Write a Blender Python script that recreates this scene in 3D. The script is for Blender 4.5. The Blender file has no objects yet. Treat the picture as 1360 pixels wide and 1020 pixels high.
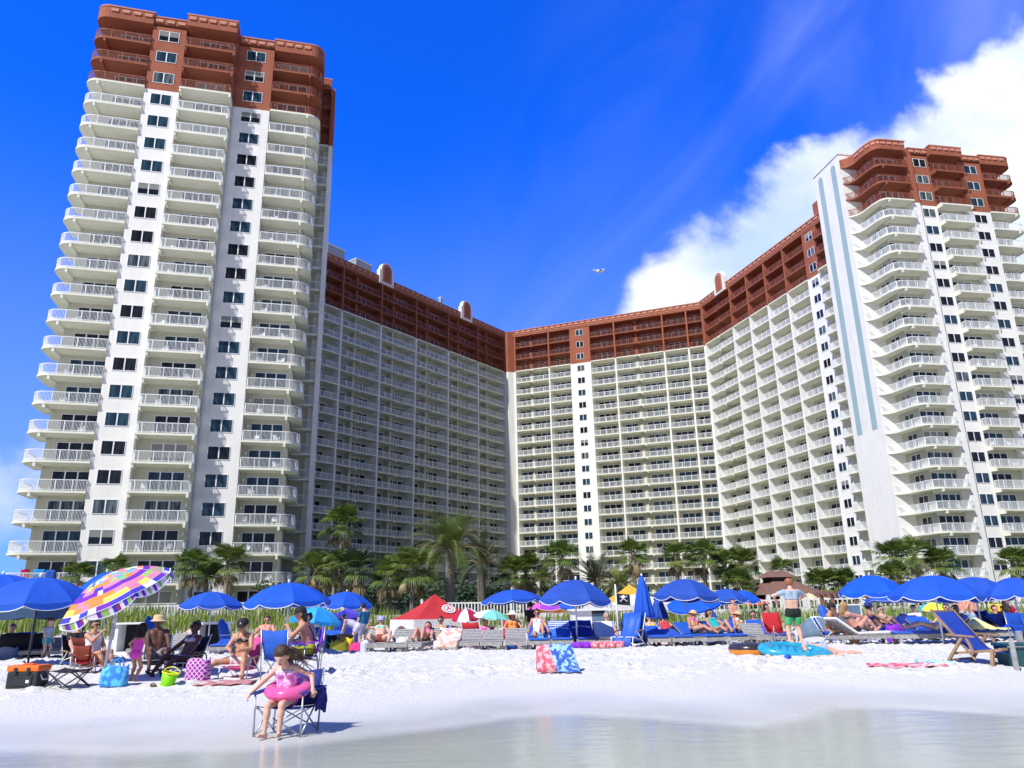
import bpy, bmesh, math, random
import numpy as np
from mathutils import Vector, Matrix, noise as mnoise

SC = bpy.context.scene
COL = SC.collection
RAD = math.radians

# ------------------------------------------------------------------ camera
HC = 1.35
PITCH = math.atan(302 / 1000.0)
ROLL = -0.02
FPX = 1000.0
cam_d = bpy.data.cameras.new("camera")
cam = bpy.data.objects.new("camera", cam_d)
COL.objects.link(cam)
cam_d.sensor_width = 36.0
cam_d.lens = 36.0 * FPX / 1360.0
cam_d.clip_start = 0.1
cam_d.clip_end = 6000.0
R0 = Vector((1, 0, 0))
F0 = Vector((0, math.cos(PITCH), math.sin(PITCH)))
U0 = Vector((0, -math.sin(PITCH), math.cos(PITCH)))
CR, SR = math.cos(ROLL), math.sin(ROLL)
rt = R0 * CR + U0 * SR
up = -R0 * SR + U0 * CR
cam.matrix_world = Matrix(((rt.x, up.x, -F0.x, 0), (rt.y, up.y, -F0.y, 0), (rt.z, up.z, -F0.z, HC), (0, 0, 0, 1)))
SC.camera = cam


def ray(u, v):
    x = (u - 680) / FPX
    y = (510 - v) / FPX
    return rt * x + up * y + F0


def at(u, v, Y):
    """the point at forward distance Y seen at photo pixel u, v"""
    d = ray(u, v)
    t = Y / d.y
    return Vector((d.x * t, Y, HC + d.z * t))


# ------------------------------------------------------------------ view, world, sun
SC.view_settings.view_transform = 'Standard'
SC.view_settings.look = 'None'
SC.view_settings.exposure = 0.12
SC.view_settings.gamma = 1.0
SUN_H = Vector((-0.62, -0.785)).normalized()
SUN_E = RAD(48)


def node(nt, typ, ins=None, **props):
    n = nt.nodes.new(typ)
    for k, v in props.items():
        setattr(n, k, v)
    if ins:
        for k, v in ins.items():
            s = n.inputs[k]
            if isinstance(v, bpy.types.NodeSocket):
                nt.links.new(v, s)
            else:
                s.default_value = v
    return n


def mth(nt, op, a, b=None, c=None, clamp=False):
    ins = {0: a}
    if b is not None:
        ins[1] = b
    if c is not None:
        ins[2] = c
    return node(nt, 'ShaderNodeMath', ins, operation=op, use_clamp=clamp).outputs[0]


def mixc(nt, fac, a, b, blend='MIX'):
    n = node(nt, 'ShaderNodeMix', None, data_type='RGBA', blend_type=blend)
    for s, v in ((n.inputs[0], fac), (n.inputs[6], a), (n.inputs[7], b)):
        if isinstance(v, bpy.types.NodeSocket):
            nt.links.new(v, s)
        else:
            s.default_value = v if not isinstance(v, tuple) or len(v) == 4 else v + (1,)
    return n.outputs[2]


def sstep(nt, x, lo, hi):
    n = node(nt, 'ShaderNodeMapRange', {0: x, 1: lo, 2: hi, 3: 0.0, 4: 1.0}, interpolation_type='SMOOTHSTEP')
    return n.outputs[0]


def ramp(nt, fac, stops):
    n = node(nt, 'ShaderNodeValToRGB', {0: fac})
    el = n.color_ramp.elements
    while len(el) < len(stops):
        el.new(0.5)
    for e, (p, c) in zip(el, stops):
        e.position = p
        e.color = c if isinstance(c, tuple) and len(c) == 4 else ((c, c, c, 1) if not isinstance(c, tuple) else c + (1,))
    return n.outputs[0]


W = bpy.data.worlds.new("World")
SC.world = W
W.use_nodes = True
nt = W.node_tree
nt.nodes.clear()
sky = node(nt, 'ShaderNodeTexSky', None, sky_type='NISHITA', sun_disc=False, sun_elevation=SUN_E,
           sun_rotation=math.atan2(SUN_H.x, SUN_H.y), air_density=1.0, dust_density=0.3, ozone_density=3.0, altitude=0)
tc = node(nt, 'ShaderNodeTexCoord')
sep = node(nt, 'ShaderNodeSeparateXYZ', {0: tc.outputs['Generated']})
dx, dy, dz = sep.outputs
ysafe = mth(nt, 'MAXIMUM', dy, 0.05)
ga = mth(nt, 'DIVIDE', dx, ysafe)
ge = mth(nt, 'DIVIDE', dz, ysafe)
front = sstep(nt, dy, 0.05, 0.2)
# deep clear blue: the physical sky pushed to the saturated tone of the day
deep = mixc(nt, 1.0, sky.outputs[0], (0.06, 0.92, 3.5), 'MULTIPLY')
# unseen sky behind the camera: less blue, and dimmed to deepen the shade
pale = mixc(nt, 1.0, sky.outputs[0], (0.30, 0.31, 0.31), 'MULTIPLY')
deep = mixc(nt, sstep(nt, dy, -0.35, 0.25), pale, deep)
# a paler band low over the horizon
low = sstep(nt, dz, 0.58, 0.05)
deep = mixc(nt, mth(nt, 'MULTIPLY', low, 0.55), deep, (3.6, 4.6, 10.6))
# thin cirrus streaks
cv = node(nt, 'ShaderNodeCombineXYZ', {0: ga, 1: ge, 2: 0.0}).outputs[0]
rot = node(nt, 'ShaderNodeVectorRotate', {0: cv, 'Angle': RAD(-52)}, rotation_type='Z_AXIS').outputs[0]
rs = node(nt, 'ShaderNodeVectorMath', {0: rot, 1: (1.2, 4.2, 1.0)}, operation='MULTIPLY').outputs[0]
cn = node(nt, 'ShaderNodeTexNoise', {'Vector': rs, 'Scale': 1.0, 'Detail': 5.0, 'Roughness': 0.5, 'Distortion': 0.9}).outputs[0]
streak = mth(nt, 'MULTIPLY', sstep(nt, cn, 0.30, 0.85), sstep(nt, mth(nt, 'SUBTRACT', ga, mth(nt, 'MULTIPLY', ge, 0.55)), -0.55, 0.0))
streak = mth(nt, 'MULTIPLY', mth(nt, 'MULTIPLY', streak, front), 0.55)
deep = mixc(nt, streak, deep, (3.4, 4.6, 11.0))
# the cloud bank rising to the right
edge = ramp(nt, ga, [(0.0, 0.24), (0.09, 0.32), (0.163, 0.425), (0.281, 0.555), (0.414, 0.645), (0.585, 0.715), (0.83, 0.89), (1.0, 1.02)])
n1 = node(nt, 'ShaderNodeTexNoise', {'Vector': cv, 'Scale': 7.0, 'Detail': 10.0, 'Roughness': 0.54, 'Distortion': 0.1}).outputs[0]
n2 = node(nt, 'ShaderNodeTexNoise', {'Vector': cv, 'Scale': 2.6, 'Detail': 5.0, 'Roughness': 0.5}).outputs[0]
dd = mth(nt, 'SUBTRACT', edge, ge)
dd = mth(nt, 'ADD', dd, mth(nt, 'MULTIPLY', mth(nt, 'SUBTRACT', n1, 0.5), 0.24))
bank = mth(nt, 'MULTIPLY', sstep(nt, dd, -0.015, 0.045), mth(nt, 'MULTIPLY', sstep(nt, ga, 0.06, 0.2), sstep(nt, ga, 1.35, 0.95)))
# small clouds low on the left
gx = mth(nt, 'MULTIPLY', mth(nt, 'ADD', ga, 0.69), 5.0)
gy = mth(nt, 'MULTIPLY', mth(nt, 'SUBTRACT', ge, 0.165), 10.0)
rr = mth(nt, 'ADD', mth(nt, 'MULTIPLY', gx, gx), mth(nt, 'MULTIPLY', gy, gy))
puff = mth(nt, 'SUBTRACT', mth(nt, 'SUBTRACT', 1.0, rr), mth(nt, 'MULTIPLY', mth(nt, 'SUBTRACT', n1, 0.40), 3.0))
puff = mth(nt, 'MULTIPLY', sstep(nt, puff, -0.1, 1.1), 0.62)
cl = mth(nt, 'MULTIPLY', mth(nt, 'MAXIMUM', bank, puff), front)
ccol = mixc(nt, sstep(nt, mth(nt, 'ADD', mth(nt, 'MULTIPLY', n2, 0.6), mth(nt, 'MULTIPLY', n1, 0.4)), 0.36, 0.60), (6.0, 7.6, 10.2), (10.4, 10.8, 11.2))
skyc = mixc(nt, cl, deep, ccol)
bg = node(nt, 'ShaderNodeBackground', {0: skyc, 1: 0.095})
wo = node(nt, 'ShaderNodeOutputWorld', {0: bg.outputs[0]})

sun_d = bpy.data.lights.new("sun", 'SUN')
sun_d.energy = 5.0
sun_d.angle = RAD(0.5)
sun_d.color = (1.0, 0.98, 0.95)
sun = bpy.data.objects.new("sun", sun_d)
COL.objects.link(sun)
sdir = Vector((SUN_H.x * math.cos(SUN_E), SUN_H.y * math.cos(SUN_E), math.sin(SUN_E)))
sun.rotation_euler = sdir.to_track_quat('Z', 'Y').to_euler()
sun.location = sdir * 200

# ------------------------------------------------------------------ helpers
MATS = {}


def mat(name, col, rough=0.6, var=0.12, scale=3.0, spec=0.4, bump=0.0, bscale=30.0, metal=0.0, col2=None, dist=0.02, coat=0.0, trans=0.0, streak=0.0):
    """a procedural material: base colour broken up by noise, with an optional bump"""
    if name in MATS:
        return MATS[name]
    m = bpy.data.materials.new(name)
    m.use_nodes = True
    t = m.node_tree
    b = t.nodes['Principled BSDF']
    co = node(t, 'ShaderNodeTexCoord').outputs['Object']
    nz = node(t, 'ShaderNodeTexNoise', {'Vector': co, 'Scale': scale, 'Detail': 5.0, 'Roughness': 0.6}).outputs[0]
    if col2 is None:
        c1 = tuple(max(0, c * (1 - var)) for c in col)
        c2 = tuple(min(1, c * (1 + var)) for c in col)
    else:
        c1, c2 = col, col2
    c = ramp(t, nz, [(0.3, c1), (0.7, c2)])
    if streak > 0:
        sv = node(t, 'ShaderNodeVectorMath', {0: co, 1: (1.1, 1.1, 0.05)}, operation='MULTIPLY').outputs[0]
        sn = node(t, 'ShaderNodeTexNoise', {'Vector': sv, 'Scale': 1.6, 'Detail': 6.0, 'Roughness': 0.65}).outputs[0]
        c = mixc(t, mth(t, 'MULTIPLY', sstep(t, sn, 0.48, 0.74), streak), c, tuple(x * 0.55 for x in (col[0], col[1] * 0.95, col[2] * 0.85)))
    t.links.new(c, b.inputs['Base Color'])
    b.inputs['Roughness'].default_value = rough
    b.inputs['Specular IOR Level'].default_value = spec
    b.inputs['Metallic'].default_value = metal
    b.inputs['Coat Weight'].default_value = coat
    if trans > 0:
        tr = node(t, 'ShaderNodeBsdfTranslucent', {0: c}).outputs[0]
        mx = node(t, 'ShaderNodeMixShader', {0: trans, 1: b.outputs[0], 2: tr}).outputs[0]
        t.links.new(mx, t.nodes['Material Output'].inputs[0])
    if bump > 0:
        n2_ = node(t, 'ShaderNodeTexNoise', {'Vector': co, 'Scale': bscale, 'Detail': 4.0}).outputs[0]
        bp = node(t, 'ShaderNodeBump', {'Strength': bump, 'Distance': dist, 'Height': n2_}).outputs[0]
        t.links.new(bp, b.inputs['Normal'])
    MATS[name] = m
    return m


class MB:
    """collects shapes; build() links them as ONE mesh object"""

    def __init__(s):
        s.v, s.f, s.m = [], [], []

    def add(s, vs, fs, m=0):
        o = len(s.v)
        s.v.extend(tuple(p) for p in vs)
        s.f.extend([tuple(i + o for i in f) for f in fs])
        s.m.extend([m] * len(fs))

    def box(s, x0, x1, y0, y1, z0, z1, m=0):
        s.add([(x0, y0, z0), (x1, y0, z0), (x1, y1, z0), (x0, y1, z0), (x0, y0, z1), (x1, y0, z1), (x1, y1, z1), (x0, y1, z1)],
              [(0, 3, 2, 1), (4, 5, 6, 7), (0, 1, 5, 4), (1, 2, 6, 5), (2, 3, 7, 6), (3, 0, 4, 7)], m)

    def bevbox(s, x0, x1, y0, y1, z0, z1, b, m=0):
        """box with chamfered edges"""
        bm = bmesh.new()
        bmesh.ops.create_cube(bm, size=1)
        for v in bm.verts:
            v.co = ((x0 + x1) / 2 + v.co.x * (x1 - x0), (y0 + y1) / 2 + v.co.y * (y1 - y0), (z0 + z1) / 2 + v.co.z * (z1 - z0))
        bmesh.ops.bevel(bm, geom=bm.edges[:], offset=b, segments=2, affect='EDGES', profile=0.6)
        bm.verts.index_update()
        s.add([v.co.copy() for v in bm.verts], [[v.index for v in f.verts] for f in bm.faces], m)
        bm.free()

    def prism(s, poly, z0, z1, m=0, caps=True, mb=None):
        n = len(poly)
        a = sum(poly[i][0] * poly[(i + 1) % n][1] - poly[(i + 1) % n][0] * poly[i][1] for i in range(n))
        if a < 0:
            poly = poly[::-1]
        vs = [(p[0], p[1], z0) for p in poly] + [(p[0], p[1], z1) for p in poly]
        s.add(vs, [(i, (i + 1) % n, n + (i + 1) % n, n + i) for i in range(n)], m)
        if caps:
            s.add(vs, [tuple(range(n, 2 * n))], m)
            s.add(vs, [tuple(range(n - 1, -1, -1))], m if mb is None else mb)

    def bar(s, p, q, w, h=None, m=0, upv=(0, 0, 1)):
        p, q = Vector(p), Vector(q)
        h = w if h is None else h
        d = (q - p)
        if d.length < 1e-6:
            return
        d.normalize()
        u = Vector(upv)
        if abs(d.dot(u)) > 0.98:
            u = Vector((1, 0, 0))
        r = d.cross(u).normalized() * (w / 2)
        u2 = r.cross(d).normalized() * (h / 2)
        vs = [p - r - u2, p + r - u2, p + r + u2, p - r + u2, q - r - u2, q + r - u2, q + r + u2, q - r + u2]
        s.add(vs, [(0, 1, 2, 3), (7, 6, 5, 4), (4, 5, 1, 0), (5, 6, 2, 1), (6, 7, 3, 2), (7, 4, 0, 3)], m)

    def tube(s, pts, r, n=8, m=0, cap=True):
        pts = [Vector(p) for p in pts]
        rs = r if isinstance(r, (list, tuple)) else [r] * len(pts)
        rings = []
        u = None
        for i, p in enumerate(pts):
            d = (pts[min(i + 1, len(pts) - 1)] - pts[max(i - 1, 0)]).normalized()
            if u is None:
                u = Vector((0, 0, 1)) if abs(d.z) < 0.9 else Vector((1, 0, 0))
            a = d.cross(u)
            if a.length < 1e-4:
                a = d.cross(Vector((0.3, 0.9, 0.1)))
            a.normalize()
            b = a.cross(d).normalized()
            u = b
            rings.append([p + (a * math.cos(2 * math.pi * k / n) + b * math.sin(2 * math.pi * k / n)) * rs[i] for k in range(n)])
        vs = [v for g in rings for v in g]
        fs = [(i * n + k, (i + 1) * n + k, (i + 1) * n + (k + 1) % n, i * n + (k + 1) % n) for i in range(len(pts) - 1) for k in range(n)]
        if cap:
            fs.append(tuple(range(n)))
            fs.append(tuple(range(len(vs) - 1, len(vs) - n - 1, -1)))
        s.add(vs, fs, m)

    def lathe(s, prof, n=20, m=0, c=(0, 0, 0), sx=1.0, sy=1.0):
        vs, fs = [], []
        for (r, z) in prof:
            for k in range(n):
                a = 2 * math.pi * k / n
                vs.append((c[0] + r * sx * math.cos(a), c[1] + r * sy * math.sin(a), c[2] + z))
        for i in range(len(prof) - 1):
            for k in range(n):
                fs.append((i * n + k, i * n + (k + 1) % n, (i + 1) * n + (k + 1) % n, (i + 1) * n + k))
        s.add(vs, fs, m)

    def torus(s, c, R, r, n=28, k=12, m=0, sx=1.0, sy=1.0, rz=1.0, msplit=None):
        vs, fs, ms = [], [], []
        for i in range(n):
            a = 2 * math.pi * i / n
            for j in range(k):
                b = 2 * math.pi * j / k
                vs.append((c[0] + (R + r * math.cos(b)) * math.cos(a) * sx, c[1] + (R + r * math.cos(b)) * math.sin(a) * sy, c[2] + r * rz * math.sin(b)))
        for i in range(n):
            for j in range(k):
                f = (i * k + j, ((i + 1) % n) * k + j, ((i + 1) % n) * k + (j + 1) % k, i * k + (j + 1) % k)
                mm = m if msplit is None else msplit(i, j, n, k)
                fs.append(f)
                ms.append(mm)
        o = len(s.v)
        s.v.extend(vs)
        s.f.extend([tuple(i + o for i in f) for f in fs])
        s.m.extend(ms)

    def sheet(s, grid, m=0, thick=0.0):
        """grid of points rows x cols as a surface, optionally with thickness along the mean normal"""
        rws, cl = len(grid), len(grid[0])
        vs = [Vector(p) for row in grid for p in row]
        fs = [(i * cl + j, i * cl + j + 1, (i + 1) * cl + j + 1, (i + 1) * cl + j) for i in range(rws - 1) for j in range(cl - 1)]
        if thick > 0:
            nrm = [Vector((0, 0, 0)) for _ in vs]
            for f in fs:
                n_ = (vs[f[1]] - vs[f[0]]).cross(vs[f[3]] - vs[f[0]])
                for i in f:
                    nrm[i] += n_
            k = len(vs)
            vs2 = [v - (n_.normalized() if n_.length > 0 else Vector((0, 0, 1))) * thick for v, n_ in zip(vs, nrm)]
            vs += vs2
            fs += [tuple(i + k for i in f[::-1]) for f in fs]
            bd = [(0, j) for j in range(cl)] + [(i, cl - 1) for i in range(1, rws)] + [(rws - 1, j) for j in range(cl - 2, -1, -1)] + [(i, 0) for i in range(rws - 2, 0, -1)]
            ids = [i * cl + j for i, j in bd]
            for a, b in zip(ids, ids[1:] + ids[:1]):
                fs.append((b, a, a + k, b + k))
        s.add(vs, fs, m)

    def mesh(s, name, mats, smooth=False):
        me = bpy.data.meshes.new(name)
        me.from_pydata(s.v, [], s.f)
        for m in (mats if isinstance(mats, (list, tuple)) else [mats]):
            me.materials.append(m)
        me.polygons.foreach_set('material_index', s.m)
        if smooth:
            me.polygons.foreach_set('use_smooth', [True] * len(s.f))
        me.update()
        return me

    def build(s, name, mats, parent=None, smooth=False, loc=None, rz=None, **kw):
        return link(name, s.mesh(name, mats, smooth), parent, loc, rz, **kw)


def link(name, me, parent=None, loc=None, rz=None, label=None, cat=None, group=None, kind=None):
    o = bpy.data.objects.new(name, me)
    COL.objects.link(o)
    if parent is not None:
        o.parent = parent
    if loc is not None:
        o.location = loc
    if rz is not None:
        o.rotation_euler = (0, 0, rz)
    tag(o, label, cat, group, kind)
    return o


def tag(o, label=None, cat=None, group=None, kind=None):
    if label:
        o['label'] = label
    if cat:
        o['category'] = cat
    if group:
        o['group'] = group
    if kind:
        o['kind'] = kind
    return o


def thing(name, label, cat, loc=(0, 0, 0), rz=0.0, group=None, rot=None):
    o = bpy.data.objects.new(name, None)
    COL.objects.link(o)
    o.empty_display_size = 0.2
    o.location = loc
    o.rotation_euler = rot if rot is not None else (0, 0, rz)
    return tag(o, label, cat, group)


KIDS = {}


def kids(o):
    return [c for c in o.children]


def copy_tree(o, loc=None, rz=None, label=None, group=None, parent=None, scale=None, rot=None):
    c = o.copy()
    COL.objects.link(c)
    if parent is not None:
        c.parent = parent
    if loc is not None:
        c.location = loc
    if rz is not None:
        c.rotation_euler = (0, 0, rz)
    if rot is not None:
        c.rotation_euler = rot
    if scale is not None:
        c.scale = scale if isinstance(scale, (tuple, list)) else (scale,) * 3
    if label:
        c['label'] = label
    if group:
        c['group'] = group
    for ch in kids(o):
        copy_tree(ch, parent=c)
    return c


def recolour(o, swaps):
    """give a copied thing its own materials: swaps = {old material name: new material}"""
    stack = [o]
    while stack:
        x = stack.pop()
        stack += kids(x)
        if x.type == 'MESH' and any(s.material and s.material.name in swaps for s in x.material_slots):
            x.data = x.data.copy()
            for i, mm in enumerate(x.data.materials):
                if mm and mm.name in swaps:
                    x.data.materials[i] = swaps[mm.name]


# ------------------------------------------------------------------ ground
SHORE = [(-60, 8.6), (-9, 9.0), (-5.7, 9.35), (-4.0, 9.0), (-2.7, 9.12), (-1.9, 9.75), (-0.86, 10.45), (0.0, 11.3), (0.75, 11.45), (1.7, 10.85), (2.8, 9.95),
         (3.5, 10.5), (4.5, 11.6), (5.3, 11.35), (6.3, 10.3), (9, 10.0), (60, 10.5)]
SHX = np.array([p[0] for p in SHORE])
SHY = np.array([p[1] for p in SHORE])


def shore(x):
    return float(np.interp(x, SHX, SHY))


PY = np.array([-40, -3.0, 0.0, 5.5, 10.5, 12.5, 18.0, 20, 25, 29, 36, 41, 46, 56, 80, 130, 400, 3000])
PZ = np.array([-3.0, -0.45, 0.0, 0.20, 0.26, 0.26, 0.10, 0.05, 0.30, 0.70, 0.90, 1.1, 1.2, 1.2, 1.2, 1.2, 1.2, 1.2])
# distances: the first entries measure from the waterline, later ones are absolute (see ground)


def ground(x, y):
    s = y - shore(x)
    if y < 26:
        w = max(0.0, min(1.0, (y - 14) / 6))
        near = float(np.interp(s, [-30, -3, 0, 2.2, 5.5, 11], [-2.2, -0.30, 0.0, 0.035, 0.185, 0.26]))
        far = float(np.interp(y, [14, 16, 21, 23, 26], [0.17, 0.20, 0.27, 0.27, 0.2]))
        return near * (1 - w) + far * w
    left = max(0.0, min(1.0, (-x - 2) / 14))
    return float(np.interp(y, [26, 28, 34, 37, 41, 46, 55, 70, 130], [0.2, 0.08, 0.05, 0.30, 0.62, 0.75, 1.2, 1.2, 1.2])) + left * float(np.interp(y, [33, 40, 60], [0, 0.3, 0.0]))


def on(u, v):
    """the point of the ground seen at photo pixel u, v"""
    d = ray(u, v)
    t = 4.0
    p = None
    while t < 80:
        p = Vector((d.x * t, d.y * t, HC + d.z * t))
        if p.z <= ground(p.x, p.y):
            break
        t += 0.02
    p.z = ground(p.x, p.y)
    return p


def gp(u, Y, v=812):
    """ground point under photo column u at distance Y"""
    d = ray(u, v)
    x = d.x / d.y * Y
    return Vector((x, Y, ground(x, Y)))
# ------------------------------------------------------------------ sand and water
random.seed(7)
m_sand = bpy.data.materials.new("white_sand")
m_sand.use_nodes = True
t = m_sand.node_tree
b = t.nodes['Principled BSDF']
geo = node(t, 'ShaderNodeNewGeometry')
pos = geo.outputs['Position']
sx = node(t, 'ShaderNodeSeparateXYZ', {0: pos})
big = node(t, 'ShaderNodeTexNoise', {'Vector': pos, 'Scale': 0.7, 'Detail': 4.0}).outputs[0]
fine = node(t, 'ShaderNodeTexNoise', {'Vector': pos, 'Scale': 38.0, 'Detail': 6.0}).outputs[0]
wetn = mth(t, 'ADD', sx.outputs[2], mth(t, 'MULTIPLY', mth(t, 'SUBTRACT', big, 0.5), 0.03))
wet = sstep(t, wetn, 0.085, -0.02)
dry = ramp(t, fine, [(0.3, (0.60, 0.585, 0.535)), (0.7, (0.78, 0.76, 0.70))])
wetc = ramp(t, big, [(0.3, (0.52, 0.525, 0.48)), (0.7, (0.60, 0.60, 0.55))])
deb = node(t, 'ShaderNodeTexVoronoi', {'Vector': pos, 'Scale': 7.0}, feature='F1').outputs['Distance']
debm = mth(t, 'MULTIPLY', sstep(t, deb, 0.10, 0.03), sstep(t, node(t, 'ShaderNodeTexNoise', {'Vector': pos, 'Scale': 1.7, 'Detail': 3.0}).outputs[0], 0.48, 0.60))
dry = mixc(t, mth(t, 'MULTIPLY', debm, 0.75), dry, (0.30, 0.27, 0.22))
t.links.new(mixc(t, wet, dry, wetc), b.inputs['Base Color'])
t.links.new(mth(t, 'SUBTRACT', 0.9, mth(t, 'MULTIPLY', wet, 0.68)), b.inputs['Roughness'])
b.inputs['Specular IOR Level'].default_value = 0.4
lump = node(t, 'ShaderNodeTexNoise', {'Vector': pos, 'Scale': 16.0, 'Detail': 6.0, 'Roughness': 0.65}).outputs[0]
bp = node(t, 'ShaderNodeBump', {'Strength': mth(t, 'SUBTRACT', 0.8, mth(t, 'MULTIPLY', wet, 0.77)), 'Distance': 0.045, 'Height': lump}).outputs[0]
t.links.new(bp, b.inputs['Normal'])

# near beach: a fine grid with footprints trodden into the dry part
STEP = 0.075
xs = np.arange(-21, 21 + 1e-6, STEP)
ys = np.arange(6.0, 27 + 1e-6, STEP)
X, Y = np.meshgrid(xs, ys)
G = np.array([[ground(x, y) for x in xs[::4]] for y in ys[::2]])
# bilinear resample of the coarse profile
gxs, gys = xs[::4], ys[::2]
Z = np.empty_like(X)
rowi = np.array([np.interp(xs, gxs, r) for r in G])
for j in range(X.shape[1]):
    Z[:, j] = np.interp(ys, gys, rowi[:, j])
dryf = np.clip((Z - 0.085) / 0.09, 0, 1)
rng = np.random.default_rng(3)
D = np.zeros_like(Z)
for k in range(6500):
    fx, fy = rng.uniform(-21, 21), rng.uniform(9.5, 27)
    j, i = int((fx + 21) / STEP), int((fy - 6) / STEP)
    a = rng.uniform(0, math.pi)
    la, lb = rng.uniform(0.10, 0.17), rng.uniform(0.06, 0.10)
    dp = rng.uniform(0.015, 0.075) * (0.35 + 1.3 * max(0.0, min(1.0, 0.5 + mnoise.noise((fx * 0.45, fy * 0.45, 5.0)))))
    i0, i1, j0, j1 = max(0, i - 6), min(Z.shape[0], i + 7), max(0, j - 6), min(Z.shape[1], j + 7)
    if i1 <= i0 or j1 <= j0:
        continue
    ux, uy = X[i0:i1, j0:j1] - fx, Y[i0:i1, j0:j1] - fy
    p, q = (ux * math.cos(a) + uy * math.sin(a)) / la, (-ux * math.sin(a) + uy * math.cos(a)) / lb
    r2 = p * p + q * q
    D[i0:i1, j0:j1] += -dp * np.exp(-r2 * 1.6) + dp * 0.55 * np.exp(-(np.sqrt(r2) - 1.5) ** 2 * 4)
Z = Z + D * dryf
for i in range(0, Z.shape[0]):
    pass
nzv = np.array([[mnoise.noise((x * 0.9, y * 0.9, 0.0)) for x in xs[::3]] for y in ys[::3]])
nz_full = np.array([np.interp(xs, xs[::3], r) for r in nzv])
nz2 = np.empty_like(Z)
for j in range(Z.shape[1]):
    nz2[:, j] = np.interp(ys, ys[::3], nz_full[:, j])
Z = Z + nz2 * 0.035 * dryf
ny, nx = Z.shape
V = np.stack([X, Y, Z], -1).reshape(-1, 3)
idx = np.arange(ny * nx).reshape(ny, nx)
Fq = np.stack([idx[:-1, :-1], idx[:-1, 1:], idx[1:, 1:], idx[1:, :-1]], -1).reshape(-1, 4)
me = bpy.data.meshes.new("beach_sand")
me.from_pydata(V.tolist(), [], Fq.tolist())
me.materials.append(m_sand)
me.polygons.foreach_set('use_smooth', [True] * len(Fq))
link("beach_sand", me, kind='structure')

# the rest of the sand: sea bed below the water and the back beach up to the dune
mb = MB()
bx = [-400, -200, -100, -60, -40, -30, -25, -21, -17, -13, -9, -5, -2, 0, 2, 4, 6, 9, 13, 17, 21, 25, 30, 40, 60, 100, 200, 400]
by = [-300, -60, -20, -5, 2, 5, 6.0, ]
grid = [[(x, y, ground(x, y)) for x in bx] for y in by]
mb.sheet(grid)
by = [6.0, 9, 10, 11, 12, 13, 14, 16, 18, 21, 23, 25, 27]
for side in (-1, 1):
    bxs = [21, 25, 32, 45, 70, 120, 250, 400]
    g = [[(x * side, y, ground(x * side, y) + 0.0) for x in (bxs if side > 0 else bxs[::-1])] for y in by]
    mb.sheet(g)
by = [27, 28, 29, 31, 33, 34.5, 36, 38, 40]
bx2 = [-400, -200, -100, -60, -45] + list(np.arange(-40, 41, 2.0)) + [45, 60, 100, 200, 400]
mb.sheet([[(x, y, ground(x, y) + (mnoise.noise((x * 0.5, y * 0.5, 3)) * 0.05 if y > 27 else 0)) for x in bx2] for y in by])
mb.build("back_sand", m_sand, smooth=True, kind='structure')

m_dune = mat("dune_soil", (0.40, 0.38, 0.28), 0.9, scale=0.6, col2=(0.62, 0.60, 0.52), bump=0.6, bscale=8)
mb = MB()
by = [40, 42, 44, 46, 48, 51, 55]
mb.sheet([[(x, y, ground(x, y) + (mnoise.noise((x * 0.3, y * 0.3, 3)) * 0.12 if y > 40 else (0 if y == 40 else 0))) for x in bx2] for y in by])
mb.build("dune", m_dune, smooth=True, kind='structure')
m_lawn = mat("lawn_ground", (0.025, 0.05, 0.015), 0.9, scale=0.4, col2=(0.06, 0.085, 0.03), bump=0.5, bscale=20)
mb = MB()
by = [55, 60, 70, 90, 130, 200, 400, 1200, 3000]
bx3 = [-3000, -800, -300, -100, -40, -20, 0, 20, 40, 100, 300, 800, 3000]
mb.sheet([[(x, y, 1.2) for x in bx3] for y in by])
mb.build("resort_lawn", m_lawn, kind='structure')

m_water = bpy.data.materials.new("shallow_water")
m_water.use_nodes = True
t = m_water.node_tree
t.nodes.clear()
pos = node(t, 'ShaderNodeNewGeometry').outputs['Position']
w1 = node(t, 'ShaderNodeTexNoise', {'Vector': node(t, 'ShaderNodeVectorMath', {0: pos, 1: (1.0, 2.2, 1.0)}, operation='MULTIPLY').outputs[0], 'Scale': 2.2, 'Detail': 4.0, 'Roughness': 0.45}).outputs[0]
bpn = node(t, 'ShaderNodeBump', {'Strength': 0.15, 'Distance': 0.06, 'Height': w1}).outputs[0]
gl = node(t, 'ShaderNodeBsdfGlossy', {'Color': (0.95, 0.97, 1.0, 1), 'Roughness': 0.16, 'Normal': bpn}).outputs[0]
spn = node(t, 'ShaderNodeSeparateXYZ', {0: pos}).outputs
tr = node(t, 'ShaderNodeBsdfTransparent', {'Color': (0.86, 0.89, 0.86, 1)}).outputs[0]
df = node(t, 'ShaderNodeBsdfDiffuse', {'Color': (0.57, 0.58, 0.53, 1)}).outputs[0]
far_ = sstep(t, spn[1], 6.0, -10.0)
body = node(t, 'ShaderNodeMixShader', {0: mth(t, 'ADD', mth(t, 'MULTIPLY', far_, 0.6), 0.10), 1: tr, 2: df}).outputs[0]
fr = node(t, 'ShaderNodeFresnel', {'IOR': 1.24, 'Normal': bpn}).outputs[0]
dep = node(t, 'ShaderNodeAttribute', None, attribute_name='depth').outputs['Fac']
mx = node(t, 'ShaderNodeMixShader', {0: mth(t, 'MULTIPLY', fr, sstep(t, dep, 0.0, 0.7)), 1: body, 2: gl}).outputs[0]
clear = node(t, 'ShaderNodeBsdfTransparent').outputs[0]
mx = node(t, 'ShaderNodeMixShader', {0: sstep(t, dep, -0.02, 0.9), 1: clear, 2: mx}).outputs[0]
node(t, 'ShaderNodeOutputMaterial', {0: mx})
mb = MB()
rows = []
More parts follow.
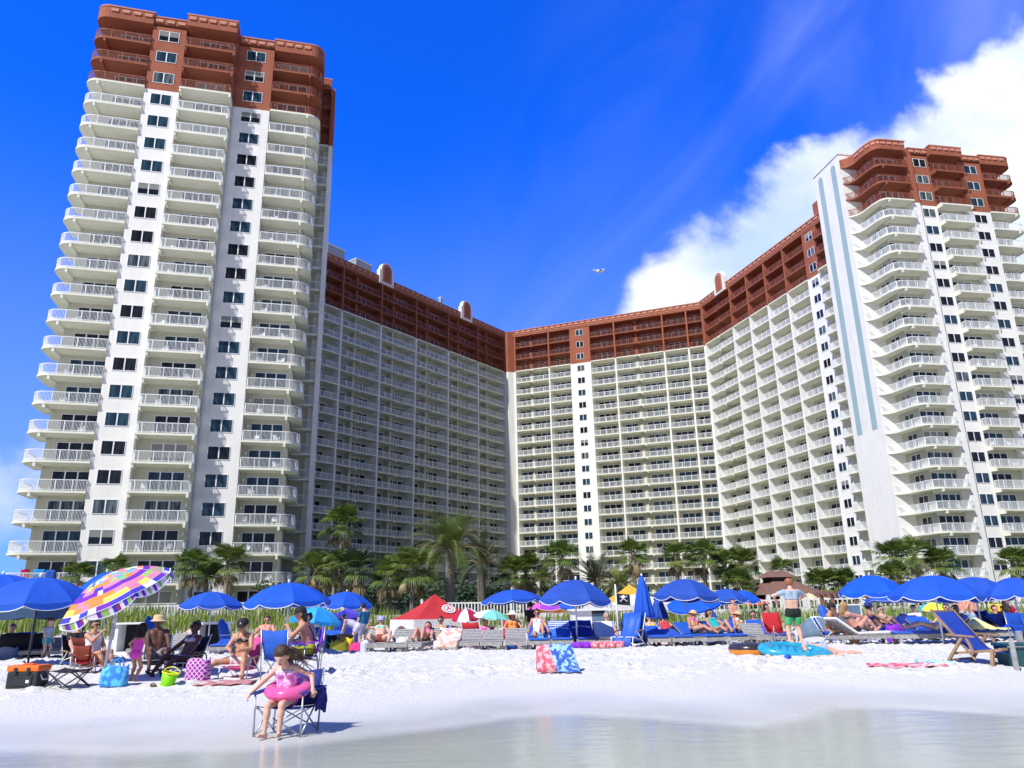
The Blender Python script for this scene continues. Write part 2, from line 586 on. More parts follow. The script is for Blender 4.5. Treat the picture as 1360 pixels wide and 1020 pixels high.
wx = [-400, -60, -20] + list(np.arange(-12, 12.1, 0.4)) + [20, 60, 400]
wdep = []
for f in range(9):
    row = []
    for x in wx:
        ye = shore(x) + 0.05 + 0.05 * mnoise.noise((x * 1.3, 0, 0))
        yy = [-600, -60, -5, 4, 7.0, ye - 1.2, ye - 0.7, ye - 0.3, ye][f]
        if f == 4:
            yy = min(yy, ye - 1.5)
        wdep.append(max(0.0, ye - yy))
        row.append((x, yy, 0.004))
    rows.append(row)
mb.sheet(rows)
sea = mb.build("sea_water", m_water, smooth=True, kind='structure')
sea.data.attributes.new('depth', 'FLOAT', 'POINT').data.foreach_set('value', wdep)
# ------------------------------------------------------------------ the resort buildings
FL = 2.95
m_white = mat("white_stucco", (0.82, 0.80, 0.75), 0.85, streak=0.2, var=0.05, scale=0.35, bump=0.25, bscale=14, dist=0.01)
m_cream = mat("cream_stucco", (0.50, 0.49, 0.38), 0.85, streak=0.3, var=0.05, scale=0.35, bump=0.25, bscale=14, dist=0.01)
m_slab = mat("cream_slab_paint", (0.79, 0.78, 0.66), 0.8, var=0.05, scale=0.5)
m_brick = mat("terracotta_stucco", (0.335, 0.102, 0.055), 0.85, streak=0.5, var=0.10, scale=0.4, bump=0.25, bscale=14, dist=0.01)
m_brickd = mat("terracotta_slab_paint", (0.30, 0.092, 0.05), 0.8, var=0.08, scale=0.5)
m_coping = mat("rose_coping", (0.50, 0.20, 0.13), 0.7, var=0.08, scale=0.6)
m_dentil = mat("dentil_paint", (0.56, 0.25, 0.17), 0.8, var=0.08)
m_rail = mat("white_railing_paint", (0.82, 0.84, 0.85), 0.4, var=0.03)
m_railb = mat("brown_railing_paint", (0.27, 0.085, 0.05), 0.5, var=0.06)
m_frame = mat("white_window_frame", (0.80, 0.80, 0.80), 0.4, var=0.03)
m_teal = mat("teal_stripe_paint", (0.33, 0.45, 0.48), 0.85, var=0.05, scale=0.3)
m_roofbox = mat("grey_roof_plant", (0.30, 0.40, 0.42), 0.6, var=0.1)
m_lampw = mat("white_lamp_glass", (0.85, 0.85, 0.8), 0.3, var=0.02)


def glassmat(name, c1, c2, rough=0.04):
    if name in MATS:
        return MATS[name]
    m = bpy.data.materials.new(name)
    m.use_nodes = True
    t = m.node_tree
    b = t.nodes['Principled BSDF']
    oi = node(t, 'ShaderNodeTexCoord').outputs['Object']
    mp = node(t, 'ShaderNodeVectorMath', {0: oi, 1: (3.4, 3.4, 0.4)}, operation='MULTIPLY').outputs[0]
    wv = node(t, 'ShaderNodeTexNoise', {'Vector': mp, 'Scale': 1.0, 'Detail': 3.0}).outputs[0]
    t.links.new(ramp(t, wv, [(0.4, c1), (0.62, c2)]), b.inputs['Base Color'])
    b.inputs['Roughness'].default_value = rough
    b.inputs['Specular IOR Level'].default_value = 0.4
    MATS[name] = m
    return m


G_DARK = glassmat("dark_window_glass", (0.006, 0.008, 0.012), (0.02, 0.022, 0.026))
G_TEAL = glassmat("teal_window_glass", (0.012, 0.03, 0.05), (0.03, 0.07, 0.10))
G_CURT = glassmat("curtained_window_glass", (0.02, 0.035, 0.045), (0.13, 0.16, 0.17))
G_BLIND = glassmat("blind_window_glass", (0.006, 0.008, 0.012), (0.02, 0.022, 0.026))
_t = G_BLIND.node_tree
_z = node(_t, 'ShaderNodeSeparateXYZ', {0: node(_t, 'ShaderNodeTexCoord').outputs['Object']}).outputs[2]
_sl = mth(_t, 'ADD', 0.75, mth(_t, 'MULTIPLY', mth(_t, 'SINE', mth(_t, 'MULTIPLY', _z, 90.0)), 0.25))
_bl = mixc(_t, _sl, (0.10, 0.10, 0.095), (0.30, 0.30, 0.27))
_t.links.new(mixc(_t, mth(_t, 'GREATER_THAN', _z, 0.72), (0.01, 0.014, 0.02), _bl), _t.nodes['Principled BSDF'].inputs['Base Color'])
GL = [G_DARK, G_DARK, G_TEAL, G_TEAL, G_CURT]


def arc(cx, cy, r, a0, a1, n=7, ry=None):
    ry = r if ry is None else ry
    return [(cx + r * math.cos(RAD(a0 + (a1 - a0) * i / (n - 1))), cy + ry * math.sin(RAD(a0 + (a1 - a0) * i / (n - 1)))) for i in range(n)]


def inset_path(path, d):
    """shift an open path to its left side by d"""
    out = []
    for i, p in enumerate(path):
        a = path[max(i - 1, 0)]
        c = path[min(i + 1, len(path) - 1)]
        tx, ty = c[0] - a[0], c[1] - a[1]
        l = math.hypot(tx, ty)
        out.append((p[0] - ty / l * d, p[1] + tx / l * d))
    return out


def railing(mb, path, z=0.0, h=1.06, sp=0.13, w=0.028, post=1.5, pw=0.07, m=0):
    """top and bottom rail, posts and balusters along a path"""
    L = [0]
    for a, b_ in zip(path, path[1:]):
        L.append(L[-1] + math.hypot(b_[0] - a[0], b_[1] - a[1]))

    def pt(s):
        for i in range(len(path) - 1):
            if s <= L[i + 1] + 1e-6:
                f = (s - L[i]) / max(1e-6, L[i + 1] - L[i])
                return (path[i][0] + (path[i + 1][0] - path[i][0]) * f, path[i][1] + (path[i + 1][1] - path[i][1]) * f)
        return path[-1]
    for a, b_ in zip(path, path[1:]):
        mb.bar((a[0], a[1], z + h), (b_[0], b_[1], z + h), 0.075, 0.075, m)
        mb.bar((a[0], a[1], z + 0.10), (b_[0], b_[1], z + 0.10), 0.05, 0.05, m)
    n = max(1, round(L[-1] / post))
    for i in range(n + 1):
        p = pt(L[-1] * i / n)
        mb.box(p[0] - pw / 2, p[0] + pw / 2, p[1] - pw / 2, p[1] + pw / 2, z, z + h + 0.02, m)
    k = int(L[-1] / sp)
    for i in range(1, k):
        p = pt(L[-1] * i / k)
        hw = w / 2
        vs = [(p[0] - hw, p[1] - hw, z + 0.1), (p[0] + hw, p[1] - hw, z + 0.1), (p[0] + hw, p[1] + hw, z + 0.1), (p[0] - hw, p[1] + hw, z + 0.1)]
        vs += [(x, y, z + h) for x, y, _ in vs]
        mb.add(vs, [(0, 1, 5, 4), (1, 2, 6, 5), (2, 3, 7, 6), (3, 0, 4, 7)], m)


def win_meshes(w, h, panes, fw=0.055, mull=0.12):
    """a frame mesh and a pane mesh, lying in the plane y=0 and looking to -y, bottom at z=0, centred on x"""
    f = MB()
    f.box(-w / 2, w / 2, -0.05, 0.0, 0, fw)
    f.box(-w / 2, w / 2, -0.05, 0.0, h - fw, h)
    f.box(-w / 2, -w / 2 + fw, -0.05, 0.0, fw, h - fw)
    f.box(w / 2 - fw, w / 2, -0.05, 0.0, fw, h - fw)
    for i in range(1, panes):
        x = -w / 2 + w * i / panes
        f.box(x - mull / 2, x + mull / 2, -0.045, 0.0, fw, h - fw)
    g = MB()
    g.box(-w / 2 + 0.04, w / 2 - 0.04, -0.022, 0.0, 0.04, h - 0.04)
    return f, g


WM = {}


def window(parent, name, kind, loc, rz, w, h, panes, brown=False, glass=None):
    """a window or glass door part with its pane as a sub-part"""
    key = (w, h, panes)
    if key not in WM:
        f, g = win_meshes(w, h, panes)
        WM[key] = (f.mesh(name, m_frame), [g.mesh("pane", gm) for gm in (G_DARK, G_TEAL, G_CURT, G_BLIND)])
    fm, gm = WM[key]
    o = link(name, fm, parent, loc, rz)
    gi = random.choice([0, 0, 0, 0, 1, 1, 1, 1, 2, 3]) if glass is None else glass
    link("pane", gm[gi], o)
    return o


def dentils(mb, path, z, closed=False, sp=1.15, m=1):
    pts = path
    for a, b_ in zip(pts, pts[1:]):
        d = Vector((b_[0] - a[0], b_[1] - a[1], 0))
        L = d.length
        if L < 0.5:
            continue
        d /= L
        n = max(1, round(L / sp))
        nrm = Vector((d.y, -d.x, 0))
        for i in range(n):
            c0 = Vector((a[0], a[1], 0)) + d * (L * (i + 0.18) / n)
            c1 = Vector((a[0], a[1], 0)) + d * (L * (i + 0.86) / n)
            mb.bar(c0 + nrm * 0.03 + Vector((0, 0, z)), c1 + nrm * 0.03 + Vector((0, 0, z)), 0.14, 0.42, m)


def tower(name, label, origin, ang, P, group):
    T = thing(name, label, 'building', (origin[0], origin[1], 1.2), RAD(ang), group)
    bpy.context.view_layer.update()
    z0 = 66.55 - 1.2          # top floor level in local height
    zb = z0 - 2 * FL - 0.22   # underside of the lowest terracotta slab
    zroof = 69.30 - 1.2
    ztop = 71.0 - 1.2
    rear = P['rear']
    # wall
    mb = MB()
    core = P['core']
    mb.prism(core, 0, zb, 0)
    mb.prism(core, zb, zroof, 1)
    for (u0, u1, y) in P['strips']:
        mb.box(u0, u1, y, y + 1.2, 0, zb, 2)
        mb.box(u0, u1, y, y + 1.2, zb, zroof, 1)
    for (u0, u1, y0, y1) in P.get('piers', []):
        mb.box(u0, u1, y0, y1, 0, zb, 2)
        mb.box(u0, u1, y0, y1, zb, zroof, 1)
    for bx_ in P.get('rearvol', []):
        mb.box(*bx_[:4], 0, zb, 2)
        mb.box(*bx_[:4], zb, bx_[4], 1)
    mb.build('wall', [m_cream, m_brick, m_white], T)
    # roof with fascia, coping and dentil band
    mb = MB()
    for st in P['stacks']:
        mb.prism(st['slab'], zroof, ztop - 0.16, 0)
        cop = st['cope']
        mb.prism(cop, ztop - 0.16, ztop + 0.02, 1)
        dentils(mb, st['front'], ztop - 0.62, m=2)
    for (u0, u1, y) in P['strips']:
        mb.box(u0 - 0.04, u1 + 0.04, y - 0.12, y + 1.5, zroof + 0.35, ztop - 0.5, 0)
        mb.box(u0 - 0.06, u1 + 0.06, y - 0.2, y + 1.5, ztop - 0.5, ztop - 0.35, 1)
        dentils(mb, [(u0, y - 0.12), (u1, y - 0.12)], ztop - 0.95, m=2)
    mb.prism([(x, y + 0.05) for x, y in core], zroof, ztop - 0.55, 0)
    mb.build('roof', [m_brick, m_coping, m_dentil], T)
    for bx_ in P.get('pent', []):
        mb = MB()
        mb.box(*bx_)
        mb.box(bx_[0] - 0.15, bx_[1] + 0.15, bx_[2] - 0.15, bx_[3] + 0.15, bx_[5], bx_[5] + 0.25)
        mb.build('penthouse', m_white, T)
    # balconies
    for st in P['stacks']:
        sl, rl = MB(), MB()
        sl.prism(st['slab'], -0.22, 0.0, 0)
        for (bx0, by0, bx1, by1) in st.get('beams', []):
            sl.bar((bx0, by0, -0.40), (bx1, by1, -0.34), 0.24, 0.42, 0)
        for q in st['rail']:
            railing(rl, q, 0.0, sp=0.125)
        ms_w, ms_r = sl.mesh('balcony', m_slab), rl.mesh('railing', m_rail)
        mb_w = ms_w.copy()
        mb_w.materials[0] = m_brickd
        mb_r = ms_r.copy()
        mb_r.materials[0] = m_railb
        for k in range(0, P['floors']):
            z = z0 - FL * k
            o = link('balcony', (mb_w if k < 2 else ms_w), T, (0, 0, z))
            if k == 2:
                o.data = ms_w
            link('railing', mb_r if k < 3 else ms_r, o)
            for (du, dyv, w, n, rzv) in st['doors']:
                window(T, 'sliding_door', 'door', (du, dyv, z + 0.02), rzv, w, 2.25, n)
            for (du, dyv) in st.get('lamps', []):
                lm = MB()
                if 'lamp' not in WM:
                    lm.tube([(0, -0.16, 0), (0, -0.16, 0.28)], 0.11, 8)
                    lm.box(-0.04, 0.04, -0.16, 0, 0.1, 0.16)
                    WM['lamp'] = lm.mesh('wall_lamp', m_lampw, True)
                link('wall_lamp', WM['lamp'], T, (du, dyv, z + 1.75))
    # strip windows
    for (u0, u1, y) in P['strips']:
        for k in range(0, P['floors']):
            window(T, 'window', 'window', ((u0 + u1) / 2 + P.get('wshift', 0), y - 0.002, z0 - FL * k + 0.75), 0, P['ww'], 1.45, 2)
    return T


# left tower, plan in its own frame: x along the front, y inwards
def left_tower():
    A = [(0.0, 1.9), (-4.9, 1.9), (-4.9, 4.4)] + [(-6.35, 4.4), (-6.35, 1.35)] + arc(-4.9, 1.05, 1.45, 180, 270, 7, 1.45) + [(0.0, -0.30)]
    Af = arc(-4.9, 1.05, 1.45, 180, 270, 7)[2:] + [(0.0, -0.32)]
    Ar = [(-4.9, 4.3), (-6.27, 4.3)] + arc(-4.9, 1.05, 1.37, 180, 270, 8) + [(-0.04, -0.24), (-0.04, 0.0)]
    B = [(3.85, 1.05), (3.85, -0.98), (9.53, -0.98), (9.53, 1.3)]
    Br = [(3.93, 0.0), (3.93, -0.90), (9.45, -0.90), (9.45, 1.22)]
    C = [(13.85, 3.1), (13.85, 1.1), (18.3, 1.1)] + arc(18.3, 2.6, 1.5, -90, 0, 7) + [(19.8, 6.5), (18.6, 6.5), (18.6, 3.1)]
    Cr = [(13.93, 1.25), (13.93, 1.18), (18.3, 1.18)] + arc(18.3, 2.6, 1.42, -90, 0, 8) + [(19.72, 6.4)]
    Dk = [(18.65, 8.6), (18.65, 7.2), (20.85, 7.2), (20.85, 8.6)]
    core = [(-4.9, 1.85), (0.02, 1.85), (0.02, 0.9), (3.68, 0.9), (3.68, 1.0), (9.6, 1.0), (9.6, 2.0), (13.78, 2.0), (13.78, 3.0), (18.55, 3.0), (18.55, 8.6), (20.3, 8.6), (20.3, 20), (-4.9, 20)]
    up_ = lambda pl, d=0.12: pl
    P = dict(core=core, rear=20, floors=23, ww=2.25,
             strips=[(0.0, 3.7, 0.0), (9.6, 13.8, 1.25)],
             piers=[(20.9, 21.4, 7.0, 16.0), (20.25, 20.9, 8.55, 16.0)],
             stacks=[
                 dict(slab=A, cope=A, front=Af, rail=[Ar], beams=[(-4.9, -0.36, -4.9, 1.8)], doors=[(-2.1, 1.84, 3.5, 3, 0)], lamps=[]),
                 dict(slab=B, cope=B, front=[(3.85, -1.0), (9.53, -1.0)], rail=[Br], beams=[(9.4, -1.0, 9.4, 1.2), (3.98, -0.9, 3.98, 0.2)], doors=[(6.9, 0.99, 3.5, 3, 0)], lamps=[(9.15, 0.99)]),
                 dict(slab=C, cope=C, front=[(13.85, 1.08), (18.3, 1.08)] + arc(18.3, 2.6, 1.52, -90, -20, 5), rail=[Cr], beams=[(18.25, 1.02, 18.25, 3.0)], doors=[(16.2, 2.99, 3.4, 3, 0)], lamps=[(14.2, 2.99)]),
                 dict(slab=Dk, cope=Dk, front=[], rail=[[(18.7, 7.28), (20.8, 7.28)]], beams=[], doors=[], lamps=[]),
             ],
             pent=[(15.5, 20.2, 9.5, 15, 60, 71.2)])
    # the coping stands a little proud of the fascia
    for st in P['stacks']:
        cx = sum(p[0] for p in st['slab']) / len(st['slab'])
        cy = sum(p[1] for p in st['slab']) / len(st['slab'])
        st['cope'] = [(cx + (x - cx) * 1.03, cy + (y - cy) * 1.04) for x, y in st['slab']]
    return tower('hotel_tower', 'tall white condo tower with terracotta top nearest the water on the left', (-42.02, 73.66), 14.2, P, 'condo towers')


def right_tower():
    scurve = [(-8.55, 5.05), (-8.0, 4.75), (-7.5, 4.25), (-7.2, 3.4), (-7.12, 2.0), (-7.0, 0.7), (-6.7, -0.35), (-6.2, -0.9), (-5.6, -1.08), (-1.35, -1.12)]
    A = scurve + [(-1.35, 0.9), (-5.7, 0.9), (-5.7, 5.0)]
    Ar = inset_path(scurve, 0.09) + [(-1.42, -0.1)]
    Ar[-2] = (-1.42, -1.03)
    B = [(3.35, 1.05), (3.35, -0.85), (9.0, -0.85), (9.0, 0.9)]
    Br = [(3.43, 0.0), (3.43, -0.77), (8.92, -0.77), (8.92, 0.6)]
    C = [(13.35, 2.4), (13.35, 0.45), (17.9, 0.45)] + arc(17.9, 1.95, 1.5, -90, 0, 7) + [(19.4, 6.0), (18.0, 6.0), (18.0, 2.4)]
    Cr = [(13.43, 0.6), (13.43, 0.53), (17.9, 0.53)] + arc(17.9, 1.95, 1.42, -90, 0, 8) + [(19.32, 5.9)]
    core = [(-5.7, 0.9), (0.02, 0.9), (3.28, 0.9), (3.28, 1.0), (9.1, 1.0), (9.1, 1.4), (13.28, 1.4), (13.28, 2.4), (18.0, 2.4), (18.0, 18), (-5.7, 18)]
    P = dict(core=core, rear=18, floors=23, ww=2.2, wshift=0.1,
             strips=[(-0.1, 3.3, 0.0), (9.1, 13.3, 0.6)],
             piers=[(-1.32, -0.1, -0.62, 0.95)],
             stacks=[
                 dict(slab=A, front=scurve[3:], rail=[Ar], beams=[(-5.6, -1.12, -5.6, 0.9)], doors=[(-3.95, 0.89, 3.2, 3, 0), (-1.95, 0.885, 0.75, 1, 0), (-5.71, 2.9, 2.0, 2, RAD(-90))], lamps=[]),
                 dict(slab=B, front=[(3.35, -0.87), (9.0, -0.87)], rail=[Br], beams=[(3.5, -0.85, 3.5, 0.4), (8.86, -0.85, 8.86, 0.8)], doors=[(5.6, 0.99, 3.4, 3, 0)], lamps=[]),
                 dict(slab=C, front=[(13.35, 0.43), (17.9, 0.43)] + arc(17.9, 1.95, 1.52, -90, -20, 5), rail=[Cr], beams=[(17.85, 0.4, 17.85, 2.4)], doors=[(15.8, 2.39, 3.4, 3, 0)], lamps=[(13.7, 2.39)]),
             ])
    for st in P['stacks']:
        cx = sum(p[0] for p in st['slab']) / len(st['slab'])
        cy = sum(p[1] for p in st['slab']) / len(st['slab'])
        st['cope'] = [(cx + (x - cx) * 1.03, cy + (y - cy) * 1.04) for x, y in st['slab']]
    T = tower('hotel_tower', 'tall white condo tower on the right with two teal stripes on its side wall', (63.45, 104.05), 10.0, P, 'condo towers')
    # the blank end wall with two round-topped teal stripes
    mb = MB()
    zt = 72.0 - 1.2
    mb.box(-8.62, -5.6, 5.06, 12.25, 0, zt, 0)
    mb.box(-8.74, -5.5, 4.94, 12.37, zt, zt + 0.3, 0)
    mb.build('end_wall', m_white, T)
    for (y0, y1, za, zb_) in ((9.9, 11.15, 26.2 - 1.2, 71.0 - 1.2), (6.2, 7.45, 26.2 - 1.2, 71.0 - 1.2)):
        mb = MB()
        pts = [(y0, za), (y1, za), (y1, zb_ - 0.7)]
        n = 9
        for i in range(1, n):
            a = math.pi * i / n
            pts.append(((y0 + y1) / 2 + (y1 - y0) / 2 * math.cos(a), zb_ - 0.7 + 0.7 * math.sin(a)))
        pts.append((y0, zb_ - 0.7))
        x = -8.62
        vs = [(x - 0.03, p[0], p[1]) for p in pts] + [(x + 0.02, p[0], p[1]) for p in pts]
        k = len(pts)
        mb.add(vs, [tuple(range(k - 1, -1, -1))] + [(i, (i + 1) % k, k + (i + 1) % k, k + i) for i in range(k)])
        mb.build('stripe', m_teal, T)
    return T


LT_ = left_tower()
RT_ = right_tower()
bc = MB()
bc.box(-0.24, 0.24, -0.24, 0.24, 0.40, 0.44)
bc.bar((0, 0.22, 0.44), (0, 0.34, 0.92), 0.44, 0.03, upv=(0, 1, 0))
for x_ in (-0.21, 0.21):
    for y_ in (-0.2, 0.2):
        bc.bar((x_ * 1.1, y_ * 1.1, 0), (x_, y_, 0.40), 0.04, 0.04)
    bc.bar((x_ * 1.15, -0.22, 0.64), (x_ * 1.15, 0.28, 0.64), 0.05, 0.03)
    bc.bar((x_ * 1.15, -0.2, 0.40), (x_ * 1.15, -0.2, 0.64), 0.03, 0.03)
bcm = bc.mesh('patio_chair', m_rail)
brn = random.Random(12)
for T_, spots_, lab_, grp_ in ((LT_, [(-3.6, 0.7), (-1.3, 0.8), (5.2, 0.0), (8.2, 0.1), (15.0, 2.0), (17.4, 2.0)], 'white patio chair on a balcony of the left tower', 'white patio chairs on the left tower'),
                               (RT_, [(-4.8, 0.0), (-2.6, 0.1), (4.8, 0.1), (7.6, 0.0), (14.9, 1.4), (17.0, 1.3)], 'white patio chair on a balcony of the right tower', 'white patio chairs on the right tower')):
    for k in range(6, 23):
        for sx_, sy_ in spots_:
            if brn.random() < 0.42:
                p_ = T_.matrix_basis @ Vector((sx_ + brn.uniform(-0.4, 0.4), sy_, 66.55 - 1.2 - FL * k))
                link('patio_chair', bcm, None, p_, T_.rotation_euler.z + brn.uniform(-0.8, 0.8), label=lab_, cat='chair', group=grp_)


# ---------------------------------------------- the lower U-shaped block: three wings round the court
def main_block():
    T = thing('resort_block', 'long U-shaped condo block with terracotta upper floors between the two towers', 'building', (0, 172.8, 1.2))
    OX, OY = 0.0, 172.8
    z0 = 62.55 - 1.2
    NF = 21
    zb = z0 - 2 * FL - 0.2
    zr, ztp = 65.3 - 1.2, 66.9 - 1.2
    # (origin, angle, length, bay bounds, kinds)  d = double bay, s = single bay, w = window strip, e = end balcony
    wings = [
        ('left', (-34.6, 128.6), 53.3, [0, 4.6, 14.65, 24.6, 34.75, 45.0, 55.1], 'sddddd'),
        ('centre', (0.0, 172.8), -20.9, [0.9, 9.5, 14.96, 19.5, 25.5, 36.7, 42.1, 45.6], 'dswsdss'),
        ('right', (42.5, 156.0), -73.0, [0.3, 11.1, 17.1, 23.1, 29.1, 35.1, 38.5, 43.0], 'dsssswe'),
    ]
    cells = []
    DEP = 2.3
    for wn, org, ang, bnd, kinds in wings:
        a = RAD(ang)
        L = bnd[-1]
        ox, oy = org[0] - OX, org[1] - OY
        mb = MB()
        # back wall and dividing fins
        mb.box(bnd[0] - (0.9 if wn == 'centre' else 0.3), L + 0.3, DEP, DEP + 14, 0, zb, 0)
        mb.box(bnd[0] - (0.9 if wn == 'centre' else 0.3), L + 0.3, DEP, DEP + 14, zb, zr, 1)
        for i, x in enumerate(bnd):
            if wn == 'right' and i == len(bnd) - 1:
                continue
            fw = 0.17
            mb.box(x - fw, x + fw, -0.06, DEP, 0, zb, 2)
            mb.box(x - fw, x + fw, -0.06, DEP, zb, zr, 1)
        for i, kd in enumerate(kinds):
            if kd == 'd':
                w_ = bnd[i + 1] - bnd[i]
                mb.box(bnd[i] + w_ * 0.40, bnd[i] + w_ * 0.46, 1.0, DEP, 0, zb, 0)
                mb.box(bnd[i] + w_ * 0.40, bnd[i] + w_ * 0.46, 1.0, DEP, zb, zr, 1)
            if kd == 'w':
                mb.box(bnd[i] + 0.17, bnd[i + 1] - 0.17, -0.02, DEP, 0, zb, 2)
                mb.box(bnd[i] + 0.17, bnd[i + 1] - 0.17, -0.02, DEP, zb, zr, 1)
        if wn == 'left':
            mb.box(L + 0.17, L + 1.15, 0.5, DEP + 3, 0, zb, 2)
            mb.box(L + 0.17, L + 1.15, 0.5, DEP + 3, zb, zr, 1)
            mb.box(L - 2, L + 6, DEP + 1, DEP + 10, 0, zb, 2)
            mb.box(L - 2, L + 6, DEP + 1, DEP + 10, zb, zr, 1)
        if wn == 'centre':
            mb.box(0.0, 0.76, 0.3, DEP, 0, zb, 2)
            mb.box(0.0, 0.76, 0.3, DEP, zb, zr, 1)
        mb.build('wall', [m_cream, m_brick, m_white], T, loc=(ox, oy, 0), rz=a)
        mb = MB()
        mb.box(bnd[0] - 0.4, L + 0.3, -0.10, DEP + 14.0, zr, ztp - 0.15, 0)
        mb.box(bnd[0] - 0.4, L + 0.3, -0.24, DEP + 14.2, ztp - 0.15, ztp + 0.05, 1)
        mb.box(bnd[0] - 0.4, L + 0.3, -0.16, DEP, zr + 0.45, zr + 0.6, 1)
        dentils(mb, [(bnd[0], -0.10), (L, -0.10)], ztp - 0.5, sp=1.5, m=2)
        mb.build('roof', [m_brick, m_coping, m_dentil], T, loc=(ox, oy, 0), rz=a)
        for i, kd in enumerate(kinds):
            for k in range(NF):
                xm = (bnd[i] + bnd[i + 1]) / 2
                wx_, wy_ = ox + xm * math.cos(a) + OX, oy + xm * math.sin(a) + OY
                z = z0 - FL * k
                dist = math.hypot(math.hypot(wx_, wy_), z)
                # what the palms and neighbours hide counts as small
                if z < 8:
                    dist += 60
                if wn == 'left' and i == 0:
                    dist += 100
                cells.append((dist, wn, i, kd, k, ox, oy, a, bnd[i], bnd[i + 1], z))
    cells.sort(key=lambda c: c[0])
    cache = {}
    stuff_b = {0: MB(), 1: MB()}
    stuff_r = {0: MB(), 1: MB()}
    stuff_d, stuff_p = MB(), MB()
    nb = nw = nd = 0

    def xf(sub, c, dz):
        """vertices of a local mesh builder moved into the block's own frame"""
        ox, oy, a, x0 = c[5], c[6], c[7], c[8]
        ca, sa = math.cos(a), math.sin(a)
        return [(ox + (x0 + x) * ca - y * sa, oy + (x0 + x) * sa + y * ca, z + dz) for x, y, z in sub.v]

    def doors_for(kd, w):
        if kd == 'd':
            return [(w * 0.21, 2.8, 2), (w * 0.71, 4.1, 3)]
        if w < 4.8:
            return [(w * 0.5, min(2.6, w * 0.66), 2)]
        return [(w * 0.49, 3.9, 3)]

    for c in cells:
        dist, wn, i, kd, k, ox, oy, a, x0, x1, z = c
        w = x1 - x0
        ca, sa = math.cos(a), math.sin(a)

        def P3(x, y, zz):
            return (ox + (x0 + x) * ca - y * sa, oy + (x0 + x) * sa + y * ca, zz)
        if kd == 'w':
            if nw < 100:
                window(T, 'window', 'window', P3(w / 2, -0.024, z + 0.75), a, 1.75, 1.45, 2)
                nw += 1
            continue
        key = (round(w, 2), kd, wn)
        if key not in cache:
            sl, rl = MB(), MB()
            pr = 0.06
            if kd == 'e':
                sl.prism([(0.18, DEP - 0.01), (0.18, -0.9), (w - 0.1, -0.9), (w - 0.1, DEP - 0.01)], -0.2, 0, 0)
                sl.bar((0.35, -0.8, -0.34), (0.35, 0.2, -0.34), 0.22, 0.3)
                railing(rl, [(0.2, 0), (0.2, -0.84), (w - 0.2, -0.84)], 0, sp=0.16, w=0.035)
            else:
                sl.box(0.171, w - 0.171, 0.0, DEP - 0.003, -0.2, 0.0, 0)
                if kd == 'd':
                    sl.bar((w * 0.5, -0.10, -0.30), (w * 0.5, 1.8, -0.30), 0.26, 0.34)
                railing(rl, [(0.16, 0.08), (w - 0.16, 0.08)], 0, sp=0.16, w=0.035, pw=0.09)
            cache[key] = (sl, rl, {})
        sl, rl, mm = cache[key]
        brown = k < 3
        if nb < 100:
            nb += 1
            bs = k < 2
            if (bs, 's') not in mm:
                mm[(bs, 's')] = sl.mesh('balcony', m_brickd if bs else m_slab)
            if (brown, 'r') not in mm:
                mm[(brown, 'r')] = rl.mesh('railing', m_railb if brown else m_rail)
            o = link('balcony', mm[(bs, 's')], T, P3(0, 0, z), a)
            link('railing', mm[(brown, 'r')], o)
        else:
            q = 1 if k < 2 else 0
            stuff_b[q].add(xf(sl, c, z), sl.f)
            stuff_r[1 if brown else 0].add(xf(rl, c, z), rl.f)
        for (dx_, dw, n) in doors_for(kd, w):
            if nd < 100:
                nd += 1
                window(T, 'sliding_door', 'door', P3(dx_, DEP - 0.004, z + 0.02), a, dw, 2.25, n)
            else:
                f, g = win_meshes(dw, 2.25, n)
                for sub, dst in ((f, stuff_d), (g, stuff_p)):
                    vs = [P3(dx_ + vx, DEP - 0.004 + vy, z + 0.02 + vz) for vx, vy, vz in sub.v]
                    dst.add(vs, sub.f, random.choice([0, 0, 1, 1, 2]) if dst is stuff_p else 0)
    ob = MB()
    for q in (0, 1):
        ob.add(stuff_b[q].v, stuff_b[q].f, q)
    far_b = ob.build('balcony', [m_slab, m_brickd], T, kind='stuff')
    ob = MB()
    for q in (0, 1):
        ob.add(stuff_r[q].v, stuff_r[q].f, q)
    ob.build('railing', [m_rail, m_railb], far_b, kind='stuff')
    fd = stuff_d.build('sliding_door', m_frame, T, kind='stuff')
    stuff_p.build('pane', [G_DARK, G_TEAL, G_CURT], fd, kind='stuff')
    # the inner corner where the shaded wing meets the centre wing
    mb = MB()
    cp = [(-1.75, -0.05), (-0.9, -0.55), (0.2, -0.1), (0.95, 0.2), (0.95, 4.0), (-3.5, 4.0)]
    mb.prism(cp, 0, zb, 0)
    mb.prism(cp, zb, ztp - 0.1, 1)
    mb.build('corner_pier', [m_white, m_brick], T)
    # arched gables standing on the parapet
    for wn, x in (('left', 15.4), ('left', 40.6), ('right', 8.3)):
        org, ang = [(w_[1], w_[2]) for w_ in wings if w_[0] == wn][0]
        a = RAD(ang)
        px, py = org[0] - OX + x * math.cos(a), org[1] - OY + x * math.sin(a)

        def archpts(hw, zlo, zhi, n=12):
            zc = zhi - hw
            pts = [(-hw, zlo), (hw, zlo)]
            for j in range(n + 1):
                an = math.pi * j / n
                pts.append((hw * math.cos(an), zc + hw * math.sin(an)))
            return pts

        def extr(mb, pts, y0, y1, m):
            k = len(pts)
            vs = [(p[0], y0, p[1]) for p in pts] + [(p[0], y1, p[1]) for p in pts]
            mb.add(vs, [tuple(range(k)), tuple(range(2 * k - 1, k - 1, -1))] + [((j + 1) % k, j, k + j, k + (j + 1) % k) for j in range(k)], m)
        mb = MB()
        extr(mb, archpts(1.55, zr + 0.1, zr + 4.9), -0.42, 0.5, 0)
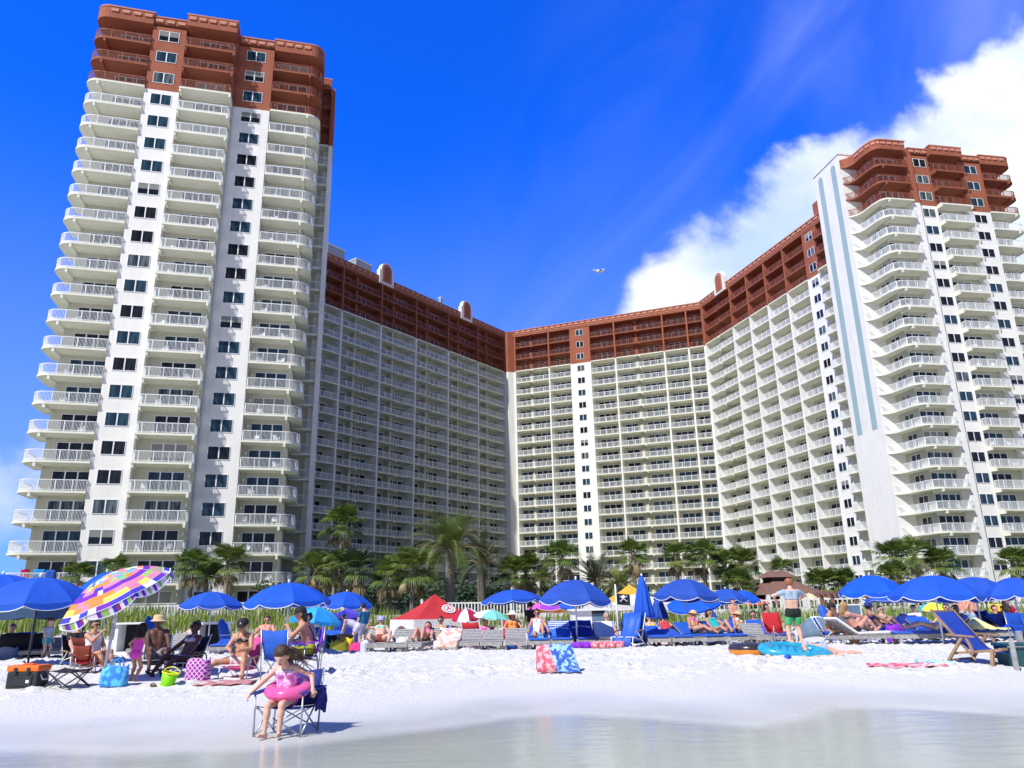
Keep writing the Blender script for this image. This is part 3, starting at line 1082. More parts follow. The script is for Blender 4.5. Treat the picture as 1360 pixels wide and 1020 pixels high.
        extr(mb, archpts(1.28, zr + 0.5, zr + 4.6), -0.50, -0.40, 1)
        extr(mb, archpts(0.9, zr + 0.75, zr + 4.05), -0.54, -0.45, 2)
        mb.box(-1.95, -1.56, -0.40, 0.5, zr + 0.1, zr + 3.1, 0)
        mb.box(1.56, 1.95, -0.40, 0.5, zr + 0.1, zr + 3.1, 0)
        mb.build('arched_gable', [m_white, m_coping, m_brick], T, loc=(px, py, 0), rz=a)
    # plant rooms on the left wing roof
    for x0, x1, y0, y1, h in ((2.0, 6.2, 2.0, 9, 3.2), (9.0, 13.2, 1.8, 9, 2.6), (33.2, 33.8, 1.0, 1.6, 2.0)):
        a = RAD(53.3)
        mb = MB()
        mb.box(x0, x1, y0, y1, ztp + 0.06, ztp + h, 0)
        mb.box(x0 - 0.1, x1 + 0.1, y0 - 0.1, y1 + 0.1, ztp + h, ztp + h + 0.2, 1)
        if x1 - x0 > 2:
            mb.box(x0 + 1.2, x1 - 1.2, y0 - 0.1, y0, ztp + 1.0, ztp + 1.25, 1)
        mb.build('plant_room', [m_roofbox, m_white], T, loc=(-34.6 - OX, 128.6 - OY, 0), rz=a)
    return T


main_block()
# ------------------------------------------------------------------ palms, shrubs, dune plants, fence
m_trunk = mat("palm_bark", (0.20, 0.16, 0.12), 0.95, scale=6, col2=(0.36, 0.31, 0.25), bump=0.9, bscale=18, dist=0.05)
m_fan = mat("fan_frond_green", (0.06, 0.12, 0.018), 0.45, scale=1.6, col2=(0.18, 0.245, 0.045), spec=0.35, trans=0.25)
m_fan2 = mat("yellow_frond_green", (0.10, 0.15, 0.025), 0.5, scale=1.6, col2=(0.23, 0.265, 0.06), spec=0.35, trans=0.25)
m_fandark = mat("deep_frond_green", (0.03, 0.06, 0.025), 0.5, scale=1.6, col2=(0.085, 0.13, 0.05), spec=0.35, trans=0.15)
m_dead = mat("dry_frond_tan", (0.26, 0.19, 0.10), 0.8, scale=2, col2=(0.44, 0.35, 0.2), trans=0.15)
m_leaf = mat("shrub_leaf_green", (0.05, 0.085, 0.03), 0.55, scale=1.2, col2=(0.16, 0.20, 0.08), trans=0.2)
m_grass = mat("sea_oat_green", (0.07, 0.13, 0.012), 0.7, scale=0.8, col2=(0.30, 0.40, 0.05), trans=0.3)
m_grassd = mat("dry_grass_tan", (0.42, 0.37, 0.20), 0.8, scale=0.8, col2=(0.62, 0.55, 0.33), trans=0.3)


def fan_leaf(mb, base, out, L, droop, rnd, m, nseg=13, spread=150, seglen=1.0):
    """one costapalmate leaf: petiole then a fan of narrow folded segments"""
    out = out.normalized()
    side = out.cross(Vector((0, 0, 1)))
    if side.length < 0.05:
        side = Vector((1, 0, 0))
    side.normalize()
    upv = side.cross(out).normalized()
    pet = L * 0.5
    tip = base + out * pet + Vector((0, 0, -droop * pet * 0.25))
    mb.bar(base, tip, 0.035, 0.02, m)
    fl = L * 0.62 * seglen
    for i in range(nseg):
        a = RAD(-spread / 2 + spread * i / (nseg - 1))
        d = out * math.cos(a) + side * math.sin(a)
        l = fl * (0.72 + 0.28 * math.cos(a)) * rnd.uniform(0.88, 1.08)
        mid = tip + d * l * 0.55 + upv * (0.06 * l) + Vector((0, 0, -droop * l * 0.10))
        end = tip + d * l + Vector((0, 0, -droop * l * (0.35 + 0.25 * rnd.random())))
        wd = d.cross(upv).normalized() * (0.055 * L * 0.55)
        mb.add([tip, mid - wd, end, mid + wd, mid + upv * 0.02], [(0, 1, 4), (0, 4, 3), (1, 2, 4), (4, 2, 3)], m)


def fan_crown(seed, n=30, R=1.5, up_bias=0.15, ndead=8):
    rnd = random.Random(seed)
    mb, md = MB(), MB()
    for i in range(n):
        el = RAD(rnd.uniform(-38, 82)) if i % 3 else RAD(rnd.uniform(15, 60))
        az = i * 2.399 + rnd.uniform(-0.3, 0.3)
        out = Vector((math.cos(az) * math.cos(el), math.sin(az) * math.cos(el), math.sin(el) + up_bias))
        base = Vector((math.cos(az) * 0.12, math.sin(az) * 0.12, rnd.uniform(-0.3, 0.2)))
        fan_leaf(mb, base, out, R * rnd.uniform(0.8, 1.1), 0.9 if el < 0.3 else 0.6, rnd, 0 if rnd.random() < 0.75 else 1)
    for i in range(ndead):
        az = rnd.uniform(0, 6.28)
        el = RAD(rnd.uniform(-78, -45))
        out = Vector((math.cos(az) * math.cos(el), math.sin(az) * math.cos(el), math.sin(el)))
        fan_leaf(md, Vector((math.cos(az) * 0.14, math.sin(az) * 0.14, -0.3)), out, R * rnd.uniform(0.7, 0.95), 0.9, rnd, 0, nseg=9, spread=80)
    return mb, md


def trunk_mb(h, r0, r1, bend, seed):
    rnd = random.Random(seed)
    mb = MB()
    n = 16
    pts, rs = [], []
    bx_, by_ = rnd.uniform(-bend, bend), rnd.uniform(-bend, bend)
    for i in range(n + 1):
        f = i / n
        pts.append((bx_ * f * (f - 1) * 2, by_ * f * (f - 1) * 2, h * f))
        rs.append((r0 + (r1 - r0) * f) * (1.0 + (0.10 if i % 2 else -0.03)) * (1.35 if i == 0 else 1))
    mb.tube(pts, rs, 9)
    return mb


FAN = []
for s_ in range(3):
    g, d_ = fan_crown(11 + s_, n=[46, 40, 52][s_])
    FAN.append((g.mesh('crown', [m_fan, m_fan2]), d_.mesh('dry_frond_skirt', m_dead)))


def fan_palm(u, vtop, Y, R, label, variant=0, green=None, vbase=None, dead=True, base=None):
    """R crown radius in metres; vtop photo row of the top of the crown"""
    g = base if base is not None else gp(u, Y)
    top = at(u, vtop, Y).z
    R = R * 0.9
    h = top - g.z - R * 0.85
    T = thing('palm_tree', label, 'palm tree', g, random.uniform(0, 6.28), 'fan palms in front of the resort')
    trunk_mb(h, 0.19, 0.14, 0.12, int(u)).build('trunk', m_trunk, T, smooth=True)
    c = link('crown', FAN[variant][0], T, (0, 0, h), random.uniform(0, 6.28))
    c.scale = (R / 1.5,) * 3
    if green is not None:
        c.data = c.data.copy()
        c.data.materials[0], c.data.materials[1] = green
    if dead:
        d_ = link('dry_frond_skirt', FAN[variant][1], T, (0, 0, h), random.uniform(0, 6.28))
        d_.scale = (R / 1.5,) * 3
    return T


def feather_crown(seed, n=46, L=3.2, droop=0.55, nleaf=26, stiff=0.0):
    rnd = random.Random(seed)
    mb = MB()
    for i in range(n):
        az = i * 2.399 + rnd.uniform(-0.2, 0.2)
        e0 = RAD(rnd.uniform(-12, 84))
        l = L * rnd.uniform(0.85, 1.08)
        p = Vector((math.cos(az) * 0.15, math.sin(az) * 0.15, 0))
        hd = Vector((math.cos(az), math.sin(az), 0))
        sd = Vector((-math.sin(az), math.cos(az), 0))
        k = 12
        pts = [p.copy()]
        e = e0
        for j in range(k):
            e -= droop * (j / k) * 0.30 + 0.01
            pts.append(pts[-1] + (hd * math.cos(e) + Vector((0, 0, math.sin(e)))) * l / k)
        mb.tube(pts, [0.035 * (1 - 0.8 * j / k) for j in range(k + 1)], 4, 1, cap=False)
        for j in range(nleaf):
            f = 0.12 + 0.88 * j / nleaf
            x = f * k
            i0 = min(int(x), k - 1)
            q = pts[i0].lerp(pts[i0 + 1], x - i0)
            tg = (pts[i0 + 1] - pts[i0]).normalized()
            upn = sd.cross(tg).normalized()
            if upn.z < 0:
                upn = -upn
            ll = 0.62 * L / 3.2 * (math.sin(math.pi * min(1, f * 0.92 + 0.08)) ** 0.6 + 0.12)
            for sg in (-1, 1):
                d = (tg * 0.65 + sd * sg * 0.75 + upn * 0.22 + Vector((0, 0, -0.25))).normalized()
                wv = tg * 0.035
                mb.add([q - wv, q + wv, q + d * ll], [(0, 1, 2)], 0)
    return mb


def feather_palm(u, vtop, Y, L, label, seed, mats, n=46, droop=0.55, trunk_r=0.26, base=None, frac=0.8):
    g = base if base is not None else gp(u, Y)
    top = at(u, vtop, Y).z
    h = max(0.4, top - g.z - L * frac)
    T = thing('date_palm', label, 'palm tree', g)
    trunk_mb(h, trunk_r * 1.05, trunk_r, 0.05, seed).build('trunk', m_trunk, T, smooth=True)
    feather_crown(seed, n, L, droop).build('crown', mats, T, loc=(0, 0, h))
    return T


PL = 64.0
# left group by the tower
fan_palm(249, 726, 60, 1.75, 'fan palm with a dark drooping crown, leftmost of three by the left tower', 0)
fan_palm(270, 736, 61, 1.55, 'short fan palm between two taller palms at the foot of the left tower', 1)
fan_palm(297, 718, 60, 1.9, 'fan palm with a full round crown, rightmost of three by the left tower', 2)
fan_palm(146, 734, 58, 1.35, 'bushy fan palm behind the tilted patchwork umbrella', 1, dead=False)
fan_palm(97, 743, 56, 1.4, 'loose palm behind the big blue canopy at far left', 2, dead=False)
# in front of the shaded wing
fan_palm(449, 668, 70, 2.3, 'tallest slim fan palm in front of the shaded wing', 0)
fan_palm(417, 727, 62, 2.0, 'leaning yellow green fan palm beside the corner of the left tower', 1, (m_fan2, m_fan))
fan_palm(443, 726, 66, 1.9, 'fan palm standing under the tallest slim palm', 2)
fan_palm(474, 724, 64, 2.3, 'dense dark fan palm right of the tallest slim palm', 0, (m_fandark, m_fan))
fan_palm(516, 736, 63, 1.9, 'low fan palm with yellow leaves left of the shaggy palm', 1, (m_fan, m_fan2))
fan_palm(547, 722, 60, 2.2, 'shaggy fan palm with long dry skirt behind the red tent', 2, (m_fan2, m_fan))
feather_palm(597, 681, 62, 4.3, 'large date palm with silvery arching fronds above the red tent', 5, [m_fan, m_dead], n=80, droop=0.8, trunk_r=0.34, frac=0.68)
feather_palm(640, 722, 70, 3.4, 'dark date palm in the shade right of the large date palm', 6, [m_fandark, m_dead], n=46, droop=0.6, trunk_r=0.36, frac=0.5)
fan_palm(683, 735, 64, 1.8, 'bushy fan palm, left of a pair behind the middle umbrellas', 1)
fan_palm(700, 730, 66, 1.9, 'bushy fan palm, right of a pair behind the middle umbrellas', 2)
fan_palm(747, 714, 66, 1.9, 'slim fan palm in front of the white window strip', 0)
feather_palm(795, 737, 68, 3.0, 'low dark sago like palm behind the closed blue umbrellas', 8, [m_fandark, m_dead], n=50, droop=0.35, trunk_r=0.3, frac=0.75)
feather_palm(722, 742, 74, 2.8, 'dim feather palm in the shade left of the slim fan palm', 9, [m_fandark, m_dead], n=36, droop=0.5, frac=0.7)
feather_palm(826, 752, 63, 2.2, 'small yellow green feather palm beside the yellow tent', 10, [m_fan2, m_dead], n=34, droop=0.7, trunk_r=0.15, frac=0.7)
fan_palm(846, 711, 66, 1.75, 'straight fan palm behind the closed blue umbrella', 1)
fan_palm(904, 717, 66, 1.6, 'fan palm with a loose crown left of the palm cluster', 2)
fan_palm(940, 713, 66, 1.9, 'tall fan palm at the left of the four palm cluster', 0)
fan_palm(968, 724, 68, 1.85, 'fan palm with hanging fronds in the middle of the cluster', 2)
fan_palm(991, 722, 66, 2.0, 'dense fan palm at the right of the cluster', 1)
fan_palm(985, 752, 62, 1.6, 'low fan palm under the dense cluster', 0)
fan_palm(1044, 737, 76, 1.5, 'small fan palm behind the brown roofed pavilion', 1)
fan_palm(1097, 749, 70, 2.0, 'wide bushy palm beside the pavilion, left of a pair', 2)
fan_palm(1125, 751, 70, 1.9, 'wide bushy palm beside the pavilion, right of a pair', 0)
fan_palm(1199, 712, 58, 1.75, 'fan palm left of three in front of the blank end wall', 2)
fan_palm(1196, 742, 56, 1.5, 'low bushy palm under the three right hand palms', 0)
fan_palm(1227, 709, 60, 1.7, 'middle fan palm of three in front of the right tower', 1)
fan_palm(1262, 722, 60, 1.7, 'fan palm right of three in front of the right tower', 0)
fan_palm(1362, 722, 60, 1.7, 'fan palm cut by the right edge of the view', 2)


def leafy(seed, rx, ry, rz, n, size):
    rnd = random.Random(seed)
    mb = MB()
    cl = [(Vector((rnd.uniform(-1, 1) * rx * 0.75, rnd.uniform(-1, 1) * ry * 0.75, rnd.uniform(0.15, 0.95) * rz)), rnd.uniform(0.25, 0.5)) for _ in range(26)]
    for i in range(n):
        c, s = rnd.choice(cl)
        d = Vector((rnd.gauss(0, 1), rnd.gauss(0, 1), rnd.gauss(0, 1))).normalized() * (rnd.random() ** 0.4)
        p = c + Vector((d.x * rx * s, d.y * ry * s, d.z * rz * s))
        a = Vector((rnd.gauss(0, 1), rnd.gauss(0, 1), rnd.gauss(0, 0.7))).normalized()
        b_ = a.cross(Vector((rnd.gauss(0, 1), rnd.gauss(0, 1), rnd.gauss(0, 1)))).normalized()
        s2 = size * rnd.uniform(0.6, 1.3)
        mb.add([p - a * s2, p + b_ * s2 * 0.4, p + a * s2, p - b_ * s2 * 0.4], [(0, 1, 2, 3)], 0)
    return mb


SHR = [leafy(s_, 1, 1, 1, 1500, 0.07).mesh('foliage', m_leaf) for s_ in (1, 2)]
SHRD = []
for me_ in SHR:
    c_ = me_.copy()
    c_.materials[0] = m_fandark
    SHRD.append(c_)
for i, (u, vt, Y, rx, dark, lab) in enumerate([
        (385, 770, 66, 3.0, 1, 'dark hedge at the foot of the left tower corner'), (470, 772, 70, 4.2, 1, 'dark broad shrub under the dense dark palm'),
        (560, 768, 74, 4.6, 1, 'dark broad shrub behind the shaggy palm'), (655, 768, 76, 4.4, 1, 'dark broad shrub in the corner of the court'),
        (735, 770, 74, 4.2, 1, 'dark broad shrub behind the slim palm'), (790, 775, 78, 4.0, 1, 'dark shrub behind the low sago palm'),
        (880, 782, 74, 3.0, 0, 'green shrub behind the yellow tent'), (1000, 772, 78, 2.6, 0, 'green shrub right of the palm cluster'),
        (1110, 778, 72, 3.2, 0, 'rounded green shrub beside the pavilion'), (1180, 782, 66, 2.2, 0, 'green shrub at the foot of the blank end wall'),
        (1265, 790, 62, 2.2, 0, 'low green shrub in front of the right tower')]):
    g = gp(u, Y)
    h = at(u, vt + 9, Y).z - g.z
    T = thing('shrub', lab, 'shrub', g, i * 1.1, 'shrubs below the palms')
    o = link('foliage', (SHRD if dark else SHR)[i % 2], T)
    o.scale = (rx, rx * 0.8, h)
    mb = MB()
    for k in range(5):
        mb.tube([(0.1 * k - 0.2, 0.1 * (k % 2), 0), (0.3 * (k - 2), 0.2 * (k % 3 - 1), h * 0.5)], [0.05, 0.02], 5)
    mb.build('stem', m_trunk, T)

# sea oats and dune grass: nobody could count them
rnd = random.Random(5)
mb = MB()
for i in range(21000):
    x = rnd.uniform(-34, 34)
    y = rnd.uniform(36.5, 45.5)
    if x > -9 and rnd.random() < 0.5:
        continue
    cl = mnoise.noise((x * 0.35, y * 0.5, 7.0))
    if cl < -0.12 and rnd.random() < 0.85:
        continue
    g = ground(x, y)
    h = rnd.uniform(0.35, 0.9) * (1.12 if x < -8 else 0.85) * (1.1 + cl)
    a = rnd.uniform(0, 6.28)
    lean = rnd.uniform(0.05, 0.35) * h
    d = Vector((math.cos(a), math.sin(a), 0))
    s = Vector((-d.y, d.x, 0)) * rnd.uniform(0.012, 0.03)
    p0 = Vector((x, y, g - 0.03))
    p1 = p0 + Vector((0, 0, h * 0.6)) + d * lean * 0.4
    p2 = p0 + Vector((0, 0, h)) + d * lean * 1.3
    mb.add([p0 - s, p0 + s, p1 + s, p1 - s, p2], [(0, 1, 2, 3), (3, 2, 4)], 1 if rnd.random() < 0.16 else 0)
mb.build("dune_grass", [m_grass, m_grassd], kind='stuff', label='green and straw coloured sea oats along the dune', cat='grass')
rnd = random.Random(6)
mb = MB()
for i in range(5200):
    x = rnd.uniform(-16, 32)
    y = rnd.uniform(34, 44)
    if mnoise.noise((x * 0.4, y * 0.5, 2.0)) < 0.0:
        continue
    g = ground(x, y)
    p = Vector((x, y, g + rnd.uniform(0.0, 0.28)))
    a = Vector((rnd.gauss(0, 1), rnd.gauss(0, 1), rnd.gauss(0, 0.5))).normalized()
    b_ = a.cross(Vector((rnd.gauss(0, 1), rnd.gauss(0, 1), 1))).normalized()
    s2 = rnd.uniform(0.04, 0.1)
    mb.add([p - a * s2, p + b_ * s2 * 0.5, p + a * s2, p - b_ * s2 * 0.5], [(0, 1, 2, 3)], 0)
mb.build("dune_creeper", m_leaf, kind='stuff', label='low leafy creeper spread over the pale dune sand', cat='ground cover')

# white picket fence behind the dune, in three runs
m_fence = mat("white_fence_paint", (0.62, 0.63, 0.62), 0.6, var=0.05)


def fence(u0, u1, Y0, Y1, h, label, sp=0.16):
    a, b_ = gp(u0, Y0), gp(u1, Y1)
    T = thing('picket_fence', label, 'fence', a, math.atan2(b_.y - a.y, b_.x - a.x), 'picket fences behind the dune')
    L = math.hypot(b_.x - a.x, b_.y - a.y)
    mb = MB()
    n = int(L / sp)

    def gz(s_):
        return ground(a.x + (b_.x - a.x) * s_ / L, a.y + (b_.y - a.y) * s_ / L) - a.z
    for i in range(n):
        s_ = L * (i + 0.5) / n
        z = gz(s_)
        mb.box(s_ - 0.035, s_ + 0.035, -0.012, 0.012, z + 0.08, z + h - 0.02)
    k = max(2, int(L / 6))
    for i in range(k):
        s0, s1 = L * i / k, L * (i + 1) / k
        for zz in (0.2, h - 0.06):
            mb.bar((s0, 0.04, gz(s0) + zz), (s1, 0.04, gz(s1) + zz), 0.05, 0.09)
    mb.build('picket_panel', m_fence, T)
    for i in range(k + 1):
        s_ = L * i / k
        z = gz(s_)
        mb = MB()
        mb.box(s_ - 0.07, s_ + 0.07, -0.03, 0.11, z - 0.1, z + h + 0.12)
        mb.lathe([(0.0, z + h + 0.22), (0.09, z + h + 0.14), (0.09, z + h + 0.12)], 4, c=(s_, 0.04, 0))
        mb.build('post', m_fence, T)


fence(-140, 455, 47, 48, 1.12, 'white picket fence behind the tall grass on the left', 0.2)
fence(560, 800, 49, 49, 1.05, 'white picket fence behind the middle umbrellas', 0.2)
fence(800, 1480, 49, 50, 0.85, 'white picket fence along the green dune on the right', 0.3)
# ------------------------------------------------------------------ umbrellas
m_blue = mat("royal_blue_canvas", (0.001, 0.075, 0.50), 0.75, var=0.10, scale=4, trans=0.12, bump=0.12, bscale=40)
_t = m_blue.node_tree
_b = _t.nodes['Principled BSDF']
_src = _b.inputs['Base Color'].links[0].from_socket
_rv = node(_t, 'ShaderNodeObjectInfo').outputs['Random']
_hs = node(_t, 'ShaderNodeHueSaturation', {'Saturation': mth(_t, 'ADD', 0.95, mth(_t, 'MULTIPLY', _rv, 0.05)), 'Value': mth(_t, 'ADD', 0.8, mth(_t, 'MULTIPLY', _rv, 0.5)), 'Color': _src}).outputs[0]
_t.links.new(_hs, _b.inputs['Base Color'])
m_navy = mat("navy_canvas", (0.008, 0.03, 0.30), 0.75, var=0.12, scale=4, bump=0.15, bscale=40)
m_piping = mat("white_piping", (0.80, 0.82, 0.86), 0.7, var=0.04)
m_polew = mat("white_pole_paint", (0.75, 0.76, 0.78), 0.4, var=0.04)
m_poleg = mat("grey_pole_metal", (0.42, 0.43, 0.45), 0.35, var=0.08, metal=0.6)
m_wood = mat("weathered_grey_wood", (0.26, 0.25, 0.24), 0.9, scale=7, col2=(0.44, 0.43, 0.41), bump=0.5, bscale=30)
m_teak = mat("tan_chair_wood", (0.26, 0.15, 0.08), 0.6, scale=8, col2=(0.42, 0.28, 0.16), bump=0.2, bscale=40)
m_dkmetal = mat("dark_chair_tube", (0.045, 0.05, 0.06), 0.4, var=0.15, metal=0.4)
m_black = mat("black_fabric", (0.016, 0.017, 0.02), 0.8, var=0.2, scale=8)
m_cush = mat("blue_cushion_vinyl", (0.02, 0.10, 0.52), 0.55, var=0.12, scale=5, bump=0.2, bscale=18)
m_cushw = mat("white_towel_cloth", (0.78, 0.78, 0.76), 0.9, var=0.06, scale=6, bump=0.4, bscale=60)


def cloth(name, c, c2=None, scale=6, **k):
    return mat(name, c, 0.85, scale=scale, col2=c2, bump=0.3, bscale=50, **k)


def canopy_mb(R, h, gores=8, rings=7, val=0.15, sag=0.03, mfun=None, open_=True, sub=3):
    """ribbed dome with a scalloped valance; returns canopy and piping"""
    mb, pp = MB(), MB()
    ncol = gores * sub

    def prof(f):
        return h * (1 - f ** 2.0)

    def pt(i, j):
        f = i / rings
        a = 2 * math.pi * j / ncol
        g = (j % sub) / sub
        chord = math.cos(math.pi / gores) / math.cos((g - 0.5) * 2 * math.pi / gores)
        r = R * f * (chord if f > 0 else 1)
        z = prof(f) - sag * math.sin(math.pi * g) * f
        return (r * math.cos(a), r * math.sin(a), z)
    vs = [pt(i, j) for i in range(rings + 1) for j in range(ncol)]
    for i in range(rings):
        for j in range(ncol):
            mm = mfun(i, j // sub, j) if mfun else 0
            mb.add([vs[i * ncol + j], vs[i * ncol + (j + 1) % ncol], vs[(i + 1) * ncol + (j + 1) % ncol], vs[(i + 1) * ncol + j]], [(3, 2, 1, 0)], mm)
    # valance with scallops rising at the ribs
    s2 = sub * 2
    n2 = gores * s2
    edge = []
    for j in range(n2):
        g = (j % s2) / s2
        a = 2 * math.pi * j / n2
        chord = math.cos(math.pi / gores) / math.cos((g - 0.5) * 2 * math.pi / gores)
        r = R * chord
        zt = -sag * math.sin(math.pi * g)
        drop = val * (0.45 + 0.55 * abs(math.sin(math.pi * g)) ** 0.6)
        edge.append(((r * math.cos(a), r * math.sin(a), zt), (r * 1.012 * math.cos(a), r * 1.012 * math.sin(a), zt - drop)))
    for j in range(n2):
        a_, b_ = edge[j], edge[(j + 1) % n2]
        mm = mfun(rings, (j // s2), j) if mfun else 0
        mb.add([a_[0], b_[0], b_[1], a_[1]], [(3, 2, 1, 0)], mm)
        pp.bar(a_[1], b_[1], 0.016, 0.016)
    return mb, pp


_c, _p = canopy_mb(1.15, 0.55)
UM_C, UM_P = _c.mesh('canopy', m_blue), _p.mesh('piping', m_piping)
_f = MB()
for k in range(8):
    a = 2 * math.pi * k / 8
    _f.bar((0, 0, 0.50), (1.12 * math.cos(a), 1.12 * math.sin(a), -0.02), 0.018, 0.018)
    _f.bar((0, 0, 0.12), (0.6 * math.cos(a), 0.6 * math.sin(a), 0.29), 0.015, 0.015)
UM_F = _f.mesh('rib_frame', m_polew)
_k = MB()
_k.lathe([(0, 0.11), (0.03, 0.10), (0.035, 0.05), (0.02, 0.0)], 8)
UM_K = _k.mesh('finial', m_polew, True)


def umbrella(u, w, vtop, vedge, Y, label, tilt=(0, 0), group='blue beach umbrellas', pole=None, spin=0.2, meshes=None, polelean=(0, 0)):
    g = gp(u, Y)
    R = w / 2 / FPX * Y * 1.02
    ztop, zed = at(u, vtop, Y).z, at(u, vedge, Y).z
    h = max(0.24, min(0.75, ztop - zed - 0.10))
    zc = ztop - h
    T = thing('beach_umbrella', label, 'umbrella', g, 0, group)
    mb = MB()
    mb.tube([(-polelean[0], -polelean[1], -0.1), (0, 0, zc - g.z + h * 0.95)], 0.024, 8)
    mb.build('pole', pole or m_polew, T, smooth=True)
    cm, pm = meshes or (UM_C, UM_P)
    c = link('canopy', cm, T, (0, 0, zc - g.z))
    trn = random.Random(int(u * 7 + w))
    c.rotation_euler = (tilt[0] + trn.uniform(-0.05, 0.05), tilt[1] + trn.uniform(-0.06, 0.06), spin)
    c.scale = (R / 1.15, R / 1.15, h / 0.55)
    link('piping', pm, c)
    link('rib_frame', UM_F, c)
    link('finial', UM_K, c, (0, 0, 0.54))
    return T


umbrella(48, 132, 767, 804, 20.0, 'largest blue umbrella at far left with dark tent under it', spin=0.35, pole=m_dkmetal)
umbrella(-4, 120, 763, 790, 25.0, 'blue umbrella cut by the left edge behind the largest one', spin=0.1)
umbrella(140, 84, 760, 790, 27.0, 'blue umbrella half hidden behind the tilted patchwork umbrella', (0.05, -0.1))
umbrella(280, 80, 786, 808, 28.0, 'blue umbrella in front of the three palms by the left tower', spin=0.0)
umbrella(382, 106, 774, 804, 22.0, 'wide blue umbrella behind the woman in the black cap', spin=0.4)
umbrella(459, 66, 786, 806, 33.0, 'blue umbrella above the man in the blue shirt', spin=0.1)
umbrella(681, 78, 783, 801, 29.0, 'blue umbrella with white scallops right of the red tent', spin=0.0)
umbrella(765, 94, 770, 801, 24.0, 'blue umbrella in front of the rainbow umbrella', spin=0.3)
umbrella(913, 84, 769, 796, 26.0, 'blue umbrella right of the two closed umbrellas', spin=0.12)
umbrella(922, 68, 791, 806, 29.0, 'tilted blue umbrella showing its underside below another canopy', (0.20, -0.16), spin=0.3)
umbrella(966, 56, 782, 800, 36.0, 'small blue umbrella left of an overlapping pair', spin=0.2)
umbrella(988, 44, 784, 800, 40.0, 'small blue umbrella right of an overlapping pair', spin=0.0)
umbrella(1162, 80, 764, 789, 28.0, 'blue umbrella over the brown wooden frame', spin=0.15)
umbrella(1246, 108, 764, 796, 21.5, 'broad blue umbrella above the empty wooden sling chair', spin=0.38)
umbrella(1300, 84, 766, 794, 24.5, 'blue umbrella overlapping the broad one above the sling chair', spin=0.1)
umbrella(1352, 70, 767, 793, 23.0, 'blue umbrella cut by the right edge', spin=0.2)
umbrella(1200, 86, 787, 800, 31.0, 'low blue umbrella behind the broad one on the right', spin=0.3)


def gore_meshes(name, cols, R=1.15, h=0.55, rings=7, mfun=None, gores=8, pipe=m_piping, val=0.15):
    c, p = canopy_mb(R, h, gores, rings, mfun=mfun, val=val)
    return c.mesh('canopy', cols), p.mesh('piping', pipe)


rb = [cloth("rainbow_pink", (0.75, 0.10, 0.45)), cloth("rainbow_violet", (0.32, 0.05, 0.55)), cloth("rainbow_blue", (0.02, 0.12, 0.65)), cloth("rainbow_cyan", (0.02, 0.45, 0.70)),
      cloth("rainbow_green", (0.05, 0.55, 0.18)), cloth("rainbow_lime", (0.40, 0.70, 0.06)), cloth("rainbow_yellow", (0.85, 0.75, 0.05)), cloth("rainbow_orange", (0.85, 0.30, 0.04))]
umbrella(735, 66, 797, 812, 34, 'rainbow umbrella under the big blue one in the middle', group=None, meshes=gore_meshes('rb', rb, mfun=lambda i, g, j: [6, 7, 7, 0, 0, 1, 2, 4][(g + 0) % 8] if i >= 0 else 0), spin=0.2)
m_mint = cloth("mint_canvas", (0.18, 0.62, 0.52), (0.30, 0.75, 0.66), trans=0.15)
umbrella(653, 46, 810, 823, 28, 'mint green umbrella leaning between loungers', (0.1, 0.12), group=None, meshes=gore_meshes('mint', [m_mint, m_cushw], mfun=lambda i, g, j: 1 if g == 4 else 0), spin=0.3)
m_crim = cloth("crimson_canvas", (0.42, 0.01, 0.05))
umbrella(620, 38, 808, 824, 29, 'crimson and white panelled umbrella beside the red tent', (0.12, -0.1), group=None, meshes=gore_meshes('cw', [m_crim, m_piping], mfun=lambda i, g, j: g % 2), spin=0.2)
m_sky = cloth("sky_blue_canvas", (0.02, 0.30, 0.75), trans=0.2)
m_sky2 = cloth("pale_sky_canvas", (0.05, 0.45, 0.85), trans=0.2)
umbrella(420, 62, 806, 828, 25, 'sky blue umbrella behind the shirtless person', (0.05, 0.1), group=None, meshes=gore_meshes('sky', [m_sky, m_sky2], mfun=lambda i, g, j: g % 2, pipe=m_sky2), spin=0.2)
umbrella(1241, 34, 800, 812, 33, 'small green and yellow umbrella under the low blue one', group=None, meshes=gore_meshes('gy', [rb[5], rb[4], rb[3], rb[6]], mfun=lambda i, g, j: [0, 1, 2, 2, 3, 3, 0, 1][g]), spin=0.2)
m_or = cloth("orange_red_canvas", (0.72, 0.12, 0.04))
umbrella(1007, 30, 795, 803, 50, 'orange red umbrella on the deck left of the pavilion', group=None, meshes=gore_meshes('or', [m_or], pipe=m_or))
m_ivory = cloth("ivory_canvas", (0.78, 0.72, 0.42), trans=0.3)
for i_, (u_, lab_) in enumerate(((1077, 'ivory market umbrella left of a pair by the pavilion'), (1095, 'ivory market umbrella right of a pair by the pavilion'))):
    umbrella(u_, 21, 788, 797, 54, lab_, group='ivory market umbrellas', meshes=gore_meshes('iv', [m_ivory], pipe=m_ivory), pole=m_teak)

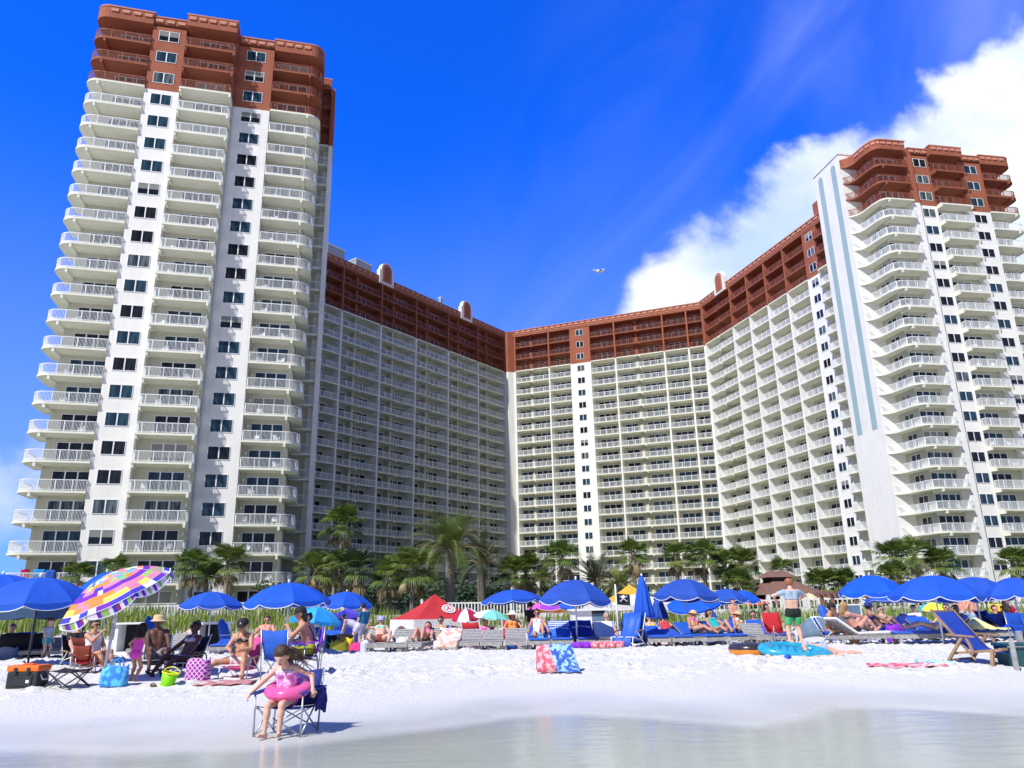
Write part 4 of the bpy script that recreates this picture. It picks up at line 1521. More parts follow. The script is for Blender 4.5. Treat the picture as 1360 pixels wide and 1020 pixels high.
# closed blue umbrellas
for u, vt, vb, Y, lab in ((855, 764, 820, 24.5, 'tall closed blue umbrella standing furled on a white pole'), (875, 790, 822, 27, 'shorter closed blue umbrella beside the tall furled one')):
    g = gp(u, Y)
    T = thing('closed_umbrella', lab, 'umbrella', g, 0.3, 'closed blue umbrellas')
    zt, zb_ = at(u, vt, Y).z - g.z, at(u, vb, Y).z - g.z
    mb = MB()
    n = 32
    prof = [(0.02, 0), (0.09, 0.12), (0.16, 0.3), (0.21, 0.55), (0.26, 0.8), (0.31, 0.97), (0.28, 1.0), (0.05, 0.99)]
    if vt > 780:
        prof = [(r * 0.95, f) for r, f in prof]
    rows = []
    for r, f in prof:
        rows.append([(r * (1 + 0.18 * math.cos(8 * 2 * math.pi * k / n) * min(1, f * 2)) * math.cos(2 * math.pi * k / n), r * (1 + 0.18 * math.cos(8 * 2 * math.pi * k / n) * min(1, f * 2)) * math.sin(2 * math.pi * k / n), zt + (zb_ - zt) * f) for k in range(n + 1)])
    mb.sheet(rows)
    mb.build('canopy', m_blue, T, smooth=True)
    mb = MB()
    mb.tube([(0, 0, -0.05), (0, 0, zt + 0.05)], 0.025, 8)
    mb.build('pole', m_polew, T, smooth=True)

# the tilted patchwork umbrella
PAT = [cloth("patch_violet", (0.16, 0.02, 0.42)), cloth("patch_orange", (0.85, 0.24, 0.05)), cloth("patch_yellow", (0.88, 0.72, 0.12)), cloth("patch_green", (0.30, 0.48, 0.14)),
       cloth("patch_pink", (0.72, 0.22, 0.36)), cloth("patch_royal", (0.05, 0.04, 0.50)), cloth("patch_teal", (0.12, 0.42, 0.55)), cloth("patch_white", (0.80, 0.72, 0.78)), cloth("patch_maroon", (0.32, 0.03, 0.14))]
prnd = random.Random(4)
PR = 10
pcol = {}


def patch(i, g, j):
    key = (i, j // 2)
    if i in (6,):
        return prnd.choice([0, 0, 0, 0, 7])
    if i in (9,):
        return prnd.choice([5, 5, 0, 7])
    if i >= PR:
        return prnd.choice([5, 8, 0, 3, 7])
    if key not in pcol:
        pcol[key] = prnd.choice([1, 1, 2, 3, 4, 4] if i in (7, 8) else [1, 2, 3, 4, 6, 7, 5, 4])
    return pcol[key]


base = on(135, 905)
Yc = base.y
T = thing('beach_umbrella', 'tilted beach umbrella with a patchwork of purple, orange and yellow squares', 'umbrella', base)
ctr = at(156, 791, Yc - 0.15) - base
nrm = Vector((-0.37, -0.33, 0.87)).normalized()
jn = at(152.5, 822, Yc) - base
mb = MB()
mb.tube([(0, 0, -0.15), jn], 0.030, 10)
mb.tube([jn, ctr + nrm * 0.25], 0.024, 10)
mb.tube([jn - Vector((0, 0, 0.08)), jn + Vector((0.01, 0, 0.06))], 0.042, 10)
mb.build('pole', m_polew, T, smooth=True)
cm, pm = canopy_mb(1.10, 0.47, 8, PR, val=0.15, mfun=patch, sub=6)
c = cm.build('canopy', PAT, T, loc=ctr)
c.rotation_euler = nrm.to_track_quat('Z', 'Y').to_euler()
pm.build('piping', m_piping, c)
seam = MB()
for i in (6, 7, 8, 9, 10):
    f = i / PR
    for j in range(48):
        def q(j):
            a = 2 * math.pi * j / 48
            gq = (j % 6) / 6
            ch = math.cos(math.pi / 8) / math.cos((gq - 0.5) * 2 * math.pi / 8)
            return (1.10 * f * ch * math.cos(a), 1.10 * f * ch * math.sin(a), 0.42 * (1 - f ** 2.0) - 0.03 * math.sin(math.pi * gq) * f + 0.006)
        seam.bar(q(j), q(j + 1), 0.020, 0.010)
seam.build('seam_tape', m_piping, c)
fr = MB()
for k in range(8):
    a = 2 * math.pi * k / 8
    fr.bar((0, 0, 0.38), (1.07 * math.cos(a), 1.07 * math.sin(a), -0.02), 0.014, 0.014)
fr.build('rib_frame', m_polew, c)

# ------------------------------------------------------------------ tents
m_red = cloth("red_tent_canvas", (0.55, 0.035, 0.04), trans=0.15)
m_tentw = cloth("white_tent_canvas", (0.80, 0.80, 0.78), trans=0.2)


def text_mesh(txt, size, m, name='lettering', ext=0.004):
    cu = bpy.data.curves.new(name, 'FONT')
    cu.body = txt
    cu.size = size
    cu.extrude = ext
    cu.align_x = 'CENTER'
    cu.align_y = 'CENTER'
    o = bpy.data.objects.new(name, cu)
    COL.objects.link(o)
    bpy.context.view_layer.update()
    me = bpy.data.meshes.new_from_object(o.evaluated_get(bpy.context.evaluated_depsgraph_get()))
    bpy.data.objects.remove(o)
    bpy.data.curves.remove(cu)
    me.name = name
    me.materials.clear()
    me.materials.append(m)
    return me


def place_on(o, origin, xdir, nrm):
    """orient a flat child so that its x runs along xdir and its z along nrm"""
    z = Vector(nrm).normalized()
    x = (Vector(xdir) - z * Vector(xdir).dot(z)).normalized()
    y = z.cross(x)
    o.matrix_local = Matrix(((x.x, y.x, z.x, origin[0]), (x.y, y.y, z.y, origin[1]), (x.z, y.z, z.z, origin[2]), (0, 0, 0, 1)))


# red tent: square, peaked, with arched white corner panels
g = gp(577, 30.5)
zt = at(573, 789, 30.5).z - g.z
ze = at(577, 822, 30.5).z - g.z
T = thing('peaked_tent', 'red peaked beach tent with white arched sides and a round white emblem', 'tent', g, RAD(28))
S = 1.32
mb = MB()
cor = [(-S, -S), (S, -S), (S, S), (-S, S)]
n = 6
for k in range(4):
    a_, b_ = Vector((*cor[k], ze)), Vector((*cor[(k + 1) % 4], ze))
    rows = []
    for i in range(n + 1):
        f = i / n
        row = []
        for j in range(n + 1):
            e = a_.lerp(b_, j / n)
            p = Vector((0, 0, zt)).lerp(e, f)
            p.z -= 0.10 * math.sin(math.pi * f) + 0.06 * math.sin(math.pi * f) * math.sin(math.pi * j / n)
            row.append(p)
        rows.append(row)
    mb.sheet(rows)
mb.build('roof', m_red, T, smooth=False)
mb = MB()
for k in range(4):
    a_, b_ = Vector((*cor[k], 0)), Vector((*cor[(k + 1) % 4], 0))
    m_ = 16
    rows0, rows1 = [], []
    for j in range(m_ + 1):
        f = j / m_
        p = a_.lerp(b_, f)
        arch = math.sqrt(max(0, 1 - ((f - 0.5) / 0.40) ** 2)) if abs(f - 0.5) < 0.40 else 0
        low = (ze - 0.22) * arch if arch > 0 else -0.05
        rows0.append(p + Vector((0, 0, ze + 0.0)))
        rows1.append(p + Vector((0, 0, low)))
    mb.sheet([rows0, rows1], thick=0.02)
mb.build('arched_side', m_tentw, T)
emb_n = Vector((0.0, -(zt - ze), S)).normalized()
em_c = Vector((0.30, -S * 0.52, ze + (zt - ze) * 0.48 - 0.10))
mb = MB()
mb.lathe([(0.0, 0.03), (0.27, 0.03), (0.27, 0.0)], 28)
mb.torus((0, 0, 0.034), 0.185, 0.012, 28, 6, 1)
em = mb.build('emblem', [m_tentw, m_red], T)
place_on(em, em_c, (1, 0, 0), emb_n)
o = link('lettering', text_mesh('A', 0.30, m_red), em, (0, 0, 0.04))

# yellow and white tent with the pole flag in front
m_yel = cloth("golden_tent_canvas", (0.85, 0.48, 0.05), trans=0.2)
g = gp(838, 40)
ze = at(838, 803, 40).z - g.z
zt = at(838, 776, 40).z - g.z
T = thing('canopy_tent', 'yellow and white peaked canopy tent behind the closed umbrellas', 'tent', g, RAD(12))
S = 1.9
cor = [(-S, -S), (S, -S), (S, S), (-S, S)]
mb = MB()
for k in range(4):
    a_, b_ = Vector((*cor[k], ze)), Vector((*cor[(k + 1) % 4], ze))
    rows = []
    for i in range(n + 1):
        f = i / n
        row = [Vector((0, 0, zt)).lerp(a_.lerp(b_, j / n), f) - Vector((0, 0, 0.22 * math.sin(math.pi * f))) for j in range(n + 1)]
        rows.append(row)
    mb.sheet(rows[:3], 0)
    mb.sheet(rows[2:], 0 if k % 2 else 1)
    mb.sheet([[a_, b_], [a_ - Vector((0, 0, 0.28)), b_ - Vector((0, 0, 0.28))]], 1, 0.02)
mb.build('roof', [m_yel, m_tentw], T)
for x, y in cor:
    mb = MB()
    mb.tube([(x, y, -0.05), (x, y, ze)], 0.03, 8)
    mb.build('leg', m_poleg, T, smooth=True)

# dark canopy tent under the largest umbrella
m_slate = cloth("slate_tent_canvas", (0.035, 0.075, 0.15))
g = gp(15, 24)
ze = at(20, 806, 24).z - g.z
T = thing('canopy_tent', 'slate blue canopy tent with dark legs under the largest blue umbrella', 'tent', g, RAD(4))
mb = MB()
S = 1.5
cor = [(-S, -S), (S, -S), (S, S), (-S, S)]
for k in range(4):
    a_, b_ = Vector((*cor[k], ze)), Vector((*cor[(k + 1) % 4], ze))
    mb.sheet([[Vector((0, 0, ze + 0.45)), Vector((0, 0, ze + 0.45))], [a_, b_]], 0)
    rows = [[a_.lerp(b_, j / 10) for j in range(11)], [a_.lerp(b_, j / 10) - Vector((0, 0, 0.36 + 0.04 * math.sin(j * 1.9))) for j in range(11)]]
    mb.sheet(rows, 0, 0.02)
mb.build('roof', m_slate, T)
for x, y in cor:
    mb = MB()
    mb.tube([(x, y, -0.1), (x, y, ze)], 0.028, 8)
    mb.build('leg', m_dkmetal, T, smooth=True)

# navy pop-up privacy tent left of the man in the blue shirt
g = gp(462, 32)
T = thing('popup_tent', 'square navy cabana with a purple top beside the bending woman', 'tent', g, RAD(14))
zt = at(462, 812, 32).z - g.z
mb = MB()
mb.bevbox(-0.52, 0.52, -0.5, 0.5, 0, zt - 0.1, 0.03)
mb.build('wall', m_navy, T)
mb = MB()
for k in range(4):
    c4 = [(-0.56, -0.54), (0.56, -0.54), (0.56, 0.54), (-0.56, 0.54)]
    a_, b_ = Vector((*c4[k], zt - 0.1)), Vector((*c4[(k + 1) % 4], zt - 0.1))
    mb.sheet([[Vector((0, 0, zt + 0.12))] * 2, [a_, b_], [a_ - Vector((0, 0, 0.16)), b_ - Vector((0, 0, 0.16))]], 0)
mb.build('roof', cloth("purple_blue_canvas", (0.08, 0.05, 0.50)), T)

# half dome sun shelter
m_dome = cloth("turquoise_shelter", (0.05, 0.38, 0.62), trans=0.2)
m_domeg = cloth("silver_grey_shelter", (0.13, 0.20, 0.28))
g = gp(1084, 24)
T = thing('sun_shelter', 'turquoise and grey half dome sun shelter behind the seated woman', 'tent', g, RAD(-25))
mb = MB()
rows = []
for i in range(11):
    f = i / 10
    row = []
    for j in range(13):
        b_ = math.pi * j / 12
        sw = RAD(15 + 120 * f)
        row.append((-0.62 * math.cos(b_), -0.42 * math.sin(b_) * math.cos(sw) - 0.1, 0.78 * math.sin(b_) * math.sin(sw) + 0.02))
    rows.append(row)
mb.sheet(rows[:6], 0, 0.01)
mb.sheet(rows[5:], 1, 0.01)
mb.build('shell', [m_domeg, m_dome], T, smooth=True)
mb = MB()
for i in (0, 5, 10):
    mb.tube(rows[i], 0.012, 6)
mb.build('hoop', m_poleg, T)

# ------------------------------------------------------------------ loungers
SL_W = 0.66


def lounger_parts():
    fr = MB()
    for x in (-SL_W / 2, SL_W / 2 - 0.05):
        fr.box(x, x + 0.05, -1.0, 0.95, 0.20, 0.33)
    fr.box(-SL_W / 2 + 0.051, SL_W / 2 - 0.051, -1.0, -0.95, 0.20, 0.325)
    fr.box(-SL_W / 2 + 0.051, SL_W / 2 - 0.051, 0.90, 0.95, 0.20, 0.325)
    lg = MB()
    lg.box(-0.035, 0.035, -0.04, 0.04, -0.05, 0.20)
    sl = MB()
    for i in range(11):
        y = -0.93 + i * 0.113
        sl.box(-SL_W / 2 - 0.012, SL_W / 2 + 0.012, y, y + 0.085, 0.332, 0.352)
    bk = MB()
    for i in range(7):
        z = 0.03 + i * 0.112
        bk.box(-SL_W / 2 + 0.0, SL_W / 2 - 0.0, -0.012, 0.012, z, z + 0.088)
    for x in (-0.26, 0.22):
        bk.box(x, x + 0.04, 0.013, 0.045, 0, 0.82)
    cu = MB()
    cu.bevbox(-SL_W / 2 + 0.02, SL_W / 2 - 0.02, -0.98, 0.28, 0.354, 0.43, 0.03)
    cb = MB()
    cb.bevbox(-SL_W / 2 + 0.02, SL_W / 2 - 0.02, -0.095, -0.015, 0.04, 0.83, 0.03)
    return fr.mesh('frame', m_wood), lg.mesh('leg', m_wood), sl.mesh('seat_slats', m_wood), bk.mesh('backrest', m_wood), cu.mesh('seat_cushion', m_cush), cb.mesh('back_cushion', m_cush)


LP = lounger_parts()
m_cushn = mat("navy_cushion_vinyl", (0.012, 0.03, 0.20), 0.55, var=0.12, scale=5, bump=0.2, bscale=18)
CUM = {}


def lounger(loc, rz, label, cushion=None, ang=38, group='wooden sun loungers along the sand crest'):
    T = thing('sun_lounger', label, 'lounger', loc, rz, group)
    T.scale = (1, 1, 0.8)
    link('frame', LP[0], T)
    for x in (-0.3, 0.3):
        for y in (-0.85, 0.8):
            link('leg', LP[1], T, (x, y, 0))
    link('seat_slats', LP[2], T)
    b_ = link('backrest', LP[3], T, (0, 0.33, 0.345))
    b_.rotation_euler = (RAD(-(ang + 20)), 0, 0)
    if cushion is not None:
        if cushion.name not in CUM:
            a1, a2 = LP[4].copy(), LP[5].copy()
            a1.materials[0] = cushion
            a2.materials[0] = cushion
            CUM[cushion.name] = (a1, a2)
        link('seat_cushion', CUM[cushion.name][0], T)
        c = link('back_cushion', CUM[cushion.name][1], b_)
    return T


LG = {}
YL = 24.6
for key, u, lab, cu, ang, rz in [
        ('a', 70, 'bare wooden lounger behind the red camp chair', None, 40, 0.1), ('b', 100, 'bare wooden lounger right of the child in the rash guard', None, 35, 0.05),
        ('c', 20, 'lounger with blue cushion in the shade at far left', m_cush, 25, 0.0), ('d', 208, 'bare wooden lounger behind the pink swimsuit girl', None, 42, 0.0),
        ('e', 232, 'bare wooden lounger with its back to the tall grass', None, 36, 0.0), ('f', 303, 'lounger with upright blue cushion beside the white hut', m_cush, 62, 0.2),
        ('g', 352, 'blue cushioned lounger under the reclining man', m_cush, 50, 0.15), ('h', 505, 'wooden lounger under the woman in the mint bikini', None, 40, 0.1),
        ('i', 533, 'bare wooden lounger between the mint bikini and the raised knees', None, 36, 0.0), ('j', 560, 'wooden lounger under the person with raised knees', None, 30, -0.2),
        ('k', 596, 'wooden lounger covered by the flowered towel', None, 42, 0.0), ('l', 624, 'bare wooden lounger right of the flowered towel', None, 40, 0.0),
        ('m', 653, 'bare wooden lounger under the mint umbrella', None, 44, 0.0), ('n', 684, 'bare wooden lounger in front of the white straw hat', None, 40, 0.0),
        ('o', 714, 'blue cushioned lounger under the striped swimsuit', m_cush, 40, 0.0), ('p', 743, 'lounger draped with the striped blue towel', m_cush, 30, 0.0),
        ('q', 774, 'lounger draped with the navy lettered towel', m_cush, 30, 0.05), ('r', 803, 'lounger with white cushions right of the navy towel', m_cushw, 30, 0.0),
        ('s', 866, 'blue cushioned lounger under the tall furled umbrella', m_cush, 48, 0.0), ('t', 893, 'blue lounger with raised back left of the pink bikini', m_cush, 58, 0.1),
        ('u', 925, 'blue lounger under the woman in the pink bikini', m_cush, 38, 0.3), ('v', 955, 'blue lounger under the woman in the teal bikini', m_cush, 36, 0.3),
        ('w', 1004, 'bare wooden lounger left of the red camp chair', None, 40, 0.0), ('x', 1028, 'lounger with one bright blue raised cushion beside the red chair', m_cush, 55, -0.1),
        ('aa', 1197, 'navy cushioned lounger behind the purple bag', m_cushn, 36, 0.0), ('ab', 1222, 'navy cushioned lounger with a lowered back on the right', m_cushn, 30, 0.0)]:
    g = gp(u, YL if key not in 'cfg' else 25.5)
    LG[key] = lounger(g, rz, lab, cu, ang)
for key, u, Y, lab, cu, rz in (('y', 1140, 22.5, 'white cushioned lounger turned sideways under the woman in sunglasses', m_cushw, 1.75),
                               ('z', 1172, 24.0, 'blue cushioned lounger turned sideways behind the white one', m_cush, 1.75),
                               ('ac', 1230, 22.0, 'lounger turned sideways under the sleeping woman on the right', m_cush, -1.75),
                               ('ad', 1318, 22.5, 'lounger turned sideways under the pale yellow towel', m_cush, -1.65)):
    LG[key] = lounger(gp(u, Y), rz, lab, cu, 30)


# ------------------------------------------------------------------ chairs
def sling(mb, pts, w, m=0, sag=0.03, thick=0.012):
    """fabric band following a side profile (y, z) across width w"""
    rows = []
    for y, z in pts:
        rows.append([(-w / 2 + w * j / 6, y, z - sag * math.sin(math.pi * j / 6)) for j in range(7)])
    mb.sheet(rows, m, thick)


def camp_chair(loc, rz, label, fab, fab2=None, s=1.0, arms=True):
    """folding quad chair; the sitter looks to -y"""
    T = thing('camp_chair', label, 'chair', loc, rz)
    T.scale = s if isinstance(s, tuple) else (s, s, s)
    mb = MB()
    sling(mb, [(-0.25, 0.43), (-0.1, 0.40), (0.1, 0.37), (0.24, 0.39)], 0.50)
    mb.build('seat', fab, T, smooth=True)
    mb = MB()
    sling(mb, [(0.22, 0.40), (0.27, 0.55), (0.32, 0.72), (0.36, 0.92)], 0.54)
    mb.build('backrest', fab2 or fab, T, smooth=True)
    for sx_ in (-1, 1):
        mb = MB()
        mb.tube([(sx_ * 0.27, -0.27, 0), (sx_ * 0.26, 0.22, 0.42)], 0.011, 6)
        mb.tube([(sx_ * 0.27, 0.30, 0), (sx_ * 0.26, -0.25, 0.43)], 0.011, 6)
        mb.tube([(sx_ * 0.27, 0.30, 0), (sx_ * 0.28, 0.37, 0.94)], 0.011, 6)
        mb.tube([(sx_ * 0.27, -0.27, 0), (sx_ * 0.28, -0.27, 0.60)], 0.011, 6)
        mb.build('leg', m_poleg, T, smooth=True)
    for p_, q_ in (((-0.27, -0.27, 0.02), (0.27, -0.24, 0.40)), ((0.27, -0.27, 0.02), (-0.27, -0.24, 0.40)), ((-0.27, 0.30, 0.02), (0.27, 0.25, 0.40)), ((0.27, 0.30, 0.02), (-0.27, 0.25, 0.40))):
        mb = MB()
        mb.tube([p_, q_], 0.010, 6)
        mb.build('cross_brace', m_poleg, T, smooth=True)
    if arms:
        for sx_ in (-1, 1):
            mb = MB()
            mb.bar((sx_ * 0.29, -0.30, 0.61), (sx_ * 0.30, 0.34, 0.66), 0.085, 0.02)
            mb.build('armrest', fab2 or fab, T)
    return T


def low_chair(loc, rz, label, fab, frame=None, s=1.0):
    """low folding beach chair; the sitter looks to -y"""
    frame = frame or m_polew
    T = thing('beach_chair', label, 'chair', loc, rz)
    T.scale = (s, s, s)
    mb = MB()
    sling(mb, [(-0.30, 0.24), (-0.1, 0.20), (0.1, 0.16), (0.18, 0.17)], 0.52)
    mb.build('seat', fab, T, smooth=True)
    mb = MB()
    sling(mb, [(0.16, 0.18), (0.27, 0.38), (0.37, 0.60), (0.44, 0.76)], 0.52)
    mb.build('backrest', fab, T, smooth=True)
    for sx_ in (-1, 1):
        mb = MB()
        mb.tube([(sx_ * 0.28, -0.36, 0), (sx_ * 0.28, -0.30, 0.25), (sx_ * 0.28, 0.16, 0.17)], 0.012, 6)
        mb.tube([(sx_ * 0.29, 0.36, 0), (sx_ * 0.29, -0.08, 0.36)], 0.012, 6)
        mb.tube([(sx_ * 0.28, 0.14, 0.15), (sx_ * 0.28, 0.45, 0.78)], 0.012, 6)
        mb.build('leg', frame, T, smooth=True)
        mb = MB()
        mb.bar((sx_ * 0.29, -0.14, 0.37), (sx_ * 0.29, 0.30, 0.40), 0.045, 0.02)
        mb.build('armrest', m_teak, T)
    for p_, q_ in (((-0.28, -0.36, 0.012), (0.28, -0.36, 0.012)), ((-0.28, -0.30, 0.25), (0.28, -0.30, 0.25)), ((-0.29, 0.36, 0.012), (0.29, 0.36, 0.012))):
        mb = MB()
        mb.tube([p_, q_], 0.012, 6)
        mb.build('cross_bar', frame, T, smooth=True)
    return T


m_purp = cloth("purple_chair_fabric", (0.24, 0.03, 0.55))
m_chblue = cloth("blue_chair_fabric", (0.02, 0.10, 0.50))
m_chnavy = cloth("navy_chair_fabric", (0.02, 0.035, 0.22))
m_chred = cloth("red_chair_fabric", (0.50, 0.02, 0.03))
m_brown = cloth("rust_chair_fabric", (0.26, 0.05, 0.03))
m_pinkch = cloth("pink_chair_fabric", (0.70, 0.08, 0.28))

girl_p = on(386, 974)
camp_chair(Vector((-2.78, 9.78, ground(-2.78, 9.78))), RAD(-8), 'navy folding chair at the edge of the water under the girl', m_chnavy, s=(1.06, 0.92, 0.76))
pc = on(402, 898)
camp_chair(pc, RAD(-72), 'purple folding chair under the shirtless person', m_chnavy, m_purp)
camp_chair(on(384, 903) + Vector((-0.1, -0.1, 0)), RAD(165), 'blue folding chair seen from behind beside the purple chair', m_chblue)
camp_chair(on(83, 900) + Vector((0, 0.7, 0)), RAD(40), 'dark red folding chair behind the cooler', m_chred, m_brown, s=0.66)
low_chair(on(122, 893), RAD(75), 'rust coloured low chair with wooden arms under the drinking woman', m_brown, m_teak)
low_chair(on(242, 896), RAD(-20), 'low chair under the woman in the lilac bikini', m_black)
low_chair(on(318, 900), RAD(-3), 'low pink beach chair with white tube legs', m_pinkch)
low_chair(on(252, 868), RAD(10), 'low chair under the woman in the lilac one piece', m_chnavy)
low_chair(on(196, 893) + Vector((0, 0.3, 0)), RAD(20), 'dark low chair behind the girl in the pink swimsuit', m_black)
camp_chair(on(1036, 858), RAD(10), 'bright red folding chair left of the man in green shorts', m_chred)
low_chair(gp(1100, 22.8), RAD(60), 'low blue chair under the woman in the black bikini', m_chblue)
camp_chair(gp(437, 26), RAD(140), 'small blue folding stool chair behind the purple one', m_chblue, s=0.8, arms=False)
camp_chair(gp(1345, 25), RAD(20), 'dark red folding chair near the right edge', m_crim, s=0.9)
low_chair(gp(1322, 24.6), RAD(25), 'navy and lilac low chair near the yellow signs', m_chnavy, s=1.15)
low_chair(gp(632, 26.5), RAD(160), 'tall red chair back leaning behind the bare loungers', m_chred, s=1.15)


# wooden sling chair in the right foreground
g = on(1305, 882)
T = thing('sling_chair', 'empty wooden sling chair with royal blue canvas on the right', 'chair', g, RAD(30))
T.scale = (1.2, 1.15, 1.0)
m_sling = cloth("deep_blue_sling", (0.012, 0.05, 0.36))
mb = MB()
sling(mb, [(-0.56, 0.24), (-0.30, 0.25), (-0.06, 0.26), (0.04, 0.31), (0.18, 0.50), (0.36, 0.76), (0.52, 1.0)], 0.57, sag=0.01)
mb.build('canvas', m_sling, T, smooth=True)
for s_ in (-1, 1):
    mb = MB()
    mb.bar((s_ * 0.30, -0.08, 0.10), (s_ * 0.30, 0.56, 1.04), 0.026, 0.035)
    mb.build('back_rail', m_teak, T)
    mb = MB()
    mb.bar((s_ * 0.29, -0.54, 0.29), (s_ * 0.29, 0.30, 0.20), 0.035, 0.05)
    mb.build('seat_rail', m_teak, T)
    mb = MB()
    mb.bar((s_ * 0.34, -0.36, -0.02), (s_ * 0.33, -0.40, 0.30), 0.05, 0.05)
    mb.build('leg', m_teak, T)
    mb = MB()
    mb.bar((s_ * 0.345, 0.42, -0.02), (s_ * 0.345, 0.05, 0.52), 0.045, 0.045)
    mb.build('leg', m_teak, T)
    mb = MB()
    mb.bar((s_ * 0.36, -0.16, 0.52), (s_ * 0.36, 0.30, 0.56), 0.07, 0.025)
    mb.bar((s_ * 0.36, -0.10, 0.24), (s_ * 0.36, -0.02, 0.52), 0.035, 0.035)
    mb.build('armrest', m_teak, T)
for p_, q_, w_ in (((-0.34, -0.53, 0.30), (0.34, -0.53, 0.30), 0.045), ((-0.34, 0.53, 1.0), (0.34, 0.53, 1.0), 0.035), ((-0.34, 0.36, 0.08), (0.34, 0.36, 0.08), 0.03)):
    mb = MB()
    mb.bar(p_, q_, w_, w_)
    mb.build('cross_bar', m_teak, T)

# ------------------------------------------------------------------ small things on the left
m_orange = mat("orange_plastic", (0.80, 0.16, 0.015), 0.4, var=0.06)
m_cool = mat("charcoal_plastic", (0.022, 0.026, 0.03), 0.5, var=0.15)
g = on(35, 914)
T = thing('cooler', 'charcoal cooler with a bright orange lid at far left', 'cooler', g, RAD(-4))
mb = MB()
mb.bevbox(-0.29, 0.29, -0.17, 0.17, 0.0, 0.29, 0.025)
mb.box(-0.20, 0.20, -0.185, -0.172, 0.05, 0.22)
mb.build('body', m_cool, T)
mb = MB()
mb.bevbox(-0.305, 0.305, -0.185, 0.185, 0.29, 0.40, 0.03)
mb.bevbox(-0.10, 0.10, -0.06, 0.06, 0.40, 0.425, 0.01)
mb.build('lid', m_orange, T)
for s_ in (-1, 1):
    mb = MB()
    mb.bevbox(s_ * 0.12 - 0.03, s_ * 0.12 + 0.03, -0.205, -0.186, 0.26, 0.36, 0.008)
    mb.build('latch', m_cool, T)
    mb = MB()
    mb.tube([(s_ * 0.30, -0.1, 0.24), (s_ * 0.34, -0.08, 0.15), (s_ * 0.34, 0.08, 0.15), (s_ * 0.30, 0.1, 0.24)], 0.012, 6)
    mb.build('handle', m_polew, T, smooth=True)
mb = MB()
mb.box(0.10, 0.16, -0.193, -0.186, 0.10, 0.15)
mb.build('badge', m_polew, T)

g = on(88, 914)
T = thing('folding_stool', 'black folding stool with crossed legs in front of the red chair', 'stool', g, RAD(-12))
mb = MB()
sling(mb, [(-0.24, 0.33), (-0.08, 0.30), (0.08, 0.30), (0.24, 0.33)], 0.60)
mb.build('seat', m_black, T, smooth=True)
for s_ in (-1, 1):
    for k in (-1, 1):
        mb = MB()
        mb.tube([(s_ * 0.30, k * 0.24, 0), (-s_ * 0.30, k * 0.24, 0.33)], 0.012, 6)
        mb.tube([(s_ * 0.30, -k * 0.24, 0), (s_ * 0.28, k * 0.22, 0.32)], 0.010, 6)
        mb.build('leg', m_dkmetal, T, smooth=True)


def bag(loc, rz, w, d, h, m, label, cat='bag', name='beach_bag', lean=0.0, handles=True, mh=None, mats=None, pattern=None):
    T = thing(name, label, cat, loc, rz)
    rows = []
    nn = 24
    mb = MB()
    for f, sc in ((0, 0.94), (0.08, 1.0), (0.4, 1.03), (0.75, 0.98), (1.0, 0.9)):
        row = []
        for k in range(nn + 1):
            a = 2 * math.pi * k / nn
            cx, cy = math.copysign(abs(math.cos(a)) ** 0.5, math.cos(a)), math.copysign(abs(math.sin(a)) ** 0.5, math.sin(a))
            wob = 1 + 0.04 * math.sin(5 * a + f * 4)
            row.append((cx * w / 2 * sc * wob, cy * d / 2 * sc * wob + lean * f, h * f + 0.03 * math.sin(3 * a) * (f == 1.0)))
        rows.append(row)
    mb.sheet(rows[::-1], 0, 0.012)
    mb.add([rows[0][k] for k in range(nn)], [tuple(range(nn - 1, -1, -1))], 0)
    mb.build('body', m, T, smooth=True)
    if handles:
        for s_ in (-1, 1):
            hb = MB()
            pts = [(w * 0.22 * math.cos(math.pi * i / 8) * -1, s_ * d * 0.40 + lean, h * 0.97 + 0.14 * math.sin(math.pi * i / 8)) for i in range(9)]
            hb.tube(pts, 0.013, 6)
            hb.build('handle', mh or m, T, smooth=True)
    return T


def pattern_mat(name, c1, c2, scale, kind='lattice'):
    m = bpy.data.materials.new(name)
    m.use_nodes = True
    t = m.node_tree
    b = t.nodes['Principled BSDF']
    co = node(t, 'ShaderNodeTexCoord').outputs['Object']
    s3 = node(t, 'ShaderNodeSeparateXYZ', {0: co}).outputs
    if kind == 'lattice':
        a1 = mth(t, 'ABSOLUTE', mth(t, 'SINE', mth(t, 'MULTIPLY', mth(t, 'ADD', s3[0], s3[2]), scale)))
        a2 = mth(t, 'ABSOLUTE', mth(t, 'SINE', mth(t, 'MULTIPLY', mth(t, 'SUBTRACT', s3[0], s3[2]), scale)))
        f = mth(t, 'LESS_THAN', mth(t, 'MINIMUM', a1, a2), 0.30)
    elif kind == 'stripe':
        f = mth(t, 'GREATER_THAN', mth(t, 'SINE', mth(t, 'MULTIPLY', s3[2], scale)), 0.1)
    else:
        vz = node(t, 'ShaderNodeTexNoise', {'Vector': co, 'Scale': scale, 'Detail': 3.0}).outputs[0]
        f = sstep(t, vz, 0.47, 0.56)
    t.links.new(mixc(t, f, c1, c2), b.inputs['Base Color'])
    b.inputs['Roughness'].default_value = 0.85
    MATS[name] = m
    return m


